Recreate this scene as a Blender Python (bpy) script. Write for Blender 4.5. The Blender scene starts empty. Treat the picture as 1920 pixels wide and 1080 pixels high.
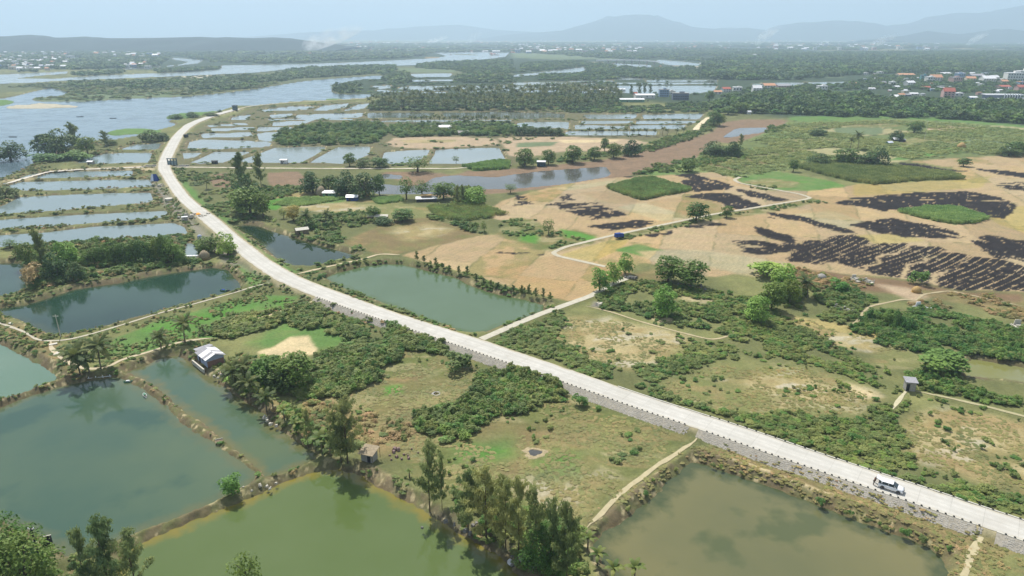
import bpy, math, random
import numpy as np
from mathutils import Vector, Matrix

random.seed(7)
RNG = np.random.default_rng(7)
SC = bpy.context.scene
COL = SC.collection

# ------------------------------------------------------------------ camera
CAM_H, FPX = 80.0, 1280.0
PITCH = math.atan((540 - 66) / FPX)
cam_d = bpy.data.cameras.new("camera")
cam_d.sensor_width = 36.0
cam_d.lens = 36.0 * FPX / 1920.0
cam_d.clip_start = 1.0
cam_d.clip_end = 90000.0
cam = bpy.data.objects.new("camera", cam_d)
cam.location = (0, 0, CAM_H)
cam.rotation_euler = (math.pi / 2 - PITCH, 0, 0)
COL.objects.link(cam)
SC.camera = cam

# ------------------------------------------------------------------ light
SUN_EL, SUN_AZ = math.radians(58), math.radians(-26)   # azimuth from +Y, negative = to the left
world = bpy.data.worlds.new("World")
SC.world = world
world.use_nodes = True
wn = world.node_tree.nodes
wl_ = world.node_tree.links
wn.clear()
w_out = wn.new("ShaderNodeOutputWorld")
w_bg = wn.new("ShaderNodeBackground")
w_bg.inputs["Strength"].default_value = 0.095
w_sky = wn.new("ShaderNodeTexSky")
w_sky.sky_type = 'NISHITA'
w_sky.sun_disc = False
w_sky.sun_elevation = SUN_EL
w_sky.sun_rotation = SUN_AZ
w_sky.altitude = 80
w_sky.air_density = 1.0
w_sky.dust_density = 1.4
w_sky.ozone_density = 1.6
# thin hazy cloud veil over the sky
w_tc = wn.new("ShaderNodeTexCoord")
w_sep = wn.new("ShaderNodeSeparateXYZ")
wl_.new(w_tc.outputs["Generated"], w_sep.inputs[0])
w_zm = wn.new("ShaderNodeMath"); w_zm.operation = 'MAXIMUM'; w_zm.inputs[1].default_value = 0.0
wl_.new(w_sep.outputs["Z"], w_zm.inputs[0])
w_za = wn.new("ShaderNodeMath"); w_za.operation = 'ADD'; w_za.inputs[1].default_value = 0.095
wl_.new(w_zm.outputs[0], w_za.inputs[0])
w_dv = wn.new("ShaderNodeVectorMath"); w_dv.operation = 'DIVIDE'
w_cmb = wn.new("ShaderNodeCombineXYZ")
for k in range(3):
    wl_.new(w_za.outputs[0], w_cmb.inputs[k])
wl_.new(w_tc.outputs["Generated"], w_dv.inputs[0]); wl_.new(w_cmb.outputs[0], w_dv.inputs[1])
w_no = wn.new("ShaderNodeTexNoise")
w_no.inputs["Scale"].default_value = 0.55; w_no.inputs["Detail"].default_value = 7; w_no.inputs["Roughness"].default_value = 0.55
wl_.new(w_dv.outputs[0], w_no.inputs["Vector"])
w_rp = wn.new("ShaderNodeMapRange")
w_rp.inputs["From Min"].default_value = 0.42; w_rp.inputs["From Max"].default_value = 0.72
w_rp.inputs["To Min"].default_value = 0.42; w_rp.inputs["To Max"].default_value = 0.90
wl_.new(w_no.outputs["Fac"], w_rp.inputs["Value"])
w_mx = wn.new("ShaderNodeMix"); w_mx.data_type = 'RGBA'
wl_.new(w_rp.outputs[0], w_mx.inputs["Factor"])
wl_.new(w_sky.outputs[0], w_mx.inputs["A"])
w_mx.inputs["B"].default_value = (5.25, 5.5, 5.8, 1)
wl_.new(w_mx.outputs["Result"], w_bg.inputs["Color"])
wl_.new(w_bg.outputs[0], w_out.inputs["Surface"])

sun_d = bpy.data.lights.new("sun", 'SUN')
sun_d.energy = 4.6
sun_d.angle = math.radians(0.6)
sun_d.color = (1.0, 0.955, 0.88)
sun = bpy.data.objects.new("sun", sun_d)
sv = Vector((math.sin(SUN_AZ) * math.cos(SUN_EL), math.cos(SUN_AZ) * math.cos(SUN_EL), math.sin(SUN_EL)))
sun.rotation_euler = sv.to_track_quat('Z', 'Y').to_euler()
sun.location = (0, 0, 300)
COL.objects.link(sun)

SC.view_settings.view_transform = 'Standard'
SC.view_settings.look = 'None'
SC.view_settings.exposure = 0.42
SC.view_settings.gamma = 1.0
SC.view_settings.use_curve_mapping = False
SC.cycles.volume_bounces = 2
SC.cycles.max_bounces = 6
SC.cycles.transparent_max_bounces = 8

HAZE_D = 0.00016
HAZE_TOP = 900.0


# ------------------------------------------------------------------ tracing helpers
def G(x, y, z=0.0):
    """Ground point (world metres) seen at photograph pixel x, y on the level z."""
    cx = (x - 960) / FPX
    cy = -(y - 540) / FPX
    dy = math.cos(PITCH) + cy * math.sin(PITCH)
    dz = -math.sin(PITCH) + cy * math.cos(PITCH)
    t = (z - CAM_H) / dz
    return (cx * t, dy * t)


def ppm(x, y, z=0.0):
    """photograph pixels per metre (across) at the ground point of the pixel"""
    X, Y = G(x, y, z)
    return FPX / (Y * math.cos(PITCH) + (CAM_H - z) * math.sin(PITCH))


def vheight(x, yt, yb, z=0.0):
    """height in metres of an upright thing standing at pixel row yb and reaching row yt"""
    X, Y = G(x, yb, z)
    cy = -(yt - 540) / FPX
    dy = math.cos(PITCH) + cy * math.sin(PITCH)
    dz = -math.sin(PITCH) + cy * math.cos(PITCH)
    return CAM_H + dz / dy * Y - z


def world_poly(pts, z=0.0):
    return np.array([G(a, b, z) for a, b in pts])


# ------------------------------------------------------------------ noise
_T = np.random.default_rng(3).random((256, 256))


def vn(x, y, s=0):
    x = np.asarray(x, float) + s * 17.31
    y = np.asarray(y, float) + s * 9.77
    xi = np.floor(x).astype(np.int64); yi = np.floor(y).astype(np.int64)
    fx = x - xi; fy = y - yi
    fx = fx * fx * (3 - 2 * fx); fy = fy * fy * (3 - 2 * fy)
    a = _T[xi & 255, yi & 255]; b = _T[(xi + 1) & 255, yi & 255]
    c = _T[xi & 255, (yi + 1) & 255]; d = _T[(xi + 1) & 255, (yi + 1) & 255]
    return (a * (1 - fx) + b * fx) * (1 - fy) + (c * (1 - fx) + d * fx) * fy


def fbm(x, y, s=0, o=4, g=0.5):
    v = 0.0; a = 1.0; t = 0.0; f = 1.0
    for k in range(o):
        v = v + a * vn(np.asarray(x) * f, np.asarray(y) * f, s + k * 3.7)
        t += a; a *= g; f *= 2.03
    return v / t


def sst(a, b, x):
    t = np.clip((x - a) / (b - a), 0, 1)
    return t * t * (3 - 2 * t)


# ------------------------------------------------------------------ polygon tools
def chaikin(p, closed=True, n=1, k=0.22):
    for _ in range(n):
        q = []
        m = len(p)
        rng = range(m if closed else m - 1)
        if not closed:
            q.append(p[0])
        for i in rng:
            a, b = p[i], p[(i + 1) % m]
            q.append(a * (1 - k) + b * k)
            q.append(a * k + b * (1 - k))
        if not closed:
            q.append(p[-1])
        p = np.array(q)
    return p


def seg_dist(poly, X, Y, closed=True):
    d2 = np.full(X.shape, 1e18)
    tt = np.zeros(X.shape)
    acc = 0.0
    m = len(poly)
    for i in range(m if closed else m - 1):
        ax, ay = poly[i]; bx, by = poly[(i + 1) % m]
        dx, dy = bx - ax, by - ay
        L2 = dx * dx + dy * dy + 1e-12
        t = np.clip(((X - ax) * dx + (Y - ay) * dy) / L2, 0, 1)
        e = (X - ax - t * dx) ** 2 + (Y - ay - t * dy) ** 2
        u = e < d2
        d2 = np.where(u, e, d2)
        L = math.sqrt(L2)
        tt = np.where(u, acc + t * L, tt)
        acc += L
    return np.sqrt(d2), tt


def inside(poly, X, Y):
    c = np.zeros(X.shape, bool)
    m = len(poly)
    for i in range(m):
        ax, ay = poly[i]; bx, by = poly[(i + 1) % m]
        if ay == by:
            continue
        cond = ((ay > Y) != (by > Y)) & (X < (bx - ax) * (Y - ay) / (by - ay) + ax)
        c ^= cond
    return c


def sdf(poly, X, Y, pad):
    """signed distance (positive outside); returns index array and values for points inside the padded box"""
    lo = poly.min(0) - pad; hi = poly.max(0) + pad
    ix = np.nonzero((X > lo[0]) & (X < hi[0]) & (Y > lo[1]) & (Y < hi[1]))[0]
    if len(ix) == 0:
        return ix, None
    x = X[ix]; y = Y[ix]
    d, _ = seg_dist(poly, x, y)
    return ix, np.where(inside(poly, x, y), -d, d)


def lin(r, g, b, k=1.0):
    f = lambda c: ((c / 255 + 0.055) / 1.055) ** 2.4 if c > 10.3 else c / 255 / 12.92
    return (f(r) * k, f(g) * k, f(b) * k)
# ------------------------------------------------------------------ traced outlines (photograph pixels -> metres on the ground)
ROAD_Z = 1.2
ROAD_L = [(2300,1145),(2100,1074),(1920,1012),(1824,981),(1735,951),(1633,916),(1531,881),(1440,850),(1322,808),(1257,787),(1172,756),(1060,718),(960,683),
          (857,648),(795,626),(692,592),(590,556),(540,536),(502,517),(475,497),(440,470),(405,437),(385,420),(362,400),(335,375),(312,342),
          (296,317),(297,305),(307,282),(322,257),(335,244),(350,232),(375,222),(410,211),(445,202)]
ROAD_U = [(2300,1100),(2100,1036),(1920,978),(1870,961),(1789,932),(1716,908),(1644,886),(1547,854),(1440,817),(1357,789),(1200,741),(1080,697),(960,657),
          (905,637),(875,628),(755,591),(640,550),(560,519),(530,502),(500,484),(480,467),(445,441),(410,410),(382,390),(352,367),(336,345),
          (320,318),(319,303),(326,288),(337,265),(346,250),(361,236),(381,226),(412,215),(447,206)]

# name, water level, kind, outline
PONDS = [
 ("green", -0.9, "green", "large olive green fish pond in front of the leaning casuarinas", [(200,1130),(232,1036),(255,1024),(295,1005),(362,978),(416,955),(480,929),(515,911),(587,884),(641,880),(668,889),(708,911),(748,935),(789,956),(816,975),(856,997),(893,1018),(936,1040),(960,1068),(985,1100),(985,1130),(985,1250),(100,1250)]),
 ("teal", -0.9, "teal", "largest teal fish pond beside the thin crumbling dyke", [(-200,830),(0,766),(57,743),(112,726),(160,715),(215,707),(237,712),(275,733),(300,751),(335,786),(343,796),(376,818),(402,831),(430,850),(484,889),(476,904),(430,926),(389,947),(335,969),(268,993),(225,1014),(188,1026),(150,1041),(129,1043),(107,1031),(94,1020),(67,1005),(48,994),(25,985),(-60,960),(-300,900)]),
 ("tealb", -0.9, "teal2", "murky teal pond between the tin hut and the thin dyke", [(237,697),(265,690),(300,671),(332,667),(350,675),(375,695),(410,717),(440,740),(475,762),(500,778),(515,800),(545,822),(574,838),(597,852),(587,862),(555,879),(510,894),(497,894),(480,876),(452,853),(430,838),(412,819),(385,796),(350,776),(312,742),(280,717),(250,703)]),
 ("pale", -0.9, "pale", "pale green pond cut off by the frame beside the dirt track", [(0,645),(32,662),(70,682),(100,702),(111,713),(82,723),(50,735),(0,752),(-150,800),(-400,760),(-150,600)]),
 ("long", -0.9, "blue", "dark blue green pond below the long row of trees", [(-20,582),(0,579),(50,572),(100,556),(140,543),(225,531),(275,520),(337,510),(400,502),(425,506),(440,520),(451,537),(445,545),(425,551),(350,571),(275,592),(200,613),(140,628),(102,630),(70,616),(37,601),(0,588)]),
 ("corner", -0.9, "blue", "small dark blue pond at the end of the tree row", [(-60,490),(0,494),(44,494),(47,520),(51,545),(20,555),(0,560),(-60,570)]),
 ("rowa", -0.45, "mid", "narrow pond right behind the long row of trees", [(-60,445),(0,441),(85,436),(175,425),(250,422),(325,418),(346,426),(352,438),(325,446),(300,447),(225,452),(162,456),(100,460),(0,464),(-60,466)]),
 ("nook", -0.45, "mid", "small patch of water beside the end tree of the row", [(350,456),(365,457),(372,477),(366,486),(344,490),(346,470)]),
 ("rowb", -0.45, "mid", "second narrow pond behind the long row of trees", [(-60,415),(0,412),(125,404),(225,399),(312,395),(316,402),(300,410),(200,417),(75,427),(0,431),(-60,434)]),
 ("rowc", -0.45, "mid", "wider pond crossed by a white stick in the strip of ponds", [(-60,392),(0,388),(25,376),(35,370),(125,365),(225,362),(282,361),(288,375),(275,381),(200,387),(100,396),(0,402),(-60,406)]),
 ("rowd", -0.45, "mid", "pale pond between two bushy dykes beside the road bend", [(5,342),(100,340),(200,337),(280,337),(288,350),(250,352),(150,356),(50,358),(7,351)]),
 ("rowe", -0.45, "mid", "thin pond just below the track to the sluice", [(32,334),(62,326),(125,322),(250,320),(248,330),(175,332),(87,335)]),
 ("rowf", -0.45, "mid", "pond with a small white hut on its bank", [(145,305),(160,296),(200,288),(286,286),(278,306),(175,307)]),
 ("rowg", -0.45, "mid", "small pond wedged between river bank and road", [(225,280),(250,272),(303,269),(296,280)]),
 ("ca", -0.5, "far", "", [(382,236),(460,230),(466,234),(395,238)]),
 ("cb", -0.5, "far", "", [(432,225),(437,219),(472,215),(460,225)]),
 ("cc", -0.5, "far", "", [(355,266),(375,262),(450,263),(510,267),(505,275),(480,277),(412,280),(351,279)]),
 ("cd", -0.5, "far", "", [(342,287),(380,286),(366,295),(345,299)]),
 ("ce", -0.5, "far", "", [(356,305),(374,298),(402,285),(472,285),(437,298),(420,305),(375,307)]),
 ("cf", -0.5, "far", "", [(445,302),(475,292),(515,277),(605,275),(612,277),(590,292),(562,306),(470,306)]),
 ("cg", -0.5, "far", "", [(632,276),(695,275),(692,290),(655,306),(640,307),(580,306),(592,298)]),
 ("ch", -0.5, "far", "", [(717,296),(720,286),(760,282),(806,281),(802,290),(778,306),(730,307),(714,304)]),
 ("ci", -0.5, "far", "", [(817,281),(880,278),(936,277),(950,303),(870,307),(803,307),(814,291)]),
 ("da", -0.5, "far", "", [(490,206),(555,199),(596,199),(572,206),(495,209)]),
 ("db", -0.5, "far", "", [(606,198),(655,194),(648,201),(607,208),(585,208)]),
 ("dc", -0.5, "far", "", [(672,196),(694,194),(682,204),(642,208)]),
 ("dd", -0.5, "far", "", [(505,215),(552,213),(538,220),(507,221)]),
 ("de", -0.5, "far", "", [(558,215),(682,212),(678,220),(552,222)]),
 ("df", -0.5, "dark", "", [(689,212),(817,211),(806,221),(689,222)]),
 ("dg", -0.5, "dark", "", [(828,211),(962,210),(1060,213),(1058,221),(960,223),(836,223)]),
 ("dh", -0.5, "far", "", [(512,229),(590,225),(563,235),(510,236)]),
 ("di", -0.5, "far", "", [(484,239),(548,239),(540,244),(481,246)]),
 ("dj", -0.5, "far", "", [(481,250),(535,246),(512,265),(486,264)]),
 ("dk", -0.5, "far", "", [(676,226),(705,226),(704,233),(682,233)]),
 ("dl", -0.5, "far", "", [(970,230),(1067,228),(1066,242),(1045,240),(968,239)]),
 ("dm", -0.5, "far", "", [(1092,215),(1195,214),(1192,222),(1102,223)]),
 ("dn", -0.5, "far", "", [(1203,215),(1320,213),(1311,224),(1207,223)]),
 ("do", -0.5, "far", "", [(1090,226.5),(1188,226.5),(1186,231.5),(1090,232)]),
 ("dp", -0.5, "far", "", [(1194,226.5),(1307,226.5),(1302,231.5),(1192,232)]),
 ("dq", -0.5, "far", "", [(1078,235),(1172,236),(1170,242),(1078,242)]),
 ("dr", -0.5, "far", "", [(1180,235.5),(1287,235),(1277,242),(1182,242.5)]),
 ("ds", -0.5, "far", "", [(1060,247),(1232,246),(1230,254),(1060,253)]),
 ("ea", -0.5, "far", "", [(1147,161),(1345,161),(1337,172),(1290,176),(1147,174)]),
 ("eb", -0.5, "far", "", [(1212,150),(1345,150),(1345,153),(1212,153.5)]),
 ("ec", -0.5, "far", "", [(1072,157),(1117,156),(1117,161),(1072,162)]),
 ("ed", -0.5, "far", "", [(1160,146),(1208,147),(1206,149.5),(1160,149.5)]),
 ("xa", -0.5, "far", "", [(700,168),(760,172),(840,172),(835,174.5),(720,174)]), ("xb", -0.5, "far", "", [(872,170),(958,167),(958,170),(880,173)]), ("xc", -0.5, "far", "", [(966,169),(1060,168.5),(1060,172),(970,173)]),
 ("xd", -0.5, "far", "", [(1066,165),(1140,164),(1140,168),(1068,169)]), ("xe", -0.5, "far", "", [(1068,171),(1140,170),(1138,174),(1070,175)]), ("xf", -0.5, "far", "", [(1068,152),(1150,150.5),(1150,153),(1068,154.5)]),
 ("xg", -0.5, "far", "", [(1155,155.5),(1206,155),(1206,157.5),(1156,158)]), ("xh", -0.5, "far", "", [(1214,155.5),(1345,155),(1345,158),(1214,158.5)]), ("xi", -0.5, "far", "", [(870,152),(950,150),(950,152.5),(872,154.5)]),
 ("xj", -0.5, "far", "", [(765,150),(850,149),(848,152),(768,153)]), ("xk", -0.5, "far", "", [(500,223),(600,221.5),(668,222.5),(660,224.5),(505,226)]), ("xl", -0.5, "far", "", [(395,241),(478,238),(476,242.5),(398,247)]),
 ("xm", -0.5, "far", "", [(375,251),(470,248),(476,256),(380,259)]), ("xn", -0.5, "far", "", [(715,226),(960,224),(960,227),(715,229)]),
 ("ee", -0.5, "mudw", "", [(962,155),(1062,153),(1062,158),(962,160)]),
 ("ef", -0.5, "mudw", "", [(962,162),(1060,161),(1058,166),(962,167)]),
 ("eg", -0.5, "far", "", [(1410,157),(1470,155),(1595,153.5),(1590,157),(1440,164),(1412,162)]),
 ("eh", -0.5, "far", "", [(742,165),(767,162),(860,161),(832,170),(767,170.5)]),
 ("ei", -0.5, "far", "", [(695,161),(732,160),(735,165),(712,167)]),
 ("ej", -0.5, "far", "", [(767,139),(850,137),(843,144),(780,145)]),
 ("ek", -0.5, "far", "", [(862,162),(950,160),(950,164),(870,168)]),
 ("el", -0.5, "far", "", [(912,141),(960,141),(1010,136),(1085,127),(1097,125),(1097,132),(1060,139),(1010,140.5),(960,144)]),
 ("em", -0.5, "far", "", [(1232,112),(1285,116),(1314,120),(1312,123),(1255,122),(1232,117)]),
 ("en", -0.5, "far", "", [(1150,119),(1220,122),(1222,126),(1150,125)]),
 ("ra", -0.9, "wedge", "dark blue pond reflecting trees beside the road bend", [(440,424),(460,422),(482,423),(505,432),(555,447),(605,462),(655,475),(671,483),(630,492),(582,501),(547,500),(517,483),(495,463),(480,450),(452,433)]),
 ("rb", -0.9, "jade", "milky green rectangular pond with young trees on its far bank", [(609,521),(635,511),(680,500),(720,495),(752,496),(780,502),(817,512),(855,521),(880,535),(930,552),(985,562),(1020,573),(1020,585),(985,601),(942,609),(910,623),(885,625),(855,620),(792,597),(730,572),(675,552),(635,536)]),
 ("rc", -0.9, "murk", "murky brown green pond below the stone embankment", [(1298,866),(1336,876),(1390,895),(1440,912),(1494,932),(1547,954),(1601,973),(1655,994),(1708,1013),(1743,1029),(1768,1049),(1778,1075),(1790,1130),(1790,1250),(1100,1250),(1150,1090),(1132,1058),(1110,1023),(1126,1005),(1175,972),(1215,940),(1250,908),(1279,881)]),
 ("rd", -0.6, "yellow", "small yellow green pool among dense shrubs", [(1805,691),(1822,673),(1865,680),(1920,690),(1990,702),(1990,735),(1915,717),(1877,711),(1812,706)]),
 ("qa", -0.45, "chan", "", [(1140,331),(1145,325),(1136,313),(1060,318),(1010,322),(960,328),(930,333),(850,329),(812,334),(795,345),(770,350),(705,345),(697,332),(690,345),(700,364),(830,364),(862,351),(905,355),(960,354),(1060,345)]),
 ("qb", -0.45, "chan", "", [(718,326),(755,330),(752,336),(716,334)]),
 ("qc", -0.45, "chan", "", [(1355,257),(1380,241),(1440,239),(1432,248),(1400,252),(1372,257)]),
 ("fa", -0.5, "far", "", [(0,140),(40,138),(128,134),(125,138),(70,142),(30,147),(100,148),(176,142),(250,139),(330,136),(400,132),(416,128),(415,123),(450,122),(520,121),(605,119),(680,116),(780,111),(820,109),(838,105),(815,99),(880,97),(955,99),(948,106),(905,112),(880,114.5),(820,117),(780,122),(740,123),(640,123),(552,128),(480,136),(350,142),(225,147),(100,152),(60,155),(0,157),(-300,166),(-300,142)]),
 ("fb", -0.5, "far", "", [(233,128),(312,125),(370,119),(382,113),(325,108),(322,111),(355,116),(340,121),(232,131)]),
 ("fr", -0.8, "river", "", [(-400,180),(0,186),(30,180),(62,172),(95,165),(130,174),(112,180),(60,184),(62,189),(100,191),(160,190),(250,185),(350,181),(425,174),(480,167),(520,160),(580,151),(655,145),(717,141),(717,148),(685,148),(655,152),(625,160),(622,167),(622,173),(642,178),(705,176),(687,184),(635,187),(555,190),(480,198),(440,199),(410,209),(375,215),(365,219),(345,224),(312,227),(330,232),(325,237),(300,243),(270,250),(265,254),(215,262),(185,263),(100,285),(60,300),(64,308),(45,318),(20,328),(2,335),(-30,345),(-150,370),(-500,400)]),
]
# patches of land standing inside the water (bars and islets)
ISLES = [
 ("sand", [(5,203),(20,197),(60,195),(75,192),(150,198),(140,202),(60,203)]),
 ("grass", [(-60,188),(10,186),(29,190),(20,195),(-10,200),(-60,202)]),
 ("grass", [(200,248),(213,243),(240,240),(275,240),(308,246),(285,255),(262,250),(215,254),(203,252)]),
 ("grass", [(309,221),(320,214),(345,211),(375,209),(400,208),(412,207),(385,215),(370,218),(345,224),(318,223)]),
 ("grass", [(610,185),(625,183),(645,185),(628,188),(612,188)]),
 ("scrub", [(905,103.6),(880,101.4),(850,101.0),(847,102.3),(870,103.6)]),
]

# ground colours
CLR = dict(
 scrub=lin(120,124,84), scrub2=lin(112,120,86), mead=lin(142,144,96), olive=lin(122,130,80), green=lin(112,146,82), lush=lin(98,150,66),
 tan=lin(206,180,142), tan2=lin(198,170,130), pale=lin(205,190,152), brown=lin(144,128,94), dyke=lin(132,120,96), sand=lin(226,206,166),
 mud=lin(150,127,106), clay=lin(196,174,148), dry=lin(174,160,114), rust=lin(168,148,108), corn=lin(128,142,90), farg=lin(122,138,104), forest=lin(70,88,66),
 soil=lin(140,116,92), burnt=lin(44,40,42), yel=lin(200,180,120), grey=lin(150,145,135), bar=lin(204,196,176), bankg=lin(120,118,88))

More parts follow.
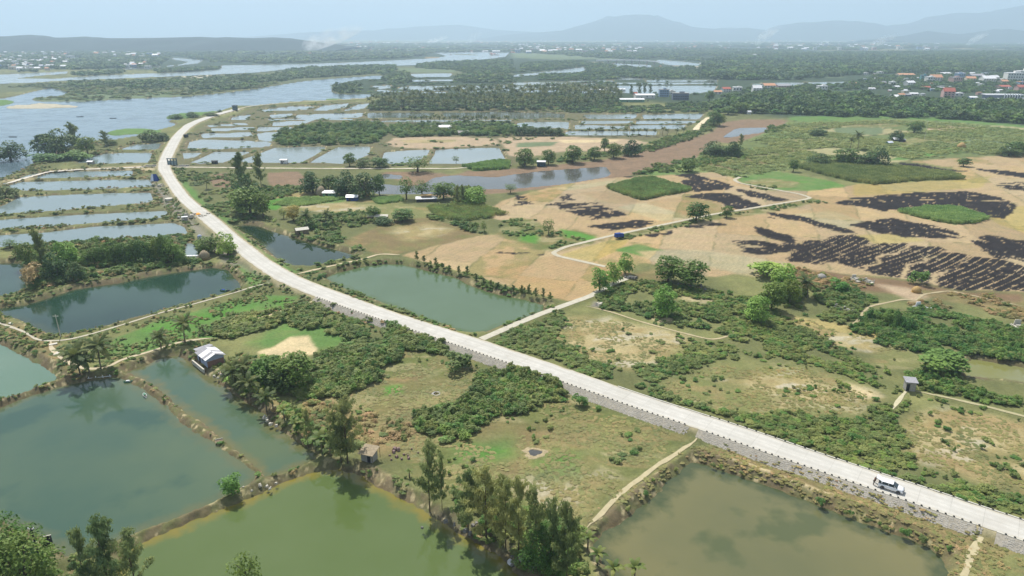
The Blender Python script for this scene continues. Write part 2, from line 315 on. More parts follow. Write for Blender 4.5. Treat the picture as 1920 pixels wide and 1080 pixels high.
# outline, colour, edge noise (m), edge softness (m)
FIELDS = [
 ([(-300,90),(960,84),(2300,84),(2300,222),(1920,240),(1480,224),(1330,200),(1100,180),(660,180),(300,130),(-300,130)], "forest", 8, 30),
 ([(960,99),(1040,100),(1160,104),(1165,110),(1040,112),(960,108)], "farg", 4, 20),
 ([(-300,93.5),(300,93),(480,90),(480,93),(300,97)], "farg", 4, 20),
 ([(1540,134),(1590,134),(1592,137),(1542,137.5)], "bar", 2, 8), ([(1535,138),(1590,138),(1580,146),(1550,146)], "farg", 2, 8),
 ([(1690,78),(1780,79),(1780,81),(1690,80)],"yel",2,20), ([(1780,88),(1920,89),(1920,93),(1790,92)],"olive",2,20), ([(1535,93),(1700,92),(1700,94.5),(1540,95)],"olive",2,20),
 ([(1060,117.5),(1130,117),(1130,119),(1070,120)],"bar",2,8), ([(1255,122.5),(1312,124),(1316,128),(1262,124.5)],"bar",1,5),
 ([(795,108),(825,106),(828,110),(800,111)],"rust",2,6),
 ([(-300,160),(100,156),(250,148),(480,137),(560,130),(740,124),(960,126),(960,140),(700,142),(560,152),(480,166),(350,180),(160,189),(60,184),(130,174),(95,165),(40,172),(-300,186)], "scrub2", 4, 8),
 ([(55,184),(110,182),(190,176),(330,176),(350,180),(250,184),(160,189),(75,189)], "farg", 2, 5),
 ([(340,142),(400,140),(440,143),(350,148)], "bar", 2, 6),
 ([(745,128),(860,128),(850,136),(745,136)], "farg", 3, 6),
 # lagoon ponds surroundings
 ([(300,330),(350,250),(480,200),(680,190),(1060,210),(1320,212),(1320,225),(1230,262),(1060,262),(960,312),(330,312)], "bankg", 2, 4),
 
 ([(725,268),(740,258),(860,256),(928,260),(936,272),(860,276),(800,279),(740,276)], "clay", 2, 2),
 ([(934,258),(1060,256),(1190,262),(1215,268),(1160,284),(1060,284),(990,294),(955,292),(944,275)], "clay", 2, 2),
 ([(975,267),(1045,266),(1040,274),(965,276)], "farg", 2, 2),
 ([(745,262),(860,262),(850,267),(760,268)], "pale", 2, 3), ([(1040,262),(1160,262),(1150,266),(1060,268)], "sand", 2, 3),
 # river bed
 ([(690,336),(720,322),(800,322),(850,328),(900,312),(960,316),(1035,309),(1135,299),(1197,286),(1260,271),(1297,260),(1335,247),(1357,229),(1400,223),(1477,225),(1475,234),(1440,250),(1385,268),(1330,266),(1320,282),(1305,295),(1260,307),(1205,324),(1172,332),(1143,335),(1060,349),(960,360),(830,370),(690,366)], "mud", 2, 2),
 ([(868,314),(930,304),(955,305),(955,316),(890,320)], "lush", 1, 1.5),
 ([(1180,330),(1260,312),(1300,300),(1325,285),(1390,290),(1400,300),(1300,325),(1215,328)], "green", 2, 3),
 # greener fields upper right
 ([(1205,328),(1300,300),(1400,262),(1440,245),(1480,226),(1700,222),(1930,240),(2300,260),(2300,330),(1920,292),(1840,292),(1700,300),(1665,312),(1560,306),(1495,316),(1440,324),(1380,338),(1300,330)], "corn", 2, 2),
 ([(1480,226),(1700,222),(1930,240),(1930,236),(1700,216),(1480,219)], "green", 2, 3),
 ([(1500,232),(1640,228),(1700,236),(1600,242),(1500,240)], "olive", 2, 2), ([(1440,262),(1560,254),(1580,262),(1470,276)], "mead", 1, 1),
 ([(1400,290),(1480,270),(1520,282),(1440,300)], "olive", 1, 1), ([(1310,308),(1400,294),(1460,302),(1380,322)], "brown", 2, 2), ([(1660,262),(1780,256),(1800,268),(1700,280)], "mead", 1, 1),
 ([(1735,248),(1745,233),(1830,240),(1820,246)], "clay", 1, 1), ([(1810,247),(1850,240),(1880,244),(1860,252),(1820,251)], "lush", 1, 1),
 ([(1560,240),(1660,240),(1650,252),(1570,252)], "farg", 1, 1), ([(1800,262),(1900,262),(1920,272),(1810,274)], "farg", 1, 1), ([(1660,300),(1790,276),(1830,278),(1700,300)], "green", 1, 1),
 ([(1840,294),(1920,288),(2100,290),(2100,325),(1920,318),(1822,306)], "pale", 1, 1),
 # middle left meadows
 ([(330,316),(480,316),(700,318),(820,370),(945,395),(960,440),(880,435),(752,478),(700,470),(560,440),(470,410),(420,400),(350,360)], "scrub", 2, 3),
 ([(500,392),(512,368),(560,362),(640,358),(800,388),(900,398),(800,412),(720,412),(640,400),(560,395)], "mead", 2, 2),
 ([(512,368),(560,361),(596,358),(600,364),(530,376)], "tan", 1, 1), ([(565,376),(640,364),(655,372),(640,380),(575,390),(560,382)], "green", 1, 1), ([(495,378),(530,370),(545,376),(520,394),(500,392)], "lush", 1, 1),
 ([(695,374),(748,369),(757,377),(712,383)], "lush", 0.6, 0.6), ([(545,384),(650,380),(700,396),(600,398)], "dry", 1, 2),
 ([(800,388),(900,385),(950,402),(910,410),(870,415),(820,408)], "corn", 1, 1),
 ([(390,330),(425,322),(435,345),(428,354),(400,350)], "mud", 1, 1), ([(500,324),(560,321),(575,335),(570,348),(505,348)], "mud", 1, 1),
 ([(640,455),(730,415),(805,408),(880,434),(905,442),(752,475),(705,476)], "brown", 1, 1.5),
 ([(730,430),(800,420),(850,436),(760,450)], "dry", 3, 4),
 # straw coloured fields
 ([(752,478),(905,440),(960,440),(1000,430),(900,402),(945,375),(1050,345),(1140,333),(1260,328),(1340,322),(1430,350),(1560,352),(1640,342),(1790,345),(1790,315),(1700,302),(1840,294),(1920,290),(2300,310),(2300,620),(1920,548),(1790,542),(1680,520),(1560,512),(1475,498),(1330,520),(1200,490),(1170,525),(1075,566),(985,545),(880,515),(800,492)], "tan", 1, 1),
 ([(1040,352),(1190,333),(1215,336),(1060,358)], "pale", 0.5, 0.6), ([(1085,362),(1130,357),(1210,378),(1150,383)], "tan2", 0.5, 0.6),
 ([(960,372),(1040,354),(1062,368),(1010,386)], "tan2", 0.5, 0.6), ([(1210,380),(1290,366),(1350,398),(1300,408)], "tan2", 0.5, 0.6), ([(1155,388),(1205,380),(1300,408),(1240,415)], "pale", 0.5, 0.6),
 ([(893,508),(1030,480),(1165,512),(1105,556),(1072,566),(985,546)], "tan2", 0.5, 0.6),
 ([(1048,478),(1160,444),(1190,440),(1160,470),(1110,492)], "yel", 0.5, 0.6), ([(1150,470),(1195,458),(1250,470),(1215,482)], "green", 1, 1),
 ([(1600,345),(1800,337),(1860,330),(1840,352),(1700,362),(1600,368)], "yel", 0.6, 1), ([(1840,395),(1920,385),(2100,400),(2100,440),(1920,436),(1870,420)], "yel", 0.8, 1),
 ([(1480,402),(1560,395),(1640,420),(1560,432)], "pale", 1, 1), ([(1600,440),(1700,438),(1740,452),(1640,458)], "yel", 1, 1),
 ([(960,408),(1000,412),(1040,435),(1082,430),(1122,443),(1110,457),(1040,472),(1000,468),(962,452),(930,440),(950,425)], "olive", 1.5, 2),
 ([(1048,429),(1090,436),(1120,446),(1100,452),(1060,446)], "lush", 1, 1.5), ([(975,438),(1010,440),(1005,456),(970,452)], "lush", 1.5, 2),
 ([(1150,442),(1250,421),(1330,404),(1400,394),(1520,372),(1545,376),(1440,400),(1340,412),(1260,428),(1160,452)], "olive", 1, 1.5),
 ([(1136,353),(1205,336),(1225,336),(1297,358),(1240,368),(1207,376),(1190,372)], "green", 0.5, 0.5),
 ([(1495,315),(1560,306),(1665,312),(1785,327),(1805,336),(1740,338),(1640,346),(1590,340)], "corn", 0.5, 0.5),
 ([(1380,337),(1440,320),(1475,324),(1560,340),(1590,350),(1520,358),(1440,357),(1400,346)], "green", 1, 1),
 ([(1390,340),(1440,334),(1500,342),(1490,352),(1430,352)], "mead", 1, 1.5),
 ([(1685,397),(1740,390),(1790,390),(1852,410),(1830,418),(1790,421),(1740,412)], "green", 0.8, 0.6),
 ([(1190,470),(1300,468),(1400,480),(1480,494),(1420,520),(1330,500),(1230,492)], "pale", 1.5, 2),
 ([(1480,500),(1560,512),(1680,524),(1790,545),(1920,552),(1920,580),(1800,560),(1640,548),(1540,545),(1470,530)], "soil", 2, 3),
 ([(1700,545),(1780,545),(1850,560),(1920,570),(1920,610),(1860,585),(1760,560),(1720,556)], "brown", 2, 3),
 # scrubland right, dry clearings
 ([(1028,613),(1072,593),(1135,596),(1220,612),(1302,633),(1285,650),(1258,668),(1186,693),(1135,680),(1042,656)], "dry", 2.2, 3),
 ([(1240,740),(1262,712),(1330,682),(1400,672),(1500,690),(1600,715),(1650,742),(1640,765),(1600,785),(1500,775),(1380,775),(1290,760)], "mead", 3, 3),
 ([(1360,715),(1440,700),(1540,712),(1640,735),(1620,765),(1540,760),(1440,745)], "dry", 3, 4),
 ([(1590,720),(1640,732),(1645,745),(1600,745)], "sand", 1, 2), ([(1430,755),(1470,745),(1500,760),(1440,772)], "pale", 1, 2),
 ([(1690,805),(1716,775),(1760,763),(1840,775),(1920,795),(2200,850),(2200,1000),(1920,925),(1860,905),(1760,875),(1700,862)], "dry", 2.5, 3),
 ([(1760,770),(1840,782),(1920,800),(1920,812),(1800,792),(1740,785)], "rust", 2, 3), ([(1690,850),(1740,865),(1860,905),(1850,890),(1760,850)], "rust", 1.5, 2.5),
 ([(1820,850),(1900,858),(1910,868),(1840,862)], "scrub", 1, 2.5),
 ([(1475,592),(1530,603),(1580,612),(1640,628),(1700,648),(1760,660),(1700,656),(1640,660),(1560,650),(1500,630)], "dry", 2, 3),
 ([(1476,592),(1540,600),(1640,622),(1745,652),(1700,652),(1600,628),(1500,604)], "yel", 1, 1.5),
 ([(1660,650),(1690,648),(1720,670),(1700,690),(1640,690)], "mead", 2, 3),
 ([(1215,595),(1240,582),(1268,590),(1260,602),(1230,604)], "sand", 1, 1.5),
 ([(1290,550),(1320,556),(1420,565),(1440,572),(1330,572),(1280,562)], "pale", 1, 2), ([(1180,515),(1240,500),(1280,512),(1240,524),(1200,526)], "brown", 1, 2),
 ([(1115,565),(1140,572),(1138,578),(1110,576)], "grey", 1, 1),
 ([(1640,532),(1700,540),(1740,556),(1725,575),(1700,562)], "clay", 1, 2), ([(1590,610),(1615,600),(1628,575),(1620,605),(1600,612)], "pale", .5, 1),
 # left of the road
 ([(500,700),(560,690),(740,655),(860,660),(905,700),(880,740),(760,800),(690,830),(640,780),(560,760)], "olive", 3, 4),
 ([(185,665),(215,635),(300,600),(400,573),(500,551),(560,556),(545,578),(470,600),(428,625),(400,637),(355,634),(300,656),(222,670)], "green", 1, 1),
 ([(260,620),(360,590),(460,575),(440,590),(330,620)], "lush", 3, 5), ([(540,590),(600,600),(690,640),(640,655),(500,660),(470,640)], "green", 2, 3),
 ([(484,660),(510,650),(540,632),(580,629),(598,652),(588,666),(548,664),(512,678),(490,670)], "sand", 1, 0.8),
 ([(700,800),(740,760),(860,680),(920,690),(1080,750),(1290,815),(1240,860),(1170,915),(1100,985),(1060,1010),(1000,975),(880,935),(800,905),(740,850)], "olive", 2, 3),
 ([(830,800),(1000,800),(1150,830),(1120,880),(1040,910),(900,880)], "brown", 6, 6), ([(850,830),(940,820),(960,860),(860,870)], "green", 3, 4), ([(1010,860),(1100,850),(1080,900),(1010,900)], "green", 4, 5),
 ([(1060,800),(1200,820),(1230,850),(1160,900),(1100,860)], "mead", 4, 5), ([(980,900),(1100,900),(1150,900),(1090,980),(1000,960)], "dry", 4, 5),
 ([(640,800),(760,790),(780,830),(720,850),(650,830)], "rust", 2, 4), ([(560,770),(620,750),(690,780),(640,800),(570,800)], "rust", 2, 4), ([(720,715),(780,700),(800,720),(740,740)], "brown", 3, 4), ([(690,760),(800,750),(820,790),(720,790)], "brown", 3, 4),
 ([(715,728),(748,722),(750,738),(720,740)], "lush", 1, 1.5),
 ([(670,890),(700,878),(750,905),(800,950),(790,958),(748,937),(708,913)], "sand", 1, 1), ([(790,955),(830,960),(960,1040),(990,1080),(1000,1120),(950,1060),(856,998)], "grey", 1, 1),
 ([(1318,838),(1400,848),(1500,880),(1620,925),(1720,965),(1830,1010),(1800,1060),(1760,1045),(1600,970),(1440,908),(1330,872),(1300,862)], "brown", 1, 1.5),
 ([(1350,855),(1440,885),(1560,930),(1555,936),(1430,892),(1345,862)], "sand", .4, .6),
 ([(1790,1040),(1820,1020),(1850,1000),(1880,1012),(1980,1050),(2000,1200),(1780,1200)], "mead", 2, 2),
 ([(1120,985),(1180,930),(1240,885),(1280,862),(1300,868),(1245,908),(1170,972),(1120,1004),(1105,1020)], "mud", 1, 1),
 ([(0,595),(40,610),(100,640),(130,660),(150,700),(110,720),(100,700),(60,675),(0,640),(-60,620)], "brown", 1, 1.5),
 ([(455,700),(560,740),(640,800),(660,850),(600,850),(560,820),(500,775),(440,735)], "mead", 1.5, 2), ([(395,690),(430,700),(420,712),(395,700)], "sand", .6, .6),
 ([(460,760),(480,755),(560,815),(600,850),(585,850),(520,800)], "pale", 1.2, 1),
 ([(330,336),(350,340),(400,395),(450,420),(470,450),(520,490),(560,510),(545,516),(480,465),(400,400),(345,360)], "green", 1, 1.5),
 ([(280,330),(300,345),(330,380),(380,430),(440,490),(500,530),(480,530),(430,500),(370,440),(320,400),(290,360)], "grey", 2, 3),
 ([(440,495),(500,530),(470,540),(445,520)], "green", 2, 2),
 ([(60,440),(340,440),(390,480),(400,500),(230,525),(60,540),(45,500)], "scrub", 2, 3), ([(130,540),(400,497),(430,490),(400,500),(220,530),(60,560)], "dyke", 1, 1),
 ([(60,290),(200,262),(300,262),(290,280),(150,300),(60,315)], "scrub", 2, 3), ([(0,340),(100,318),(290,308),(290,320),(120,322),(30,345)], "pale", 1.5, 2),
]
# stubble burnt black: outline, two pixels giving the direction of the rows, share burnt, row strength
BURNT = [
 ([(1060,366),(1068,362),(1082,378),(1115,378),(1150,392),(1175,402),(1112,414),(1085,402),(1045,390),(1040,382)], (1060,390),(1130,384), 0.62, 0.3),
 ([(960,366),(985,368),(1000,384),(960,388)], (960,380),(1000,372), 0.4, 0.2), ([(1030,384),(1046,376),(1050,386),(1020,388)], (1020,386),(1046,380), 0.45, 0.2),
 ([(1262,327),(1300,326),(1330,334),(1376,350),(1368,356),(1300,360),(1276,350),(1284,336)], (1270,330),(1370,355), 0.72, 0.4),
 ([(1282,370),(1310,362),(1370,362),(1428,384),(1420,391),(1378,393),(1340,376)], (1300,364),(1420,390), 0.75, 0.5),
 ([(1380,353),(1440,364),(1480,375),(1440,377),(1395,366)], (1380,355),(1440,370), 0.75, 0.3),
 ([(1100,425),(1180,412),(1240,416),(1200,428),(1120,432)], (1110,428),(1240,414), 0.5, 0.5),
 ([(1210,438),(1265,430),(1262,436),(1218,444)], (1210,440),(1262,432), 0.55, 0.2), ([(1280,423),(1350,416),(1360,424),(1300,428)], (1280,423),(1360,422), 0.5, 0.2),
 ([(1362,450),(1405,451),(1450,455),(1505,455),(1500,466),(1440,480),(1390,472)], (1370,452),(1500,468), 0.76, 0.6),
 ([(1410,423),(1440,428),(1500,452),(1480,458),(1420,436)], (1410,424),(1490,452), 0.7, 0.4), ([(1440,397),(1505,405),(1615,437),(1575,437),(1505,414),(1440,408)], (1440,400),(1600,437), 0.74, 0.6),
 ([(1560,380),(1600,371),(1715,362),(1815,358),(1870,368),(1905,382),(1908,394),(1885,412),(1850,402),(1815,390),(1715,389),(1665,397),(1620,388)], (1600,372),(1800,376), 0.82, 0.35),
 ([(1590,421),(1650,409),(1700,411),(1808,437),(1800,449),(1740,446),(1700,446),(1640,434)], (1650,412),(1780,440), 0.72, 0.5),
 ([(1475,492),(1489,462),(1515,452),(1595,438),(1622,446),(1627,456),(1600,480),(1565,492),(1520,494)], (1500,480),(1560,452), 0.95, 0.95),
 ([(1566,486),(1600,470),(1640,455),(1700,455),(1708,460),(1660,480),(1612,505),(1570,494)], (1600,497),(1690,458), 0.9, 1.0),
 ([(1614,507),(1665,482),(1712,460),(1765,465),(1768,472),(1700,500),(1690,520),(1640,514)], (1640,510),(1740,468), 0.95, 0.9),
 ([(1696,520),(1705,502),(1770,470),(1815,480),(1790,500),(1760,510),(1740,536)], (1700,518),(1780,476), 0.92, 0.9),
 ([(1748,538),(1765,512),(1815,482),(1865,482),(1920,500),(1990,520),(1990,565),(1920,548),(1840,545)], (1800,540),(1880,495), 0.9, 1.0),
 ([(1815,456),(1840,440),(1920,452),(2060,480),(2060,520),(1920,492),(1860,482)], (1830,455),(1920,480), 0.85, 0.7),
 ([(1825,316),(1845,322),(1920,334),(2060,350),(2060,336),(1920,324),(1860,318)], (1830,320),(1920,334), 0.8, 0.3), ([(1680,306),(1715,306),(1785,318),(1820,322),(1770,324),(1700,314)], (1700,308),(1800,322), 0.68, 0.4),
 ([(1800,395),(1860,385),(1905,395),(1890,410),(1850,410)], (1800,395),(1890,405), 0.5, 0.5), ([(1860,345),(1920,340),(1980,345),(1980,362),(1900,360)], (1860,350),(1940,355), 0.45, 0.5),
 ([(896,476),(945,472),(1020,474),(1018,479),(950,477)], (900,476),(1020,476), 0.5, 0.1), ([(1140,322),(1165,330),(1195,331),(1170,333)], (1140,330),(1190,331), 0.5, 0.1),
]
# narrow ways: name, label, width, colour, level, points
WAYS = [
 ("lane", "pale concrete lane running off the main road past the green pond", 2.4, lin(196,190,172), .35, [(903,636),(960,611),(1010,590),(1060,572),(1110,554),(1142,535),(1170,524),(1186,517)], .1),
 ("lane", "pale concrete lane winding between the straw fields", 2.0, lin(190,182,160), .3, [(1135,500),(1085,489),(1045,480),(1035,474),(1060,463),(1150,441),(1250,420),(1330,403),(1400,392),(1510,374),(1521,371),(1500,364),(1440,353),(1385,343),(1376,337),(1388,332)], .1),
 ("footpath", "narrow white footpath along the top of the dyke by the blue boat", .8, lin(192,184,164), .15, [(518,528),(480,536),(440,549),(400,560),(350,574),(300,587),(240,606),(170,627),(130,637),(100,640),(70,638),(45,622),(20,613),(0,606),(-60,590)], .15),
 ("footpath", "pale dirt footpath past the pair of coconut palms", 1.1, lin(200,186,156), .15, [(95,640),(95,652),(112,670),(135,684),(165,693),(205,690),(222,676),(280,660),(330,643),(372,636),(400,634)], .3),
 ("dirt_track", "sandy dirt track between pasture and murky pond", .9, lin(190,178,142), .2, [(1306,822),(1296,834),(1272,846),(1262,858),(1230,872),(1208,894),(1196,899),(1170,920),(1150,938),(1130,960),(1100,990)], .8),
 ("dirt_track", "sandy dirt track leading down from the road beside the murky pond", 1.1, lin(190,178,142), .25, [(1848,988),(1840,1012),(1822,1036),(1814,1066),(1790,1110)], .7),
 ("footpath", "tan footpath bordering the dry clearing", .7, lin(186,172,136), .12, [(1098,574),(1140,583),(1200,603),(1270,622),(1335,638),(1362,632),(1376,622)], .3),
 ("dirt_track", "dirt track between the straw field and the reflecting pond", 1.2, lin(200,184,152), .15, [(548,516),(590,506),(620,499),(680,486),(712,476),(750,478)], .3),
 ("dirt_track", "pale dirt track leaving the road towards the strip of ponds", 3.0, lin(212,204,190), .3, [(300,312),(250,314),(200,316),(150,318),(90,322),(40,336),(10,345)], .6),
 ("dirt_track", "pale dirt track running level past the sluice towards the straw fields", 2.6, lin(212,202,182), .3, [(318,313),(400,314),(480,315),(600,316),(700,316),(850,316),(940,310),(960,308)], .4),
 ("dirt_track", "short sandy track climbing a dyke near the far ponds", 5.0, lin(222,206,172), .5, [(1303,244),(1312,234),(1322,226),(1328,220)], .5),
 ("dirt_track", "tan dirt track running from the road across the green meadow", 1.6, lin(196,182,140), .3, [(592,562),(576,570),(560,575),(520,586),(490,596),(470,602)], .4),
 ("footpath", "trampled path of dry grass leading down from the grey kiosk", .8, lin(200,192,160), .1, [(1703,728),(1692,742),(1680,758),(1674,768)], .35),
 ("footpath", "dry grass path along the dyke beside the grey kiosk", .9, lin(176,168,130), .3, [(1712,733),(1760,742),(1800,751),(1860,765),(1920,781),(2050,812)], .3),
 ("footpath", "sandy path twisting between shrubs below the burnt field", .8, lin(180,166,132), .1, [(1590,612),(1612,600),(1618,585),(1632,574),(1700,560),(1716,566),(1730,552),(1780,545),(1850,560),(1920,575)], .3),
 ("dirt_track", "pale river track continuing the concrete road behind the ponds", 3.4, lin(196,186,160), 1.2, [(446,204),(470,199),(520,194),(560,191),(640,187),(690,184)], .8),
]

POND_W = []
for nm, wlv, kind, lb, pts in PONDS:
    w = world_poly(pts, wlv)
    POND_W.append(chaikin(w, True, 1, 0.12 if kind in ("river", "green", "teal", "murk", "chan") else 0.05))
ISLE_W = [(k, chaikin(world_poly(p, -0.4), True, 1)) for k, p in ISLES]
FIELD_W = [(chaikin(world_poly(p), True, 1, 0.08), c, a, s) for p, c, a, s in FIELDS]
BURNT_W = [(chaikin(world_poly(p), True, 1, 0.1), np.array(G(*b)) - np.array(G(*a)), q, r) for p, a, b, q, r in BURNT]


def resample(p, step):
    d = np.r_[0, np.cumsum(np.hypot(*np.diff(p, axis=0).T))]
    n = max(2, int(d[-1] / step) + 1)
    t = np.linspace(0, d[-1], n)
    return np.c_[np.interp(t, d, p[:, 0]), np.interp(t, d, p[:, 1])]


def smooth(p, it=2):
    for _ in range(it):
        q = p.copy()
        q[1:-1] = (p[:-2] + 2 * p[1:-1] + p[2:]) / 4
        p = q
    return p


_l = smooth(resample(world_poly(ROAD_L, ROAD_Z), 1.5), 10)
_u = resample(world_poly(ROAD_U, ROAD_Z), 0.8)
_nn = np.array([np.argmin(((_u - q) ** 2).sum(1)) for q in _l])
_c = (_l + _u[_nn]) / 2
_w = np.hypot(*(_l - _u[_nn]).T) / 2
ROAD_C = smooth(resample(smooth(_c, 12), 1.5), 6)
ROAD_HW = np.interp(np.linspace(0, 1, len(ROAD_C)), np.linspace(0, 1, len(_w)), smooth(np.c_[_w, _w], 30)[:, 0])
ROAD_HW = np.clip(ROAD_HW, 3.1, 4.6)
ROAD_LEN = np.r_[0, np.cumsum(np.hypot(*np.diff(ROAD_C, axis=0).T))]
WAY_W = [smooth(resample(world_poly(w[5], w[4]), 1.2), 4) for w in WAYS]


def terrain_z(X, Y):
    X = np.asarray(X, float); Y = np.asarray(Y, float)
    D = np.hypot(X, Y)
    rough = 0.35 * (fbm(X / 14, Y / 14, 1) - 0.5) + 0.16 * (fbm(X / 2.3, Y / 2.3, 5, 3) - 0.5)
    z = rough * sst(1500, 300, D)
    # bund and bank of every pond
    lift = np.zeros(X.shape); cut = np.full(X.shape, 9.0)
    shore = 0.9 * (fbm(X / 2.6, Y / 2.6, 9, 3) - 0.5) + 0.5 * (vn(X / 0.9, Y / 0.9, 4) - 0.5)
    for (nm, wlv, kind, lb, pts), poly in zip(PONDS, POND_W):
        ix, s = sdf(poly, X, Y, 9.0)
        if s is None:
            continue
        s = s + shore[ix] * np.where(D[ix] < 260, 1, 0.3)
        k = 0.15 if kind == "chan" else 0.62
        lift[ix] = np.maximum(lift[ix], (0.0 if kind == "chan" else 0.5 if wlv < -.8 else 0.15) * sst(0.3, 1.6, s) * sst(5.5, 2.6, s))
        c = np.where(s > 0, wlv + k * s, wlv + 0.35 * s)
        cut[ix] = np.minimum(cut[ix], np.maximum(c, wlv - 1.4))
    z = z + lift + lift * 0.7 * (fbm(X / 1.7, Y / 1.7, 12, 2) - 0.5)
    # dry bed of the channel
    ix, s = sdf(FIELD_BED, X, Y, 6.0)
    if s is not None:
        z[ix] = np.minimum(z[ix], -0.3 + 0.35 * np.maximum(s, 0))
    z = np.minimum(z, cut)
    for k, poly in ISLE_W:
        ix, s = sdf(poly, X, Y, 9.0)
        if s is not None:
            z[ix] = np.maximum(z[ix], np.minimum(-0.35, -0.8 - 0.22 * s))
    # ways
    for w, poly in zip(WAYS, WAY_W):
        lo = poly.min(0) - 5; hi = poly.max(0) + 5
        ix = np.nonzero((X > lo[0]) & (X < hi[0]) & (Y > lo[1]) & (Y < hi[1]))[0]
        if len(ix) == 0:
            continue
        d, t = seg_dist(poly, X[ix], Y[ix], False)
        f = sst(w[2] / 2 + 1.3, w[2] / 2 + 0.4, d)
        z[ix] = z[ix] * (1 - f) + w[4] * f
    # road embankment
    lo = ROAD_C.min(0) - 8; hi = ROAD_C.max(0) + 8
    ix = np.nonzero((X > lo[0]) & (X < hi[0]) & (Y > lo[1]) & (Y < hi[1]))[0]
    if len(ix):
        P = resample(ROAD_C, 4.0)
        d, t = seg_dist(P, X[ix], Y[ix], False)
        hw = np.interp(t, ROAD_LEN, ROAD_HW)
        top = ROAD_Z - 0.06
        z[ix] = np.where(d < hw + 0.35, top, np.maximum(z[ix], top - (d - hw - 0.35) * 0.62))
    return z


FIELD_BED = world_poly([q for q in FIELDS if q[1] == "mud"][0][0])


def corn_cell(x, y):
    """small fields of the maize country: two numbers per field and the distance to its edge"""
    a = 0.42
    u = (x * math.cos(a) + y * math.sin(a)) / 34.0 + 0.25 * fbm(x / 60, y / 60, 14, 2)
    st = np.floor(u); off = (np.sin(st * 12.9898 + 1.7) * 43758.5) % 1
    v = (-x * math.sin(a) + y * math.cos(a)) / (40.0 + 30 * off) + off * 5
    q = (np.sin(st * 78.233 + np.floor(v) * 37.719 + 2.0) * 43758.5) % 1
    q2 = (np.sin(st * 39.34 + np.floor(v) * 11.13 + 5.0) * 24634.6) % 1
    e = np.minimum(np.minimum(u % 1, 1 - u % 1) * 34.0, np.minimum(v % 1, 1 - v % 1) * (40.0 + 30 * off))
    return q, q2, e


def road_dist(X, Y):
    d, t = seg_dist(resample(ROAD_C, 5.0), np.asarray(X, float), np.asarray(Y, float), False)
    return d - np.interp(t, ROAD_LEN, ROAD_HW)


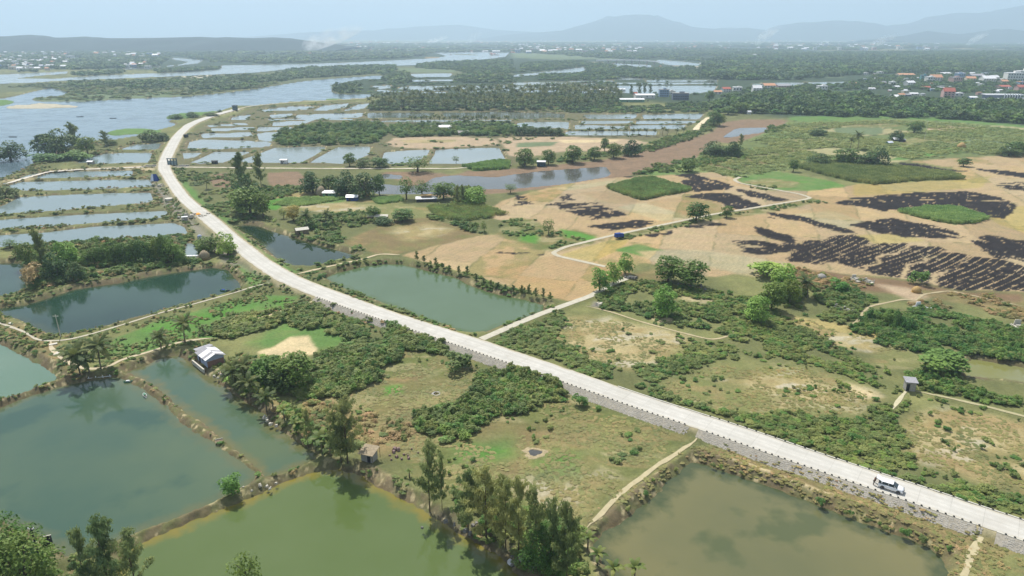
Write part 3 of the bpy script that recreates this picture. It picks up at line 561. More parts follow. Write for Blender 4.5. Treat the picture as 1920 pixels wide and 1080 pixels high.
def terrain_col(X, Y, Z):
    D = np.hypot(X, Y)
    n1 = fbm(X / 30, Y / 30, 21, 4); n2 = fbm(X / 6, Y / 6, 33, 4); n3 = fbm(X / 1.6, Y / 1.6, 41, 3)
    wx = (fbm(X / 7, Y / 7, 50, 3) - 0.5) * 2; wy = (fbm(X / 7, Y / 7, 60, 3) - 0.5) * 2
    C = np.zeros((len(X), 3))
    a = np.array(CLR["scrub"]); b = np.array(CLR["mead"])
    t = sst(0.35, 0.7, n1 * 0.6 + n2 * 0.4)[:, None]
    C[:] = a * (1 - t) + b * t
    for poly, c, amp, soft in FIELD_W:
        am = amp
        lo = poly.min(0) - am * 2; hi = poly.max(0) + am * 2
        ix = np.nonzero((X > lo[0]) & (X < hi[0]) & (Y > lo[1]) & (Y < hi[1]))[0]
        if len(ix) == 0:
            continue
        x = X[ix] + wx[ix] * am; y = Y[ix] + wy[ix] * am
        d, _ = seg_dist(poly, x, y)
        s = np.where(inside(poly, x, y), -d, d)
        m = sst(soft, -soft, s)[:, None]
        cc = np.array(CLR[c])[None, :] * np.ones((len(ix), 1))
        if c in ("tan", "tan2", "pale", "yel"):
            k = sst(0.4, 0.75, n2[ix])[:, None]
            cc = cc * (1 - 0.35 * k) + np.array(CLR["dry"]) * 0.35 * k
            # straw rows left by the harvest
            th = 0.9 if c != "pale" else -0.5
            u = x * math.cos(th) + y * math.sin(th)
            row = 0.5 + 0.5 * np.sin(u * 2 * math.pi / 1.7 + 3 * wx[ix])
            cc = cc * (0.9 + 0.14 * row * sst(420, 180, D[ix]))[:, None]
            # mosaic of small plots with grassy earth lines between them
            pu = (x * math.cos(-0.30) + y * math.sin(-0.30)) / 21.0 + 0.015 * wx[ix] + .15 * np.sin(y / 90)
            st_ = np.floor(pu); off = (np.sin(st_ * 12.9898 + 4.1) * 43758.5) % 1
            pv = (-x * math.sin(-0.30) + y * math.cos(-0.30)) / 52.0 + off * 3
            q1 = (np.sin(st_ * 78.233 + np.floor(pv) * 37.719) * 43758.5) % 1
            q2 = (np.sin(st_ * 39.34 + np.floor(pv) * 11.13) * 24634.6) % 1
            cc = cc * (0.84 + 0.26 * q1)[:, None] * (1 + np.array([0.05, 0.0, -0.10]) * (q2[:, None] - .5) * 2)
            k = ((q2 > 0.84) * 0.5 * sst(.3, .6, n2[ix]))[:, None]
            cc = cc * (1 - k) + np.array(CLR["olive"]) * k
            e1 = np.minimum(pu % 1, 1 - pu % 1) * 21.0; e2 = np.minimum(pv % 1, 1 - pv % 1) * 52.0
            g = sst(0.9, 0.1, np.minimum(e1, e2)) * (0.12 + 0.4 * sst(.4, .6, n2[ix]))
            cc = cc * (1 - g[:, None]) + np.array(CLR["scrub"]) * 0.9 * g[:, None]
        if c in ("olive", "mead", "dry", "brown", "green"):
            k = sst(0.42, 0.68, n2[ix])[:, None] * 0.5
            o = np.array(CLR["brown" if c in ("olive", "green") else "pale" if c == "dry" else "olive"])
            if c == "green":
                k = k * 0.35
            cc = cc * (1 - k) + o * k
            f5 = fbm(x / 9.0 + 3, y / 3.5, 91, 4)
            if c in ("dry", "mead", "olive"):
                k = sst(0.56, 0.70, f5)[:, None] * (0.75 if c == "dry" else 0.4)
                cc = cc * (1 - k) + np.array(CLR["bar" if c == "dry" else "pale"]) * k
            k = sst(0.42, 0.30, f5)[:, None] * 0.6
            cc = cc * (1 - k) + np.array(CLR["rust" if c != "green" else "lush"]) * k
        if c == "corn":
            q, q2, e = corn_cell(x, y)
            cc = cc * (0.85 + 0.36 * q)[:, None]
            k = (q2 > 0.88)[:, None] * 0.6; cc = cc * (1 - k) + np.array(CLR["pale"]) * k
            k = (q2 < 0.16)[:, None] * 0.6; cc = cc * (1 - k) + np.array(CLR["green"]) * k
            cc = cc * (1 - 0.55 * sst(1.6, 0.5, e))[:, None]
        C[ix] = C[ix] * (1 - m) + cc * m
    for poly, v, share, rows in BURNT_W:
        lo = poly.min(0) - 3; hi = poly.max(0) + 3
        ix = np.nonzero((X > lo[0]) & (X < hi[0]) & (Y > lo[1]) & (Y < hi[1]))[0]
        if len(ix) == 0:
            continue
        v = v / np.hypot(*v)
        x = X[ix]; y = Y[ix]
        ua = x * v[0] + y * v[1]; uc = -x * v[1] + y * v[0]
        xb = x + wx[ix] * 3.0 + (n3[ix] - .5) * 2; yb = y + wy[ix] * 3.0
        d, _ = seg_dist(poly, xb, yb)
        s = np.where(inside(poly, xb, yb), -d, d)
        f = 0.72 * fbm(ua / 22, uc / 4.5, 71, 4, 0.55) + 0.28 * fbm(ua / 7, uc / 2.0, 73, 4, 0.6)
        e = sst(3.0, -3.5, s)
        uc2 = uc + 1.2 * np.sin(ua / 14)
        st = 0.5 + 0.5 * np.cos(uc2 * 2 * math.pi / 2.7)
        fw, rw = (0.45, 1.0) if rows > .85 else (2.3, 0.14)
        m = (1 - 0.8 * sst(0.72, 0.82, n3[ix])) * sst(-0.02, 0.12, (f - .5) * fw + 0.22 * e - 0.27 + share * 0.62 - rw * 0.50 * sst(0.84, 0.99, st + .2 * (n3[ix] - .5))) * sst(0.4, -0.8, s)
        m = m[:, None]
        bc = np.array(CLR["burnt"])[None] * (0.55 + 1.3 * n3[ix])[:, None]
        C[ix] = C[ix] * (1 - m) + bc * m
    # banks of ponds: bare earth and dry grass with stones
    bank = np.zeros(len(X)); wet = np.zeros(len(X))
    for (nm, wlv, kind, lb, pts), poly in zip(PONDS, POND_W):
        if kind == "chan":
            continue
        ix, s = sdf(poly, X, Y, 7.0)
        if s is None:
            continue
        s = s + (n2[ix] - 0.5) * 2.4
        lim = 3.2 if kind not in ("river",) else 2.5
        bank[ix] = np.maximum(bank[ix], sst(lim, lim - 1.6, s))
        wet[ix] = np.maximum(wet[ix], sst(0.9, -0.2, s))
    k = sst(0.38, 0.66, n3 * 0.55 + n2 * 0.45)[:, None]
    bc = np.array(CLR["dyke"]) * (1 - k) + np.array(CLR["scrub"]) * k
    k2 = sst(0.63, 0.75, fbm(X / 1.1, Y / 1.1, 77, 3))[:, None]
    bc = bc * (1 - k2) + np.array(CLR["pale"]) * k2
    bank = bank[:, None] * (0.55 + 0.45 * sst(0.3, 0.6, n1))[:, None]
    C = C * (1 - bank) + bc * bank
    wet = wet[:, None]
    C = C * (1 - wet * 0.55) + np.array(lin(110, 98, 74)) * wet * 0.55
    for k, poly in ISLE_W:
        ix, s = sdf(poly, X, Y, 4.0)
        if s is not None:
            m = sst(1.0, -1.0, s)[:, None]
            C[ix] = C[ix] * (1 - m) + np.array(CLR["bar" if k == "sand" else "green" if k == "grass" else "scrub"]) * m
    # verge of the road: gravel and dry grass
    lo = ROAD_C.min(0) - 9; hi = ROAD_C.max(0) + 9
    ix = np.nonzero((X > lo[0]) & (X < hi[0]) & (Y > lo[1]) & (Y < hi[1]))[0]
    rd = road_dist(X[ix], Y[ix]) + (n2[ix] - 0.5) * 2.0
    m = sst(1.9, 0.5, rd)[:, None]
    C[ix] = C[ix] * (1 - m) + np.array(lin(182, 172, 140)) * m
    C *= (0.80 + 0.26 * n2 + 0.16 * n3)[:, None]
    return C * ALB


ALB = 0.62
# ------------------------------------------------------------------ object helpers
def tag(o, label=None, cat=None, group=None, kind=None):
    if label: o["label"] = label
    if cat: o["category"] = cat
    if group: o["group"] = group
    if kind: o["kind"] = kind
    return o


def link(name, data, parent=None, loc=None, rz=None, scale=None):
    o = bpy.data.objects.new(name, data)
    COL.objects.link(o)
    if parent: o.parent = parent
    if loc is not None: o.location = loc
    if rz is not None: o.rotation_euler = (0, 0, rz)
    if scale is not None: o.scale = scale
    return o


def mesh_np(name, verts, faces, mats=(), smooth_=False, mi=None):
    """verts (n,3) array, faces list of tuples or (m,k) array"""
    me = bpy.data.meshes.new(name)
    v = np.asarray(verts, np.float32)
    me.vertices.add(len(v)); me.vertices.foreach_set("co", v.ravel())
    if isinstance(faces, np.ndarray):
        m, k = faces.shape
        me.loops.add(m * k); me.loops.foreach_set("vertex_index", faces.astype(np.int32).ravel())
        me.polygons.add(m); me.polygons.foreach_set("loop_start", np.arange(0, m * k, k, dtype=np.int32))
    elif len(faces):
        fl = [i for f in faces for i in f]
        st = np.r_[0, np.cumsum([len(f) for f in faces])[:-1]].astype(np.int32)
        me.loops.add(len(fl)); me.loops.foreach_set("vertex_index", np.array(fl, np.int32))
        me.polygons.add(len(faces)); me.polygons.foreach_set("loop_start", st)
        m = len(faces)
    for x in mats: me.materials.append(x)
    if mi is not None and len(faces): me.polygons.foreach_set("material_index", np.asarray(mi, np.int32))
    me.update(calc_edges=True)
    me.validate()
    me.polygons.foreach_set("use_smooth", np.full(len(me.polygons), bool(smooth_)))
    return me


class MB:
    """collects simple solids; build() links them as one mesh object"""
    def __init__(s): s.v = []; s.f = []; s.m = []; s.k = 0

    def add(s, vs, fs):
        o = len(s.v); s.v += [tuple(q) for q in vs]; s.f += [tuple(i + o for i in f) for f in fs]; s.m += [s.k] * len(fs); return s

    def mat(s, k): s.k = k; return s

    def box(s, c, d, rz=0.0, taper=1.0, M=None):
        x, y, z = d[0] / 2, d[1] / 2, d[2]
        vs = []
        for zz, t in ((0, 1), (z, taper)):
            for a, b in ((-x, -y), (x, -y), (x, y), (-x, y)):
                vs.append((a * t, b * t, zz))
        cr, sr = math.cos(rz), math.sin(rz)
        vs = [(c[0] + a * cr - b * sr, c[1] + a * sr + b * cr, c[2] + e) for a, b, e in vs]
        if M is not None: vs = [tuple(M @ Vector(q)) for q in vs]
        return s.add(vs, [(0, 3, 2, 1), (4, 5, 6, 7), (0, 1, 5, 4), (1, 2, 6, 5), (2, 3, 7, 6), (3, 0, 4, 7)])

    def tube(s, pts, rad, n=6, cap=True):
        P = [Vector(p) for p in pts]
        rad = rad if isinstance(rad, (list, tuple)) else [rad] * len(P)
        rings = []
        for i, p in enumerate(P):
            t = (P[min(i + 1, len(P) - 1)] - P[max(i - 1, 0)]).normalized()
            a = t.orthogonal().normalized() if i == 0 else (s_a - t * s_a.dot(t)).normalized()
            s_a = a; b = t.cross(a)
            rings.append([p + (a * math.cos(q) + b * math.sin(q)) * rad[i] for q in [2 * math.pi * k / n for k in range(n)]])
        vs = [q for r in rings for q in r]
        fs = [(i * n + k, i * n + (k + 1) % n, (i + 1) * n + (k + 1) % n, (i + 1) * n + k) for i in range(len(P) - 1) for k in range(n)]
        if cap: fs += [tuple(range(n - 1, -1, -1)), tuple((len(P) - 1) * n + k for k in range(n))]
        return s.add(vs, fs)

    def lathe(s, prof, n=12, c=(0, 0, 0), axis='Z'):
        vs = []
        for r, z in prof:
            for k in range(n):
                a = 2 * math.pi * k / n
                q = (r * math.cos(a), r * math.sin(a), z)
                if axis == 'Y': q = (q[0], q[2], q[1])
                vs.append((q[0] + c[0], q[1] + c[1], q[2] + c[2]))
        fs = [(i * n + k, i * n + (k + 1) % n, (i + 1) * n + (k + 1) % n, (i + 1) * n + k) for i in range(len(prof) - 1) for k in range(n)]
        fs += [tuple(range(n - 1, -1, -1)), tuple((len(prof) - 1) * n + k for k in range(n))]
        return s.add(vs, fs)

    def mesh(s, name, mats, sm=False): return mesh_np(name, np.array(s.v), s.f, mats, sm, s.m)

    def build(s, name, mats, parent=None, sm=False, **k):
        return link(name, s.mesh(name, mats if isinstance(mats, (list, tuple)) else [mats], sm), parent, **k)


def empty(name, loc, rz=0.0, scale=None):
    o = bpy.data.objects.new(name, None); COL.objects.link(o)
    o.location = loc; o.rotation_euler = (0, 0, rz)
    o.empty_display_size = 0.5
    if scale is not None: o.scale = scale
    return o


# ------------------------------------------------------------------ materials
def new_mat(name):
    m = bpy.data.materials.new(name); m.use_nodes = True
    nt = m.node_tree; nt.nodes.clear()
    out = nt.nodes.new("ShaderNodeOutputMaterial")
    b = nt.nodes.new("ShaderNodeBsdfPrincipled")
    nt.links.new(b.outputs[0], out.inputs["Surface"])
    return m, nt, b, out


def nnoise(nt, scale, detail=4, rough=0.55, coord="Object", vec=None):
    n = nt.nodes.new("ShaderNodeTexNoise")
    n.inputs["Scale"].default_value = scale; n.inputs["Detail"].default_value = detail; n.inputs["Roughness"].default_value = rough
    if vec is None:
        tc = nt.nodes.new("ShaderNodeTexCoord"); vec = tc.outputs[coord]
    nt.links.new(vec, n.inputs["Vector"])
    return n


def nmap(nt, src, a, b, c, d):
    m = nt.nodes.new("ShaderNodeMapRange")
    for k, v in zip(("From Min", "From Max", "To Min", "To Max"), (a, b, c, d)): m.inputs[k].default_value = v
    nt.links.new(src, m.inputs["Value"])
    return m.outputs[0]


def nmix(nt, fac, a, b, mode='MIX'):
    m = nt.nodes.new("ShaderNodeMix"); m.data_type = 'RGBA'; m.blend_type = mode
    for key, v in (("Factor", fac), ("A", a), ("B", b)):
        if isinstance(v, (int, float)): m.inputs[key].default_value = v
        elif isinstance(v, tuple): m.inputs[key].default_value = (*v[:3], 1)
        else: nt.links.new(v, m.inputs[key])
    return m.outputs["Result"]


def nbump(nt, h, b, strength=0.4, dist=0.1):
    n = nt.nodes.new("ShaderNodeBump"); n.inputs["Strength"].default_value = strength; n.inputs["Distance"].default_value = dist
    nt.links.new(h, n.inputs["Height"]); nt.links.new(n.outputs[0], b.inputs["Normal"])


def simple_mat(name, c, rough=0.8, var=0.25, scale=3.0, metal=0.0, spec=0.3, rnd=0.0, bump=0.0):
    m, nt, b, out = new_mat(name)
    n = nnoise(nt, scale, 5, 0.6)
    f = nmap(nt, n.outputs["Fac"], 0.3, 0.7, 0, 1)
    col = nmix(nt, f, tuple(x * (1 - var) for x in c), tuple(min(1, x * (1 + var)) for x in c))
    if rnd:
        oi = nt.nodes.new("ShaderNodeObjectInfo")
        hs = nt.nodes.new("ShaderNodeHueSaturation")
        nt.links.new(nmap(nt, oi.outputs["Random"], 0, 1, 1 - rnd, 1 + rnd), hs.inputs["Value"])
        nt.links.new(col, hs.inputs["Color"]); col = hs.outputs[0]
    nt.links.new(col, b.inputs["Base Color"])
    b.inputs["Roughness"].default_value = rough; b.inputs["Metallic"].default_value = metal
    b.inputs["Specular IOR Level"].default_value = spec
    if bump: nbump(nt, n.outputs["Fac"], b, bump, 0.1)
    return m


def leaf_mat(name, dark, light, rnd=0.22, hue=0.03, trans=0.25, clump=1.6):
    m, nt, b, out = new_mat(name)
    oi = nt.nodes.new("ShaderNodeObjectInfo")
    tc = nt.nodes.new("ShaderNodeTexCoord")
    n = nnoise(nt, clump, 3, 0.6, vec=tc.outputs["Object"])
    n2 = nnoise(nt, 0.02, 2, 0.5, vec=nt.nodes.new("ShaderNodeNewGeometry").outputs["Position"])
    f = nmap(nt, n.outputs["Fac"], 0.3, 0.7, 0, 1)
    col = nmix(nt, f, dark, light)
    col = nmix(nt, nmap(nt, n2.outputs["Fac"], 0.35, 0.65, 0, 0.35), col, (light[0] * 1.25, light[1] * 1.0, light[2] * 0.8))
    n5 = nnoise(nt, 0.11, 3, 0.6, vec=nt.nodes.new("ShaderNodeNewGeometry").outputs["Position"])
    col = nmix(nt, 1.0, col, nmix(nt, nmap(nt, n5.outputs["Fac"], 0.32, 0.68, 0, 1), (0.74, 0.80, 0.74), (1.26, 1.16, 1.10)), 'MULTIPLY')
    hs = nt.nodes.new("ShaderNodeHueSaturation")
    nt.links.new(nmap(nt, oi.outputs["Random"], 0, 1, 0.5 - hue, 0.5 + hue), hs.inputs["Hue"])
    nt.links.new(nmap(nt, oi.outputs["Random"], 0, 1, 1 + rnd, 1 - rnd), hs.inputs["Value"])
    nt.links.new(col, hs.inputs["Color"])
    nt.links.new(hs.outputs[0], b.inputs["Base Color"])
    b.inputs["Roughness"].default_value = 0.6
    b.inputs["Specular IOR Level"].default_value = 0.25
    if trans:
        tr = nt.nodes.new("ShaderNodeBsdfTranslucent")
        nt.links.new(hs.outputs[0], tr.inputs["Color"])
        mx = nt.nodes.new("ShaderNodeMixShader"); mx.inputs[0].default_value = trans
        nt.links.new(b.outputs[0], mx.inputs[1]); nt.links.new(tr.outputs[0], mx.inputs[2])
        nt.links.new(mx.outputs[0], out.inputs["Surface"])
    return m


# terrain
m_ter, nt, b, out = new_mat("ground_soil_and_grass")
at = nt.nodes.new("ShaderNodeAttribute"); at.attribute_name = "Col"
geo = nt.nodes.new("ShaderNodeNewGeometry")
n1 = nnoise(nt, 1.3, 6, 0.65, vec=geo.outputs["Position"])
n2 = nnoise(nt, 0.16, 5, 0.6, vec=geo.outputs["Position"])
n3 = nnoise(nt, 5.0, 4, 0.7, vec=geo.outputs["Position"])
c = nmix(nt, 1.0, at.outputs["Color"], nmix(nt, nmap(nt, n1.outputs["Fac"], 0.25, 0.75, 0, 1), (0.74, 0.76, 0.74), (1.26, 1.24, 1.22)), 'MULTIPLY')
c = nmix(nt, 1.0, c, nmix(nt, nmap(nt, n2.outputs["Fac"], 0.3, 0.7, 0, 1), (0.86, 0.90, 0.88), (1.12, 1.08, 1.06)), 'MULTIPLY')
c = nmix(nt, 1.0, c, nmix(nt, nmap(nt, n3.outputs["Fac"], 0.3, 0.7, 0, 1), (0.80, 0.82, 0.80), (1.22, 1.20, 1.18)), 'MULTIPLY')
nt.links.new(c, b.inputs["Base Color"])
b.inputs["Roughness"].default_value = 0.95; b.inputs["Specular IOR Level"].default_value = 0.1
nbump(nt, n1.outputs["Fac"], b, 0.35, 0.25)


def water_mat(name, c1, c2, rough=0.03, wave=0.02, scale=0.03, murk=None, ws=0.6, shore=None):
    m, nt, b, out = new_mat(name)
    geo = nt.nodes.new("ShaderNodeNewGeometry")
    n = nnoise(nt, scale, 5, 0.55, vec=geo.outputs["Position"])
    col = nmix(nt, nmap(nt, n.outputs["Fac"], 0.35, 0.65, 0, 1), c1, c2)
    if murk:
        n4 = nnoise(nt, scale * 2.2, 4, 0.5, vec=geo.outputs["Position"])
        col = nmix(nt, nmap(nt, n4.outputs["Fac"], 0.55, 0.62, 0, 0.75), col, murk)
    if shore:
        at = nt.nodes.new("ShaderNodeAttribute"); at.attribute_name = "shore"
        n6 = nnoise(nt, 0.35, 4, 0.6, vec=geo.outputs["Position"])
        ad = nt.nodes.new("ShaderNodeMath"); ad.operation = 'ADD'
        nt.links.new(at.outputs["Fac"], ad.inputs[0]); nt.links.new(nmap(nt, n6.outputs["Fac"], 0.2, 0.8, -0.45, 0.45), ad.inputs[1])
        col = nmix(nt, nmap(nt, ad.outputs[0], 0.35, 1.0, 0, 0.85), col, shore)
    nt.links.new(col, b.inputs["Base Color"])
    b.inputs["IOR"].default_value = 1.33
    nr_ = nnoise(nt, 0.045, 4, 0.6, vec=geo.outputs["Position"])
    nt.links.new(nmap(nt, nr_.outputs["Fac"], 0.35, 0.65, rough * 0.6, rough * 1.9 + 0.05), b.inputs["Roughness"])
    b.inputs["Specular IOR Level"].default_value = 0.5
    w1 = nnoise(nt, ws, 3, 0.6, vec=geo.outputs["Position"])
    nbump(nt, w1.outputs["Fac"], b, 1.0, wave)
    return m


WK = 0.60
WM = {
 "green": water_mat("water_olive", lin(100,120,66,WK), lin(112,130,82,WK), 0.05, 0.004, 0.02, shore=lin(150,136,60,WK)),
 "teal": water_mat("water_teal", lin(74,104,88,WK), lin(100,120,92,WK), 0.06, 0.006, 0.022, lin(60,94,82,WK), shore=lin(112,118,84,WK)),
 "teal2": water_mat("water_teal_murky", lin(74,108,94,WK), lin(100,118,84,WK), 0.06, 0.006, 0.03, shore=lin(124,120,76,WK)),
 "pale": water_mat("water_pale", lin(110,142,120,WK), lin(124,150,128,WK), 0.08, 0.006, 0.02),
 "blue": water_mat("water_deep", lin(36,66,54,WK), lin(58,88,70,WK), 0.04, 0.005, 0.03, shore=lin(70,84,56,WK)),
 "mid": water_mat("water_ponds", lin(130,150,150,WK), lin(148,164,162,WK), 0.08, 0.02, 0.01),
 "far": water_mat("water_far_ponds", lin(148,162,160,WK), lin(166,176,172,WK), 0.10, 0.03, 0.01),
 "dark": water_mat("water_dark", lin(78,92,70,WK), lin(110,112,90,WK), 0.08, 0.02, 0.01),
 "mudw": water_mat("water_silty", lin(140,140,110,WK), lin(150,150,125,WK), 0.08, 0.02, 0.01),
 "river": water_mat("water_river", lin(104,126,138,WK), lin(114,136,146,WK), 0.10, 0.006, 0.008, None, 0.35),
 "wedge": water_mat("water_still", lin(34,58,42,WK), lin(50,72,54,WK), 0.02, 0.002, 0.03, shore=lin(84,92,56,WK)),
 "jade": water_mat("water_jade", lin(98,122,88,WK), lin(108,132,102,WK), 0.05, 0.004, 0.02, shore=lin(96,116,68,WK)),
 "murk": water_mat("water_murky", lin(136,132,90,WK), lin(118,120,84,WK), 0.07, 0.006, 0.035, lin(92,104,70,WK), shore=lin(78,92,62,WK)),
 "yellow": water_mat("water_algae", lin(140,140,56,WK), lin(150,152,110,WK), 0.05, 0.005, 0.05),
 "chan": water_mat("water_channel", lin(96,98,92,WK), lin(120,116,110,WK), 0.05, 0.01, 0.03),
}

m_road, nt, b, out = new_mat("road_concrete")
geo = nt.nodes.new("ShaderNodeNewGeometry")
n1 = nnoise(nt, 0.5, 6, 0.65, vec=geo.outputs["Position"]); n2 = nnoise(nt, 6, 4, 0.6, vec=geo.outputs["Position"]); n3 = nnoise(nt, 0.08, 4, 0.6, vec=geo.outputs["Position"])
c = nmix(nt, nmap(nt, n1.outputs["Fac"], 0.3, 0.7, 0, 1), lin(200,197,189,.78), lin(220,217,209,.78))
c = nmix(nt, nmap(nt, n2.outputs["Fac"], 0.35, 0.75, 0, 0.3), c, lin(170,166,156,.8))
c = nmix(nt, nmap(nt, n3.outputs["Fac"], 0.5, 0.7, 0, 0.35), c, lin(190,184,172,.8))
nt.links.new(c, b.inputs["Base Color"]); b.inputs["Roughness"].default_value = 0.9; b.inputs["Specular IOR Level"].default_value = 0.2
nbump(nt, n2.outputs["Fac"], b, 0.2, 0.03)
at = nt.nodes.new("ShaderNodeAttribute"); at.attribute_name = "lane"
sp = nt.nodes.new("ShaderNodeSeparateXYZ"); nt.links.new(at.outputs["Vector"], sp.inputs[0])
def mth(op, a, b_=0.0):
    m = nt.nodes.new("ShaderNodeMath"); m.operation = op
    for k_, v_ in ((0, a), (1, b_)):
        if isinstance(v_, (int, float)): m.inputs[k_].default_value = v_
        else: nt.links.new(v_, m.inputs[k_])
    return m.outputs[0]
fr = mth('FRACT', mth('DIVIDE', sp.outputs["X"], 5.0))
jn = mth('MAXIMUM', mth('LESS_THAN', fr, 0.022), mth('LESS_THAN', mth('ABSOLUTE', sp.outputs["Y"]), 0.018))
ty = mth('ABSOLUTE', mth('SUBTRACT', mth('ABSOLUTE', sp.outputs["Y"]), 0.42))
tm = mth('MULTIPLY', nmap(nt, ty, 0.22, 0.05, 0.0, 0.30), nmap(nt, n1.outputs["Fac"], 0.3, 0.6, 0.3, 1.0))
dirt = mth('MULTIPLY', nmap(nt, mth('ABSOLUTE', sp.outputs["Y"]), 0.72, 1.0, 0.0, 0.75), nmap(nt, n1.outputs["Fac"], 0.35, 0.6, 0.2, 1.0))
sid = nt.nodes.new("ShaderNodeTexWhiteNoise"); sid.noise_dimensions = '1D'
nt.links.new(mth('ADD', mth('FLOOR', mth('DIVIDE', sp.outputs["X"], 5.0)), mth('MULTIPLY', mth('GREATER_THAN', sp.outputs["Y"], 0.0), 77.0)), sid.inputs["W"])
c = nmix(nt, 1.0, c, nmix(nt, sid.outputs["Value"], (0.93, 0.93, 0.92), (1.03, 1.03, 1.03)), 'MULTIPLY')
c = nmix(nt, tm, c, lin(168,164,156,.8))
c = nmix(nt, dirt, c, lin(190,178,148,.72))
c = nmix(nt, mth('MULTIPLY', jn, nmap(nt, n3.outputs["Fac"], 0.3, 0.7, 0.05, 0.32)), c, lin(128,124,116,.6))
nt.links.new(c, b.inputs["Base Color"])

# ------------------------------------------------------------------ terrain sheet
ys = np.r_[np.linspace(1330, 1100, 40)[:-1], np.linspace(1100, 104, 520)[:-1], np.linspace(104, 67.2, 62)]
Yr = np.array([G(960, y)[1] for y in ys])
us = np.r_[-np.linspace(2.2, 0.80, 22)[:-1], np.linspace(-0.80, 0.80, 980), np.linspace(0.80, 2.2, 22)[1:]]
dep = Yr * math.cos(PITCH) + CAM_H * math.sin(PITCH)
GX = (us[None, :] * dep[:, None]); GY = np.repeat(Yr[:, None], len(us), 1)
TX, TY = GX.ravel(), GY.ravel()
TZ = terrain_z(TX, TY)
TC = terrain_col(TX, TY, TZ)
nr, nc = GX.shape
ii = (np.arange(nr - 1)[:, None] * nc + np.arange(nc - 1)[None, :]).ravel()
TF = np.c_[ii, ii + 1, ii + nc + 1, ii + nc]
me = mesh_np("ground", np.c_[TX, TY, TZ], TF, [m_ter], True)
ca = me.color_attributes.new("Col", 'FLOAT_COLOR', 'POINT')
ca.data.foreach_set("color", np.c_[TC, np.ones(len(TC))].astype(np.float32).ravel())
tag(link("ground", me), "patchwork of pasture, straw fields, burnt stubble and pond dykes", kind="structure")

S = 60000.0
me = mesh_np("ground_plain", [(-S, -S, -4), (S, -S, -4), (S, S, -4), (-S, S, -4)], [(0, 1, 2, 3)], [m_ter])
ca = me.color_attributes.new("Col", 'FLOAT_COLOR', 'POINT')
ca.data.foreach_set("color", np.array([[*(q * ALB for q in CLR["forest"]), 1]] * 4, np.float32).ravel())
tag(link("ground_plain", me), "flat hazy plain reaching to the horizon", kind="structure")


def offset_poly(p, d):
    a = np.roll(p, 1, 0) - p; b_ = np.roll(p, -1, 0) - p
    area = 0.5 * np.sum(p[:, 0] * np.roll(p[:, 1], -1) - np.roll(p[:, 0], -1) * p[:, 1])
    e1 = p - np.roll(p, 1, 0); e2 = np.roll(p, -1, 0) - p
    n1_ = np.c_[e1[:, 1], -e1[:, 0]]; n2_ = np.c_[e2[:, 1], -e2[:, 0]]
    n1_ /= np.hypot(*n1_.T)[:, None] + 1e-9; n2_ /= np.hypot(*n2_.T)[:, None] + 1e-9
    n_ = n1_ + n2_; n_ /= np.hypot(*n_.T)[:, None] + 1e-9
    return p + n_ * d * (1 if area > 0 else -1)


for i, ((nm, wlv, kind, lb, pts), poly) in enumerate(zip(PONDS, POND_W)):
    d = np.hypot(*poly.mean(0))
    q = offset_poly(poly, 0.7 + min(2.5, d * 0.002))
    q3 = np.c_[q, np.full(len(q), wlv + 0.004 * (i % 7))]
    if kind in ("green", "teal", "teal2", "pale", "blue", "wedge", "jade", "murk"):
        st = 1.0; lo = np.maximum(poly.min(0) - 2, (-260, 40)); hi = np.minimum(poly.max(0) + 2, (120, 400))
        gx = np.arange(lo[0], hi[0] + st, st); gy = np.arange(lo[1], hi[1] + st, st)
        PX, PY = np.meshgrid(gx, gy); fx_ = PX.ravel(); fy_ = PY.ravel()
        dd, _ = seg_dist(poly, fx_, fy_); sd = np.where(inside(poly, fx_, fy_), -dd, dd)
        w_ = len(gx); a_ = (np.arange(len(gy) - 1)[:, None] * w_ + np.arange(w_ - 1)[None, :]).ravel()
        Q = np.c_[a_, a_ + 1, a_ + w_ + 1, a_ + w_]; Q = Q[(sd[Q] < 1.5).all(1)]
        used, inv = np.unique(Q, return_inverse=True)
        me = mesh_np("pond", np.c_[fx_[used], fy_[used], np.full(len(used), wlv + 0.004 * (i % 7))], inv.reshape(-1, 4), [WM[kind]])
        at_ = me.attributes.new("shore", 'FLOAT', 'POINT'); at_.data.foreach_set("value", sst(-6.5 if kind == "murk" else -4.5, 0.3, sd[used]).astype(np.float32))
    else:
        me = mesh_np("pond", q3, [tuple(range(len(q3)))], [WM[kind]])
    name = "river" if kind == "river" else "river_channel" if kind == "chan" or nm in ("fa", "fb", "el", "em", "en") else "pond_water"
    if not lb:
        lb = "wide pale river with sandbars" if kind == "river" else "shallow channel water in the brown river bed" if kind == "chan" else "pale water lying between dykes and trees"
    tag(link(name, me), lb, kind="structure")


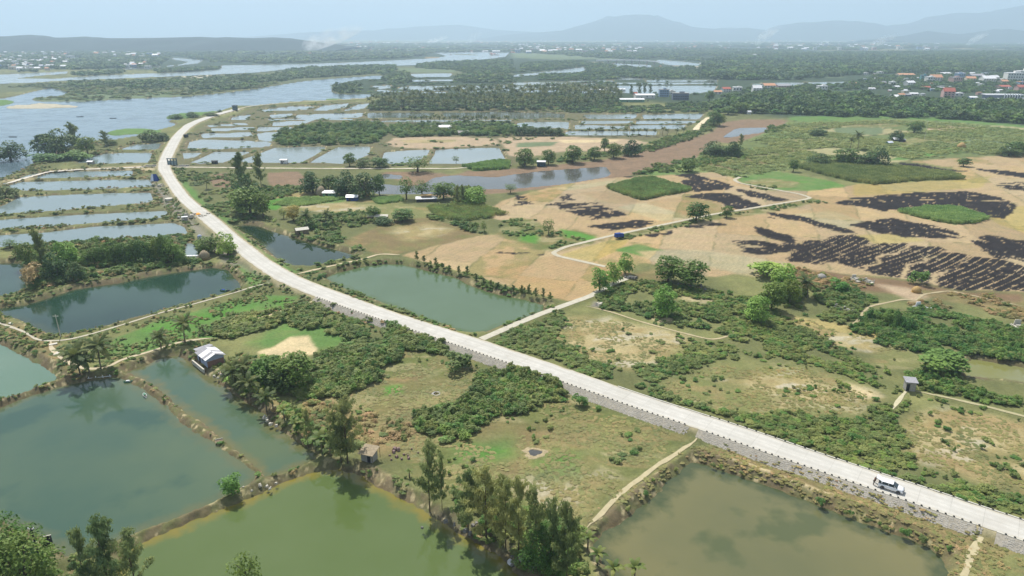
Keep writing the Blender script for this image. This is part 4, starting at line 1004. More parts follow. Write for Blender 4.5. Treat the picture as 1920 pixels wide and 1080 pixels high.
# ------------------------------------------------------------------ road, embankment, ways
def strip_mesh(name, C, hw, z, mat, cross=(-1, -0.5, 0, 0.5, 1), jit=0.0, drop=0.0):
    T = np.gradient(C, axis=0); T /= np.hypot(*T.T)[:, None]
    N = np.c_[-T[:, 1], T[:, 0]]
    hw = np.broadcast_to(hw, len(C))
    V = []
    L = np.arange(len(C))
    for k, cx in enumerate(cross):
        j = (fbm(L * 0.55, L * 0 + k * 9.1, 5, 3) - 0.5) * 2 * jit if abs(cx) == 1 else 0
        P = C + N * (cx * (hw + j))[:, None]
        V.append(np.c_[P, np.full(len(C), z - (drop if abs(cx) == 1 else 0))])
    V = np.concatenate(V)
    n = len(C)
    F = [(k * n + i, (k + 1) * n + i, (k + 1) * n + i + 1, k * n + i + 1) for k in range(len(cross) - 1) for i in range(n - 1)]
    F = [f[::-1] for f in F]
    me = mesh_np(name, V, F, [mat], False)
    a = me.attributes.new("lane", 'FLOAT_VECTOR', 'POINT')
    sl_ = np.r_[0, np.cumsum(np.hypot(*np.diff(C, axis=0).T))]
    a.data.foreach_set("vector", np.concatenate([np.c_[sl_, np.full(n, cx), np.zeros(n)] for cx in cross]).astype(np.float32).ravel())
    return me


RC = smooth(resample(ROAD_C, 1.0), 2)
RHW = np.interp(np.r_[0, np.cumsum(np.hypot(*np.diff(RC, axis=0).T))], ROAD_LEN, ROAD_HW)
tag(link("road", strip_mesh("road", RC, RHW, ROAD_Z, m_road, jit=0.35)), "pale concrete road sweeping in a long bend across the ponds", kind="structure")
def way_half(w, poly):
    L = np.r_[0, np.cumsum(np.hypot(*np.diff(poly, axis=0).T))]
    if w[0] == "lane": return w[2] / 2 + 0 * L
    e = np.minimum(L, L[-1] - L)
    return w[2] / 2 * (0.25 + 0.75 * sst(0, min(5, L[-1] * .25), e)) * (0.55 + 0.9 * fbm(L / 3.5, L * 0 + w[2] * 7, 6, 3))


for k, (w, poly) in enumerate(zip(WAYS, WAY_W)):
    mt = simple_mat("way_" + w[0], tuple(q * 0.78 for q in w[3]), 0.95, 0.12, 0.8)
    tag(link(w[0], strip_mesh(w[0], poly, way_half(w, poly), w[4] + 0.07 + 0.004 * (k % 5), mt, (-1, 0, 1), w[6] * w[2] * 0.35)), w[1], kind="structure")
# ------------------------------------------------------------------ vegetation meshes
def cloud(lobes, n, size, rng, asp=1.5, up=0.8, zmin=0.0, shell=0.72, hang=0.0):
    """many small leaf faces spread through overlapping lobes (cx, cy, cz, rx, rz)"""
    L = np.array(lobes, float)
    w = L[:, 3] ** 2; w /= w.sum()
    k = rng.choice(len(L), n, p=w)
    d = rng.normal(size=(n, 3)); d /= np.linalg.norm(d, axis=1)[:, None]
    d[:, 2] = np.where(d[:, 2] < -0.35, -d[:, 2], d[:, 2])
    r = shell + (1.06 - shell) * rng.random(n) ** 0.7
    lump = 1 + 0.22 * (fbm(d[:, 0] * 2.2 + k * 3.3 + 50, d[:, 1] * 2.2 + d[:, 2] * 2.2 + 50, 2, 2) - 0.5) * 2
    p = L[k, :3] + d * (r * lump)[:, None] * np.c_[L[k, 3], L[k, 3], L[k, 4]]
    p[:, 2] = np.maximum(p[:, 2], zmin + 0.02)
    nrm = d * 0.8 + rng.normal(size=(n, 3)) * 0.55 + np.array([0, 0, up])
    nrm /= np.linalg.norm(nrm, axis=1)[:, None]
    a = np.cross(nrm, rng.normal(size=(n, 3)))
    if hang:
        a = a * (1 - hang) + np.array([0, 0, -1.0]) * hang
        a -= nrm * (a * nrm).sum(1)[:, None]
    a /= np.linalg.norm(a, axis=1)[:, None] + 1e-9
    b = np.cross(nrm, a)
    s = size * (0.6 + 0.8 * rng.random(n))[:, None]
    a = a * s * asp * 0.5; b = b * s * 0.5
    V = np.stack([p - a, p + b * 0.9, p + a, p - b * 0.9], 1).reshape(-1, 3)
    F = np.arange(n * 4).reshape(n, 4)
    return V, F


def join(parts):
    V = []; F = []; o = 0
    for v, f in parts:
        V.append(v); F.append(f + o); o += len(v)
    return np.concatenate(V), np.concatenate(F)


K = 1.0
LM = {
 "broad": leaf_mat("leaf_green", lin(66,96,40,K), lin(112,144,68,K)),
 "dark": leaf_mat("leaf_dark", lin(52,80,44,K), lin(92,122,66,K)),
 "lime": leaf_mat("leaf_bright", lin(84,128,50,K), lin(144,184,92,K)),
 "mang": leaf_mat("leaf_mangrove", lin(70,108,48,K), lin(116,152,76,K)),
 "casu": leaf_mat("leaf_casuarina", lin(112,130,84,K), lin(164,178,122,K), clump=2.5, trans=.45),
 "casd": leaf_mat("leaf_casuarina_dark", lin(92,112,70,K), lin(142,158,106,K), clump=2.5, trans=.45),
 "palm": leaf_mat("leaf_palm", lin(64,86,46,K*.8), lin(116,132,80,K*.8), trans=0.35),
 "bana": leaf_mat("leaf_banana", lin(80,108,50,K*.8), lin(132,148,82,K*.8), trans=0.3),
 "bush": leaf_mat("leaf_bush", lin(84,106,56,K), lin(134,150,90,K), rnd=0.2, hue=0.02),
 "bushg": leaf_mat("leaf_bush_green", lin(70,106,48,K), lin(118,154,78,K), rnd=0.2, hue=0.03),
 "dry": leaf_mat("leaf_dry", lin(136,126,86,K), lin(182,168,122,K), rnd=0.2, hue=0.03),
 "corn": leaf_mat("leaf_corn", lin(108,128,72,K*1.1), lin(154,166,110,K*1.1), rnd=0.12, hue=0.01),
 "corng": leaf_mat("leaf_corn_green", lin(108,140,78,K*1.2), lin(152,178,114,K*1.2), rnd=0.1, hue=0.01),
 "grass": leaf_mat("leaf_grass", lin(132,136,84,K*.8), lin(168,166,112,K*.8), rnd=0.12, hue=0.03),
 "yel": leaf_mat("leaf_yellow", lin(150,136,66,K), lin(196,176,100,K)),
 "far": leaf_mat("leaf_far", lin(48,76,40,K), lin(88,120,62,K), rnd=0.3, hue=0.03),
}
m_bark = simple_mat("bark", lin(120,104,84,.6), 0.9, 0.25, 4)
m_barkp = simple_mat("bark_pale", lin(150,138,118,.62), 0.9, 0.2, 4)


def trunk_mesh(name, rng, forks=5, top=0.62, r=0.03, spread=0.26, mat=None):
    m = MB()
    lean = rng.normal(size=2) * 0.03
    m.tube([(0, 0, -0.04), (lean[0] * .5, lean[1] * .5, top * 0.3), (lean[0], lean[1], top * 0.6)], [r * 1.3, r, r * 0.8], 6)
    for k in range(forks):
        a = 2 * math.pi * (k + rng.random() * .6) / forks
        s = spread * (0.6 + 0.5 * rng.random())
        z0 = top * (0.35 + 0.25 * rng.random())
        m.tube([(lean[0], lean[1], z0), (lean[0] + math.cos(a) * s * .5, lean[1] + math.sin(a) * s * .5, z0 + (top - z0) * .6), (lean[0] + math.cos(a) * s, lean[1] + math.sin(a) * s, top + .1 * rng.random())], [r * .6, r * .4, r * .15], 5, False)
    return m.mesh(name, [mat or m_bark], True)


def crown_broad(seed, mat, n=1700, size=0.05, zc=0.56, low=0.12):
    rng = np.random.default_rng(seed)
    lobes = [(0, 0, zc, 0.33, 0.34), (0, 0, 0.34, 0.30, 0.24)]
    for k in range(11):
        a = rng.random() * 6.283; q = 0.16 + 0.18 * rng.random(); z = low + 0.14 + (0.86 - low - 0.2) * rng.random()
        s = 0.13 + 0.09 * rng.random()
        f = 1.0 - 0.5 * max(0, (z - 0.6) / 0.3)
        lobes.append((math.cos(a) * q * f, math.sin(a) * q * f, z, s, s * 0.85))
    for k in range(5):
        a = k * 1.26 + rng.random(); lobes.append((math.cos(a) * .22, math.sin(a) * .22, low + .14, .17, .14))
    V, F = cloud(lobes, n, size, rng)
    return mesh_np("crown", V, F, [mat])


def crown_clump(seed, mat, n=1700, size=0.05):
    rng = np.random.default_rng(seed)
    lobes = []
    for k in range(14):
        a = rng.random() * 6.283; q = 0.34 * math.sqrt(rng.random()); z = 0.12 + 0.68 * rng.random() * (1 - 0.5 * q / 0.34)
        s = 0.15 + 0.08 * rng.random()
        lobes.append((math.cos(a) * q, math.sin(a) * q, z, s, s * 0.8))
    for k in range(6):
        a = k * 1.05 + rng.random(); lobes.append((math.cos(a) * .30, math.sin(a) * .30, .14, .17, .16))
    V, F = cloud(lobes, n, size, rng)
    return mesh_np("crown", V, F, [mat])


def crown_casu(seed, mat, n=3200, dens=22):
    rng = np.random.default_rng(seed)
    parts = []
    lobes = []
    for k in range(dens):
        z = 0.20 + 0.78 * (k + rng.random()) / dens
        R = 0.56 * min(1.0, (1.06 - z) * 2.2) ** 0.8 * (0.25 + 0.8 * rng.random())
        a = rng.random() * 6.283
        for f in (0.35, 0.7, 1.0):
            lobes.append((math.cos(a) * R * f, math.sin(a) * R * f, z + 0.10 * f * f, 0.05 + 0.08 * rng.random(), 0.05))
    V, F = cloud(lobes, n, 0.022, rng, asp=4.0, up=0.2, shell=0.15, hang=0.35)
    return mesh_np("crown", V, F, [mat])


def crown_bush(seed, mat, n=420, size=0.10):
    rng = np.random.default_rng(seed)
    lobes = [(0, 0, 0.35, 0.32, 0.36)]
    for k in range(7):
        a = rng.random() * 6.283; q = 0.20 + 0.22 * rng.random(); s = 0.14 + 0.14 * rng.random()
        lobes.append((math.cos(a) * q, math.sin(a) * q, 0.2 + 0.45 * rng.random(), s, s * 1.1))
    V, F = cloud(lobes, n, size, rng, zmin=0.0)
    return mesh_np("bush", V, F, [mat])


def frond_mesh(name, rng, mat, L=1.0, droop=0.55, lift=0.55, seg=9, wid=0.17):
    """one feather leaf along +X, arching"""
    V = []; F = []
    pts = []
    ang = lift; p = np.array([0.0, 0.0]); st = L / seg
    for i in range(seg + 1):
        pts.append(p.copy()); p = p + st * np.array([math.cos(ang), math.sin(ang)]); ang -= droop * 2.1 / seg * (0.5 + i / seg)
    for i in range(seg):
        a = pts[i]; b = pts[i + 1]; t = (i + .5) / seg
        w = wid * (math.sin(math.pi * min(1, t * 0.9 + 0.12)) ** 0.6)
        for sgn in (-1, 1):
            for q in (0.0, 0.5):
                x0 = a + (b - a) * q; x1 = a + (b - a) * (q + 0.42)
                dz = -w * (0.45 + 0.3 * rng.random())
                o = len(V)
                V += [(x0[0], 0, x0[1]), (x1[0], 0, x1[1]), (x1[0] + w * .55, sgn * w, x1[1] + dz), (x0[0] + w * .5, sgn * w, x0[1] + dz)]
                F.append((o, o + 1, o + 2, o + 3))
    return np.array(V), np.array(F)


def rotz(v, a):
    c, s = math.cos(a), math.sin(a)
    return np.c_[v[:, 0] * c - v[:, 1] * s, v[:, 0] * s + v[:, 1] * c, v[:, 2]]


rngp = np.random.default_rng(11)
FRONDS = []
for k in range(4):
    V, F = frond_mesh("frond", rngp, None, 1.0, 0.5 + 0.25 * rngp.random(), 0.0)
    FRONDS.append(mesh_np("frond", V, F, [LM["palm"]]))


def palm_crown(seed, n=15, mat=None, seg=6):
    rng = np.random.default_rng(seed); ps = []
    for k in range(n):
        V, F = frond_mesh("f", rng, None, 0.9 + .2 * rng.random(), 0.55 + .2 * rng.random(), 1.15 - 1.4 * k / n, seg)
        ps.append((rotz(V, k * 2.399 + rng.random() * .3), F))
    V, F = join(ps)
    return mesh_np("crown", V, F, [mat or LM["palm"]])


PALM_CR = [palm_crown(s) for s in (1, 2, 3)]


def palm_trunk(h, bend, rng, r=0.16):
    m = MB(); pts = []; rad = []
    for k in range(7):
        t = k / 6
        pts.append((bend * t * t, 0, h * t - (0.3 if k == 0 else 0))); rad.append(r * (1.25 - 0.5 * t))
    m.tube(pts, rad, 7)
    return m.mesh("trunk", [m_barkp], True)


def banana_parts(rng, n=8):
    out = []
    for k in range(n):
        lift = 1.25 - 0.9 * k / n; L = 1.0; seg = 6; V = []; F = []
        p = np.array([0.0, 0.0]); ang = lift
        for i in range(seg + 1):
            t = i / seg; w = 0.17 * (math.sin(math.pi * min(1, max(0.04, t * .93 + .05))) ** 0.7)
            V += [(p[0], -w, p[1] - w * .25), (p[0], 0, p[1]), (p[0], w, p[1] - w * .25)]
            p = p + L / seg * np.array([math.cos(ang), math.sin(ang)]); ang -= (0.32 + .15 * rng.random()) * (0.4 + t)
        for i in range(seg):
            F += [(i * 3, i * 3 + 1, i * 3 + 4, i * 3 + 3), (i * 3 + 1, i * 3 + 2, i * 3 + 5, i * 3 + 4)]
        out.append((np.array(V), np.array(F)))
    return out


def pmesh_banana(seed, mat):
    rng = np.random.default_rng(seed)
    V, F = join([(rotz(v, i * 2.4 + rng.random()) * [0.5, 0.5, 0.55] + [0, 0, 0.45], f) for i, (v, f) in enumerate(banana_parts(rng))])
    return mesh_np("leaves", V, F, [mat])


def pmesh_corn(seed, mat, n=14):
    rng = np.random.default_rng(seed); V = []; F = []
    for k in range(n):
        x, y = rng.random(2) - .5
        h = .8 + .25 * rng.random()
        for j in range(6):
            a = rng.random() * 6.28; z = h * (0.25 + 0.75 * (j + rng.random()) / 6); L = .22 + .14 * rng.random(); w = .035
            c, s = math.cos(a), math.sin(a); o = len(V)
            V += [(x - s * w, y + c * w, z - .08), (x + s * w, y - c * w, z - .08), (x + c * L * .6 + s * w, y + s * L * .6 - c * w, z + .06), (x + c * L, y + s * L, z - .05)]
            F.append((o, o + 1, o + 2, o + 3))
    return mesh_np("corn", np.array(V), np.array(F), [mat])


def pmesh_tuft(seed, mat, n=16):
    rng = np.random.default_rng(seed); V = []; F = []
    for k in range(n):
        x, y = (rng.random(2) - .5) * .5; a = rng.random() * 6.28; h = .5 + .5 * rng.random(); L = .3 * rng.random() + .1; w = .06
        c, s = math.cos(a), math.sin(a); o = len(V)
        V += [(x - s * w, y + c * w, 0), (x + s * w, y - c * w, 0), (x + c * L * .5 + s * w * .6, y + s * L * .5 - c * w * .6, h * .7), (x + c * L, y + s * L, h)]
        F.append((o, o + 1, o + 2, o + 3))
    return mesh_np("tuft", np.array(V), np.array(F), [mat])


CROWN = {
 "broad": [crown_broad(s, LM["broad"]) for s in (1, 2, 3, 4)],
 "big": [crown_broad(s, LM["broad"], 5200, .026, low=0.04) for s in (5, 6)],
 "lime": [crown_broad(s, LM["lime"], low=0.06, zc=.52) for s in (11, 12, 13)],
 "dark": [crown_clump(s, LM["dark"]) for s in (21, 22, 23)],
 "mang": [crown_clump(s, LM["mang"]) for s in (31, 32, 33)],
 "casu": [crown_casu(s, LM["casu"]) for s in (41, 42, 43)],
 "casud": [crown_casu(s, LM["casd"], 4200, 34) for s in (44, 45)],
 "yel": [crown_broad(51, LM["yel"], low=.1)],
 "thin": [crown_broad(s, LM["broad"], 700, 0.045, low=.2) for s in (61, 62, 63)],
 "bush": [crown_bush(s, LM["bush"], 700, .08) for s in (71, 72, 73)],
 "bushg": [crown_bush(s, LM["bushg"], 700, .08) for s in (74, 75, 76)],
 "bushl": [crown_bush(s, LM["lime"], 700, .08) for s in (77, 78)],
 "bushd": [crown_bush(s, LM["dry"], 600, .08) for s in (79, 80)],
}
TRUNK = [trunk_mesh("trunk", np.random.default_rng(s)) for s in (5, 6, 7)]
TRUNK_C = []
for s in (1, 2):
    m = MB(); rr = np.random.default_rng(s)
    m.tube([(0, 0, -.04), (.01, 0, .5), (0, .01, .97)], [.022, .014, .003], 6)
    for k in range(12):
        z = .25 + .6 * k / 12; a = rr.random() * 6.28; R = .3 * (1 - z)
        m.tube([(0, 0, z), (math.cos(a) * R, math.sin(a) * R, z + .08)], [.007, .002], 4, False)
    TRUNK_C.append(m.mesh("trunk", [m_bark], True))
NAMES = dict(big="broadleaf_tree", broad="broadleaf_tree", lime="broadleaf_tree", dark="bamboo_thicket_tree", mang="mangrove_tree", casu="casuarina_tree", casud="casuarina_tree", yel="broadleaf_tree",
             thin="slender_tree", bush="shrub", bushg="shrub", bushl="shrub", bushd="shrub")
NAMES["dark"] = "dense_tree"
_cnt = [0]


def ground_at(x, y):
    X, Y = G(x, y)
    for _ in range(2):
        z = float(terrain_z(np.array([X]), np.array([Y]))[0])
        X, Y = G(x, y, z)
    return X, Y, max(z, -0.9)


def tree(kind, x, yt, yb, wpx, label, group=None, minh=0.5):
    X, Y, z = ground_at(x, yb)
    h = max(minh, vheight(x, yt, yb, z)); w = max(0.5, wpx / ppm(x, yb, z)) * (1.3 if kind.startswith('casu') and yb > 700 else 1.22)
    _cnt[0] += 1; k = _cnt[0]
    e = empty(NAMES[kind], (X, Y, z), k * 1.7, (w, w, h))
    tag(e, label, "shrub" if kind.startswith("bush") else "tree", group)
    cr = CROWN[kind]
    link("crown", cr[k % len(cr)], e)
    if not kind.startswith("bush"):
        tr = TRUNK_C if kind.startswith("casu") else TRUNK
        link("trunk", tr[k % len(tr)], e)
    return e


_pt = {}


def palm(x, ytop, yb, wpx, label, group=None, detail=True, bend=None):
    """ytop: pixel row of the heart of the crown"""
    X, Y, z = ground_at(x, yb)
    h = max(1.0, vheight(x, ytop, yb, z)); R = wpx / ppm(x, yb, z) / 2 * 1.15
    _cnt[0] += 1; k = _cnt[0]
    e = empty("coconut_palm", (X, Y, z), k * 2.1)
    tag(e, label, "palm tree", group)
    rr = np.random.default_rng(k)
    bend = (rr.random() * .8 + .2) if bend is None else bend
    key = round(h) if not detail else k
    if key not in _pt: _pt[key] = (palm_trunk(round(h) if not detail else h, bend, rr), bend)
    tm, bd = _pt[key]
    link("trunk", tm, e)
    hh = round(h) if not detail else h
    if detail:
        n = 17
        for i in range(n):
            f = link("frond", FRONDS[i % 4], e)
            f.location = (bd, 0, hh)
            f.rotation_euler = (0, -(1.05 - 1.55 * i / n), i * 2.399 + rr.random() * .3)
            s = R * (0.9 + .2 * rr.random()); f.scale = (s, s, s)
    else:
        f = link("crown", PALM_CR[k % 3], e); f.location = (bd, 0, hh); f.scale = (R, R, R)
    return e


BAN_LEAF = []
for i, (v, f) in enumerate(banana_parts(np.random.default_rng(4), 8)):
    BAN_LEAF.append(mesh_np("leaf", v, f, [LM["bana"]], True))


def banana(x, yb, hpx, label, group=None):
    X, Y, z = ground_at(x, yb)
    h = max(1.5, vheight(x, yb - hpx, yb, z))
    _cnt[0] += 1; k = _cnt[0]
    e = empty("banana_plant", (X, Y, z), k * 1.3)
    tag(e, label, "banana plant", group)
    m = MB(); m.tube([(0, 0, -.2), (0.03, 0, h * .3), (0, 0, h * .55)], [.16, .13, .07], 7)
    m.build("stem", m_barkp, e, True)
    for i in range(8):
        l = link("leaf", BAN_LEAF[i], e); l.location = (0, 0, h * .52); l.rotation_euler = (0, 0, i * 2.4 + k); l.scale = (h * .46,) * 3
    return e


# ------------------------------------------------------------------ uncountable growth, scattered as one object each
def gn_scatter(name, pts, rz, scl, idx, protos, label, cat=None):
    me = mesh_np(name, pts, [])
    for nm, ty, dt in (("rz", 'FLOAT', rz), ("pi", 'INT', idx)):
        a = me.attributes.new(nm, ty, 'POINT'); a.data.foreach_set("value", np.asarray(dt, np.float32 if ty == 'FLOAT' else np.int32))
    a = me.attributes.new("sc", 'FLOAT_VECTOR', 'POINT'); a.data.foreach_set("vector", np.asarray(scl, np.float32).ravel())
    o = link(name, me)
    c = bpy.data.collections.new(name + "_kinds")
    for i, pm in enumerate(protos):
        c.objects.link(bpy.data.objects.new("%s_%02d" % (name, i), pm))
    ng = bpy.data.node_groups.new(name, 'GeometryNodeTree')
    ng.interface.new_socket("Geometry", in_out='INPUT', socket_type='NodeSocketGeometry')
    ng.interface.new_socket("Geometry", in_out='OUTPUT', socket_type='NodeSocketGeometry')
    N = ng.nodes.new; Lk = ng.links.new
    gi = N("NodeGroupInput"); go = N("NodeGroupOutput"); iop = N("GeometryNodeInstanceOnPoints"); ci = N("GeometryNodeCollectionInfo")
    ci.inputs["Collection"].default_value = c; ci.inputs["Separate Children"].default_value = True; ci.inputs["Reset Children"].default_value = True
    def attr(nm, ty):
        n = N("GeometryNodeInputNamedAttribute"); n.data_type = ty; n.inputs["Name"].default_value = nm
        return [s for s in n.outputs if s.enabled and s.name == "Attribute"][0]
    cx = N("ShaderNodeCombineXYZ"); Lk(attr("rz", 'FLOAT'), cx.inputs["Z"])
    er = N("FunctionNodeEulerToRotation"); Lk(cx.outputs[0], er.inputs[0])
    Lk(gi.outputs[0], iop.inputs["Points"]); Lk(ci.outputs[0], iop.inputs["Instance"])
    iop.inputs["Pick Instance"].default_value = True
    Lk(attr("pi", 'INT'), iop.inputs["Instance Index"]); Lk(er.outputs[0], iop.inputs["Rotation"]); Lk(attr("sc", 'FLOAT_VECTOR'), iop.inputs["Scale"])
    Lk(iop.outputs[0], go.inputs[0])
    md = o.modifiers.new("scatter", 'NODES'); md.node_group = ng
    return tag(o, label, cat, kind="stuff")


KEEP = world_poly([(1796,674),(1822,664),(1870,674),(1990,694),(1990,770),(1900,752),(1800,724)])
WAYS_ALL = [(p, w[2] / 2) for w, p in zip(WAYS, WAY_W)]


def scat(name, label, polys, spacing, w, h, protos, seed=0, minz=-0.35, straight=False, cells=False, patch=None, jit=0.35, road=0.6, waymar=0.5, px=True, weights=None, sink=0.0):
    """w, h: (min, max) metres. patch=(scale, threshold) leaves gaps."""
    rng = np.random.default_rng(seed + 100)
    AX = []; AY = []
    for p in polys:
        q = world_poly(p) if straight else chaikin(world_poly(p), True, 1, .12)
        lo = q.min(0); hi = q.max(0)
        n = int((hi[0] - lo[0]) * (hi[1] - lo[1]) / spacing ** 2)
        if n > 600000: n = 600000
        x = lo[0] + (hi[0] - lo[0]) * rng.random(n); y = lo[1] + (hi[1] - lo[1]) * rng.random(n)
        J_ = .6 if straight else 1.0
        k = inside(q, x + J_ * ((fbm(x / 9, y / 9, 3, 2) - .5) * 7 * (not straight) + (fbm(x / 2.2, y / 2.2, 5, 2) - .5) * 4), y + J_ * ((fbm(x / 9, y / 9, 8, 2) - .5) * 7 * (not straight) + (fbm(x / 2.2, y / 2.2, 11, 2) - .5) * 4))
        AX.append(x[k]); AY.append(y[k])
    x = np.concatenate(AX); y = np.concatenate(AY)
    if patch:
        k = fbm(x / patch[0], y / patch[0], seed + 2, 3) > patch[1]
        x = x[k]; y = y[k]
    if cells:
        q_, q2_, e_ = corn_cell(x, y)
        k = (q2_ <= .88) & (e_ > 2.2) & (q_ > .12)
        x = x[k]; y = y[k]
    z = terrain_z(x, y)
    k = z > minz
    k &= ~inside(KEEP, x, y)
    if road is not None:
        near = (x > ROAD_C[:, 0].min() - 5) & (x < ROAD_C[:, 0].max() + 5)
        rd = np.full(len(x), 99.0)
        if near.any(): rd[near] = road_dist(x[near], y[near])
        k &= rd > road
    if waymar is not None:
        for wp, hw in WAYS_ALL:
            lo = wp.min(0) - 4; hi = wp.max(0) + 4
            ix = np.nonzero((x > lo[0]) & (x < hi[0]) & (y > lo[1]) & (y < hi[1]))[0]
            if len(ix):
                d, _ = seg_dist(wp, x[ix], y[ix], False)
                k[ix] &= d > hw + waymar
    x = x[k]; y = y[k]; z = z[k]; n = len(x)
    if n == 0: return None
    tall = 0.65 + 0.7 * fbm(x / 6, y / 6, seed + 9, 3)
    ww = w[0] + (w[1] - w[0]) * rng.random(n) ** 1.5; hh = (h[0] + (h[1] - h[0]) * rng.random(n) ** 1.3) * (1 if straight else tall)
    idx = rng.choice(len(protos), n, p=weights)
    return gn_scatter(name, np.c_[x, y, z - sink], rng.random(n) * 6.283, np.c_[ww, ww * (0.8 + .4 * rng.random(n)), hh], idx, protos, label)
B_OL = [crown_bush(s, LM["bush"], 360, .12) for s in (171, 172, 173)]
B_GR = [crown_bush(s, LM["bushg"], 360, .12) for s in (174, 175, 176)]
B_DK = [crown_bush(s, LM["broad"], 360, .12) for s in (177, 178)]
B_DR = [crown_bush(s, LM["dry"], 300, .10) for s in (179, 180)]
B_LI = [crown_bush(s, LM["lime"], 360, .12) for s in (181, 182)]
F_TR = [crown_clump(s, LM["far"], 150, .16) for s in (191, 192, 193)] + [crown_clump(s, LM["mang"], 150, .16) for s in (194,)]
F_DK = [crown_clump(s, LM["dark"], 150, .16) for s in (195, 196)]
F_PM = [palm_crown(s, 10, None, 4) for s in (7, 8)]
GR = [crown_bush(s, LM["grass"], 70, .28) for s in (271, 272)]
GRD = [crown_bush(s, LM["dry"], 60, .28) for s in (273,)]
TUFT = [pmesh_tuft(s, LM["grass"]) for s in (1, 2)] + [pmesh_tuft(3, LM["bushg"])]
TUFT_D = [pmesh_tuft(s, LM["dry"]) for s in (4, 5)]
CORN = [pmesh_corn(s, LM["corn"]) for s in (1, 2)]
CORNG = [pmesh_corn(s, LM["corng"]) for s in (3, 4)]

# dense thickets -------------------------------------------------------------
scat("thicket", "broad diagonal thicket of dusty green shrubs left of the road, by the dark green trees", [[(556,735),(575,700),(600,672),(640,648),(700,640),(735,642),(757,655),(745,682),(700,704),(690,720),(655,744),(600,748)]], .8, (1.3,2.9), (1.0,2.2), B_OL+B_OL+B_GR, 1)
scat("thicket", "long thicket of dusty green shrubs reaching from the road embankment down into the pasture", [[(770,795),(800,765),(850,752),(880,720),(895,702),(950,688),(1000,700),(1040,712),(1060,728),(1050,748),(1008,757),(985,780),(930,790),(885,806),(875,828),(850,838),(800,822),(775,812)]], .8, (1.3,2.9), (.9,2.1), B_OL+B_OL+B_GR, 2)
scat("thicket", "band of dark shrubs along the upper edge of the green meadow", [[(400,612),(440,600),(500,585),(560,570),(600,582),(612,605),(590,612),(560,604),(520,608),(480,622),(440,635),(410,630)],[(612,606),(640,600),(690,625),(700,636),(660,636),(620,622)],[(716,620),(740,615),(800,636),(838,652),(835,664),(790,662),(740,648)]], 1.0, (1.8,3.2), (1.0,2.0), B_OL+B_DK, 3)
scat("thicket", "shrubs lining the right side of the road opposite the pastures", [[(918,642),(960,618),(1040,585),(1075,580),(1050,610),(1030,625),(1050,655),(1140,682),(1190,696),(1260,668),(1310,632),(1400,600),(1470,590),(1560,650),(1640,690),(1700,722),(1690,735),(1600,700),(1500,680),(1400,664),(1330,678),(1260,706),(1240,735),(1290,750),(1380,775),(1500,780),(1600,792),(1640,770),(1680,752),(1700,770),(1690,800),(1685,850),(1760,885),(1920,935),(2100,1000),(2100,1030),(1920,972),(1640,880),(1440,808),(1200,735),(1060,690)]], .85, (1.0,2.4), (.4,1.2), B_OL+B_OL+B_GR+B_OL, 4, patch=(9,.36))
scat("thicket", "wide spread of dense green shrubs right of the small round trees", [[(1600,610),(1640,590),(1730,575),(1800,590),(1900,620),(2100,640),(2100,800),(1920,770),(1780,742),(1715,728),(1720,700),(1800,700),(1790,680),(1700,655),(1620,635)]], .95, (1.2,2.8), (.8,1.9), B_GR+B_OL+B_GR, 5, patch=(10,.30))
scat("thicket", "scrub between the straw fields and the dry clearings", [[(1120,560),(1150,540),(1200,520),(1290,540),(1400,560),(1480,540),(1600,540),(1640,560),(1620,600),(1560,600),(1475,588),(1400,598),(1350,634),(1240,600),(1180,590),(1130,578)]], 1.0, (1.1,2.6), (.6,1.6), B_OL+B_OL+B_GR, 6, patch=(9,.42))
scat("thicket", "rusty dry shrubs beside the dirt path under the burnt field", [[(1780,548),(1850,555),(1920,575),(2050,600),(2050,640),(1920,612),(1860,585),(1790,560)],[(1690,570),(1740,562),(1790,580),(1740,592)],[(1480,500),(1560,515),(1640,530),(1600,545),(1500,535),(1450,515)],[(560,770),(620,752),(690,780),(760,790),(780,820),(720,850),(640,840),(600,800)],[(430,610),(455,600),(470,612),(440,625)]], 1.3, (1.2,2.4), (.6,1.4), B_DR+B_DR+B_OL[:1], 7, patch=(6,.4))
scat("undergrowth", "tangled green growth and dry leaves on the bank below the tin hut", [[(420,672),(470,665),(520,690),(540,720),(520,745),(560,780),(600,800),(640,820),(650,855),(605,845),(560,812),(500,770),(450,730),(425,705)]], 1.0, (1.2,2.6), (.7,1.9), B_GR+B_LI+B_OL+B_DR[:1], 8, patch=(5,.38))
scat("undergrowth", "low bushes under the long row of trees between two ponds", [[(62,462),(110,448),(180,450),(300,446),(345,440),(390,470),(395,492),(340,500),(230,512),(130,532),(60,545),(50,500)]], 1.25, (1.5,3.2), (.8,2.4), B_OL+B_GR+B_DK+B_DR[:1], 9, patch=(7,.34))
scat("undergrowth", "bushy growth crowning the banks among the far ponds", [[(330,250),(400,225),(480,200),(690,186),(700,205),(960,208),(1320,210),(1320,226),(1230,262),(1060,262),(960,262),(930,310),(700,314),(480,312),(335,312)]], 4.6, (2.2,4.5), (.6,1.6), B_DK+B_OL+B_GR, 10, minz=.02, patch=(16,.52))
scat("undergrowth", "bushes and dry grass along the dykes of the narrow pond strips", [[(-60,300),(60,290),(200,262),(300,262),(290,330),(330,400),(390,470),(340,500),(-60,560)]], 1.9, (1.0,2.6), (.5,1.5), B_OL+B_DR+B_DK[:1], 11, minz=.02, patch=(7,.44), waymar=.3)
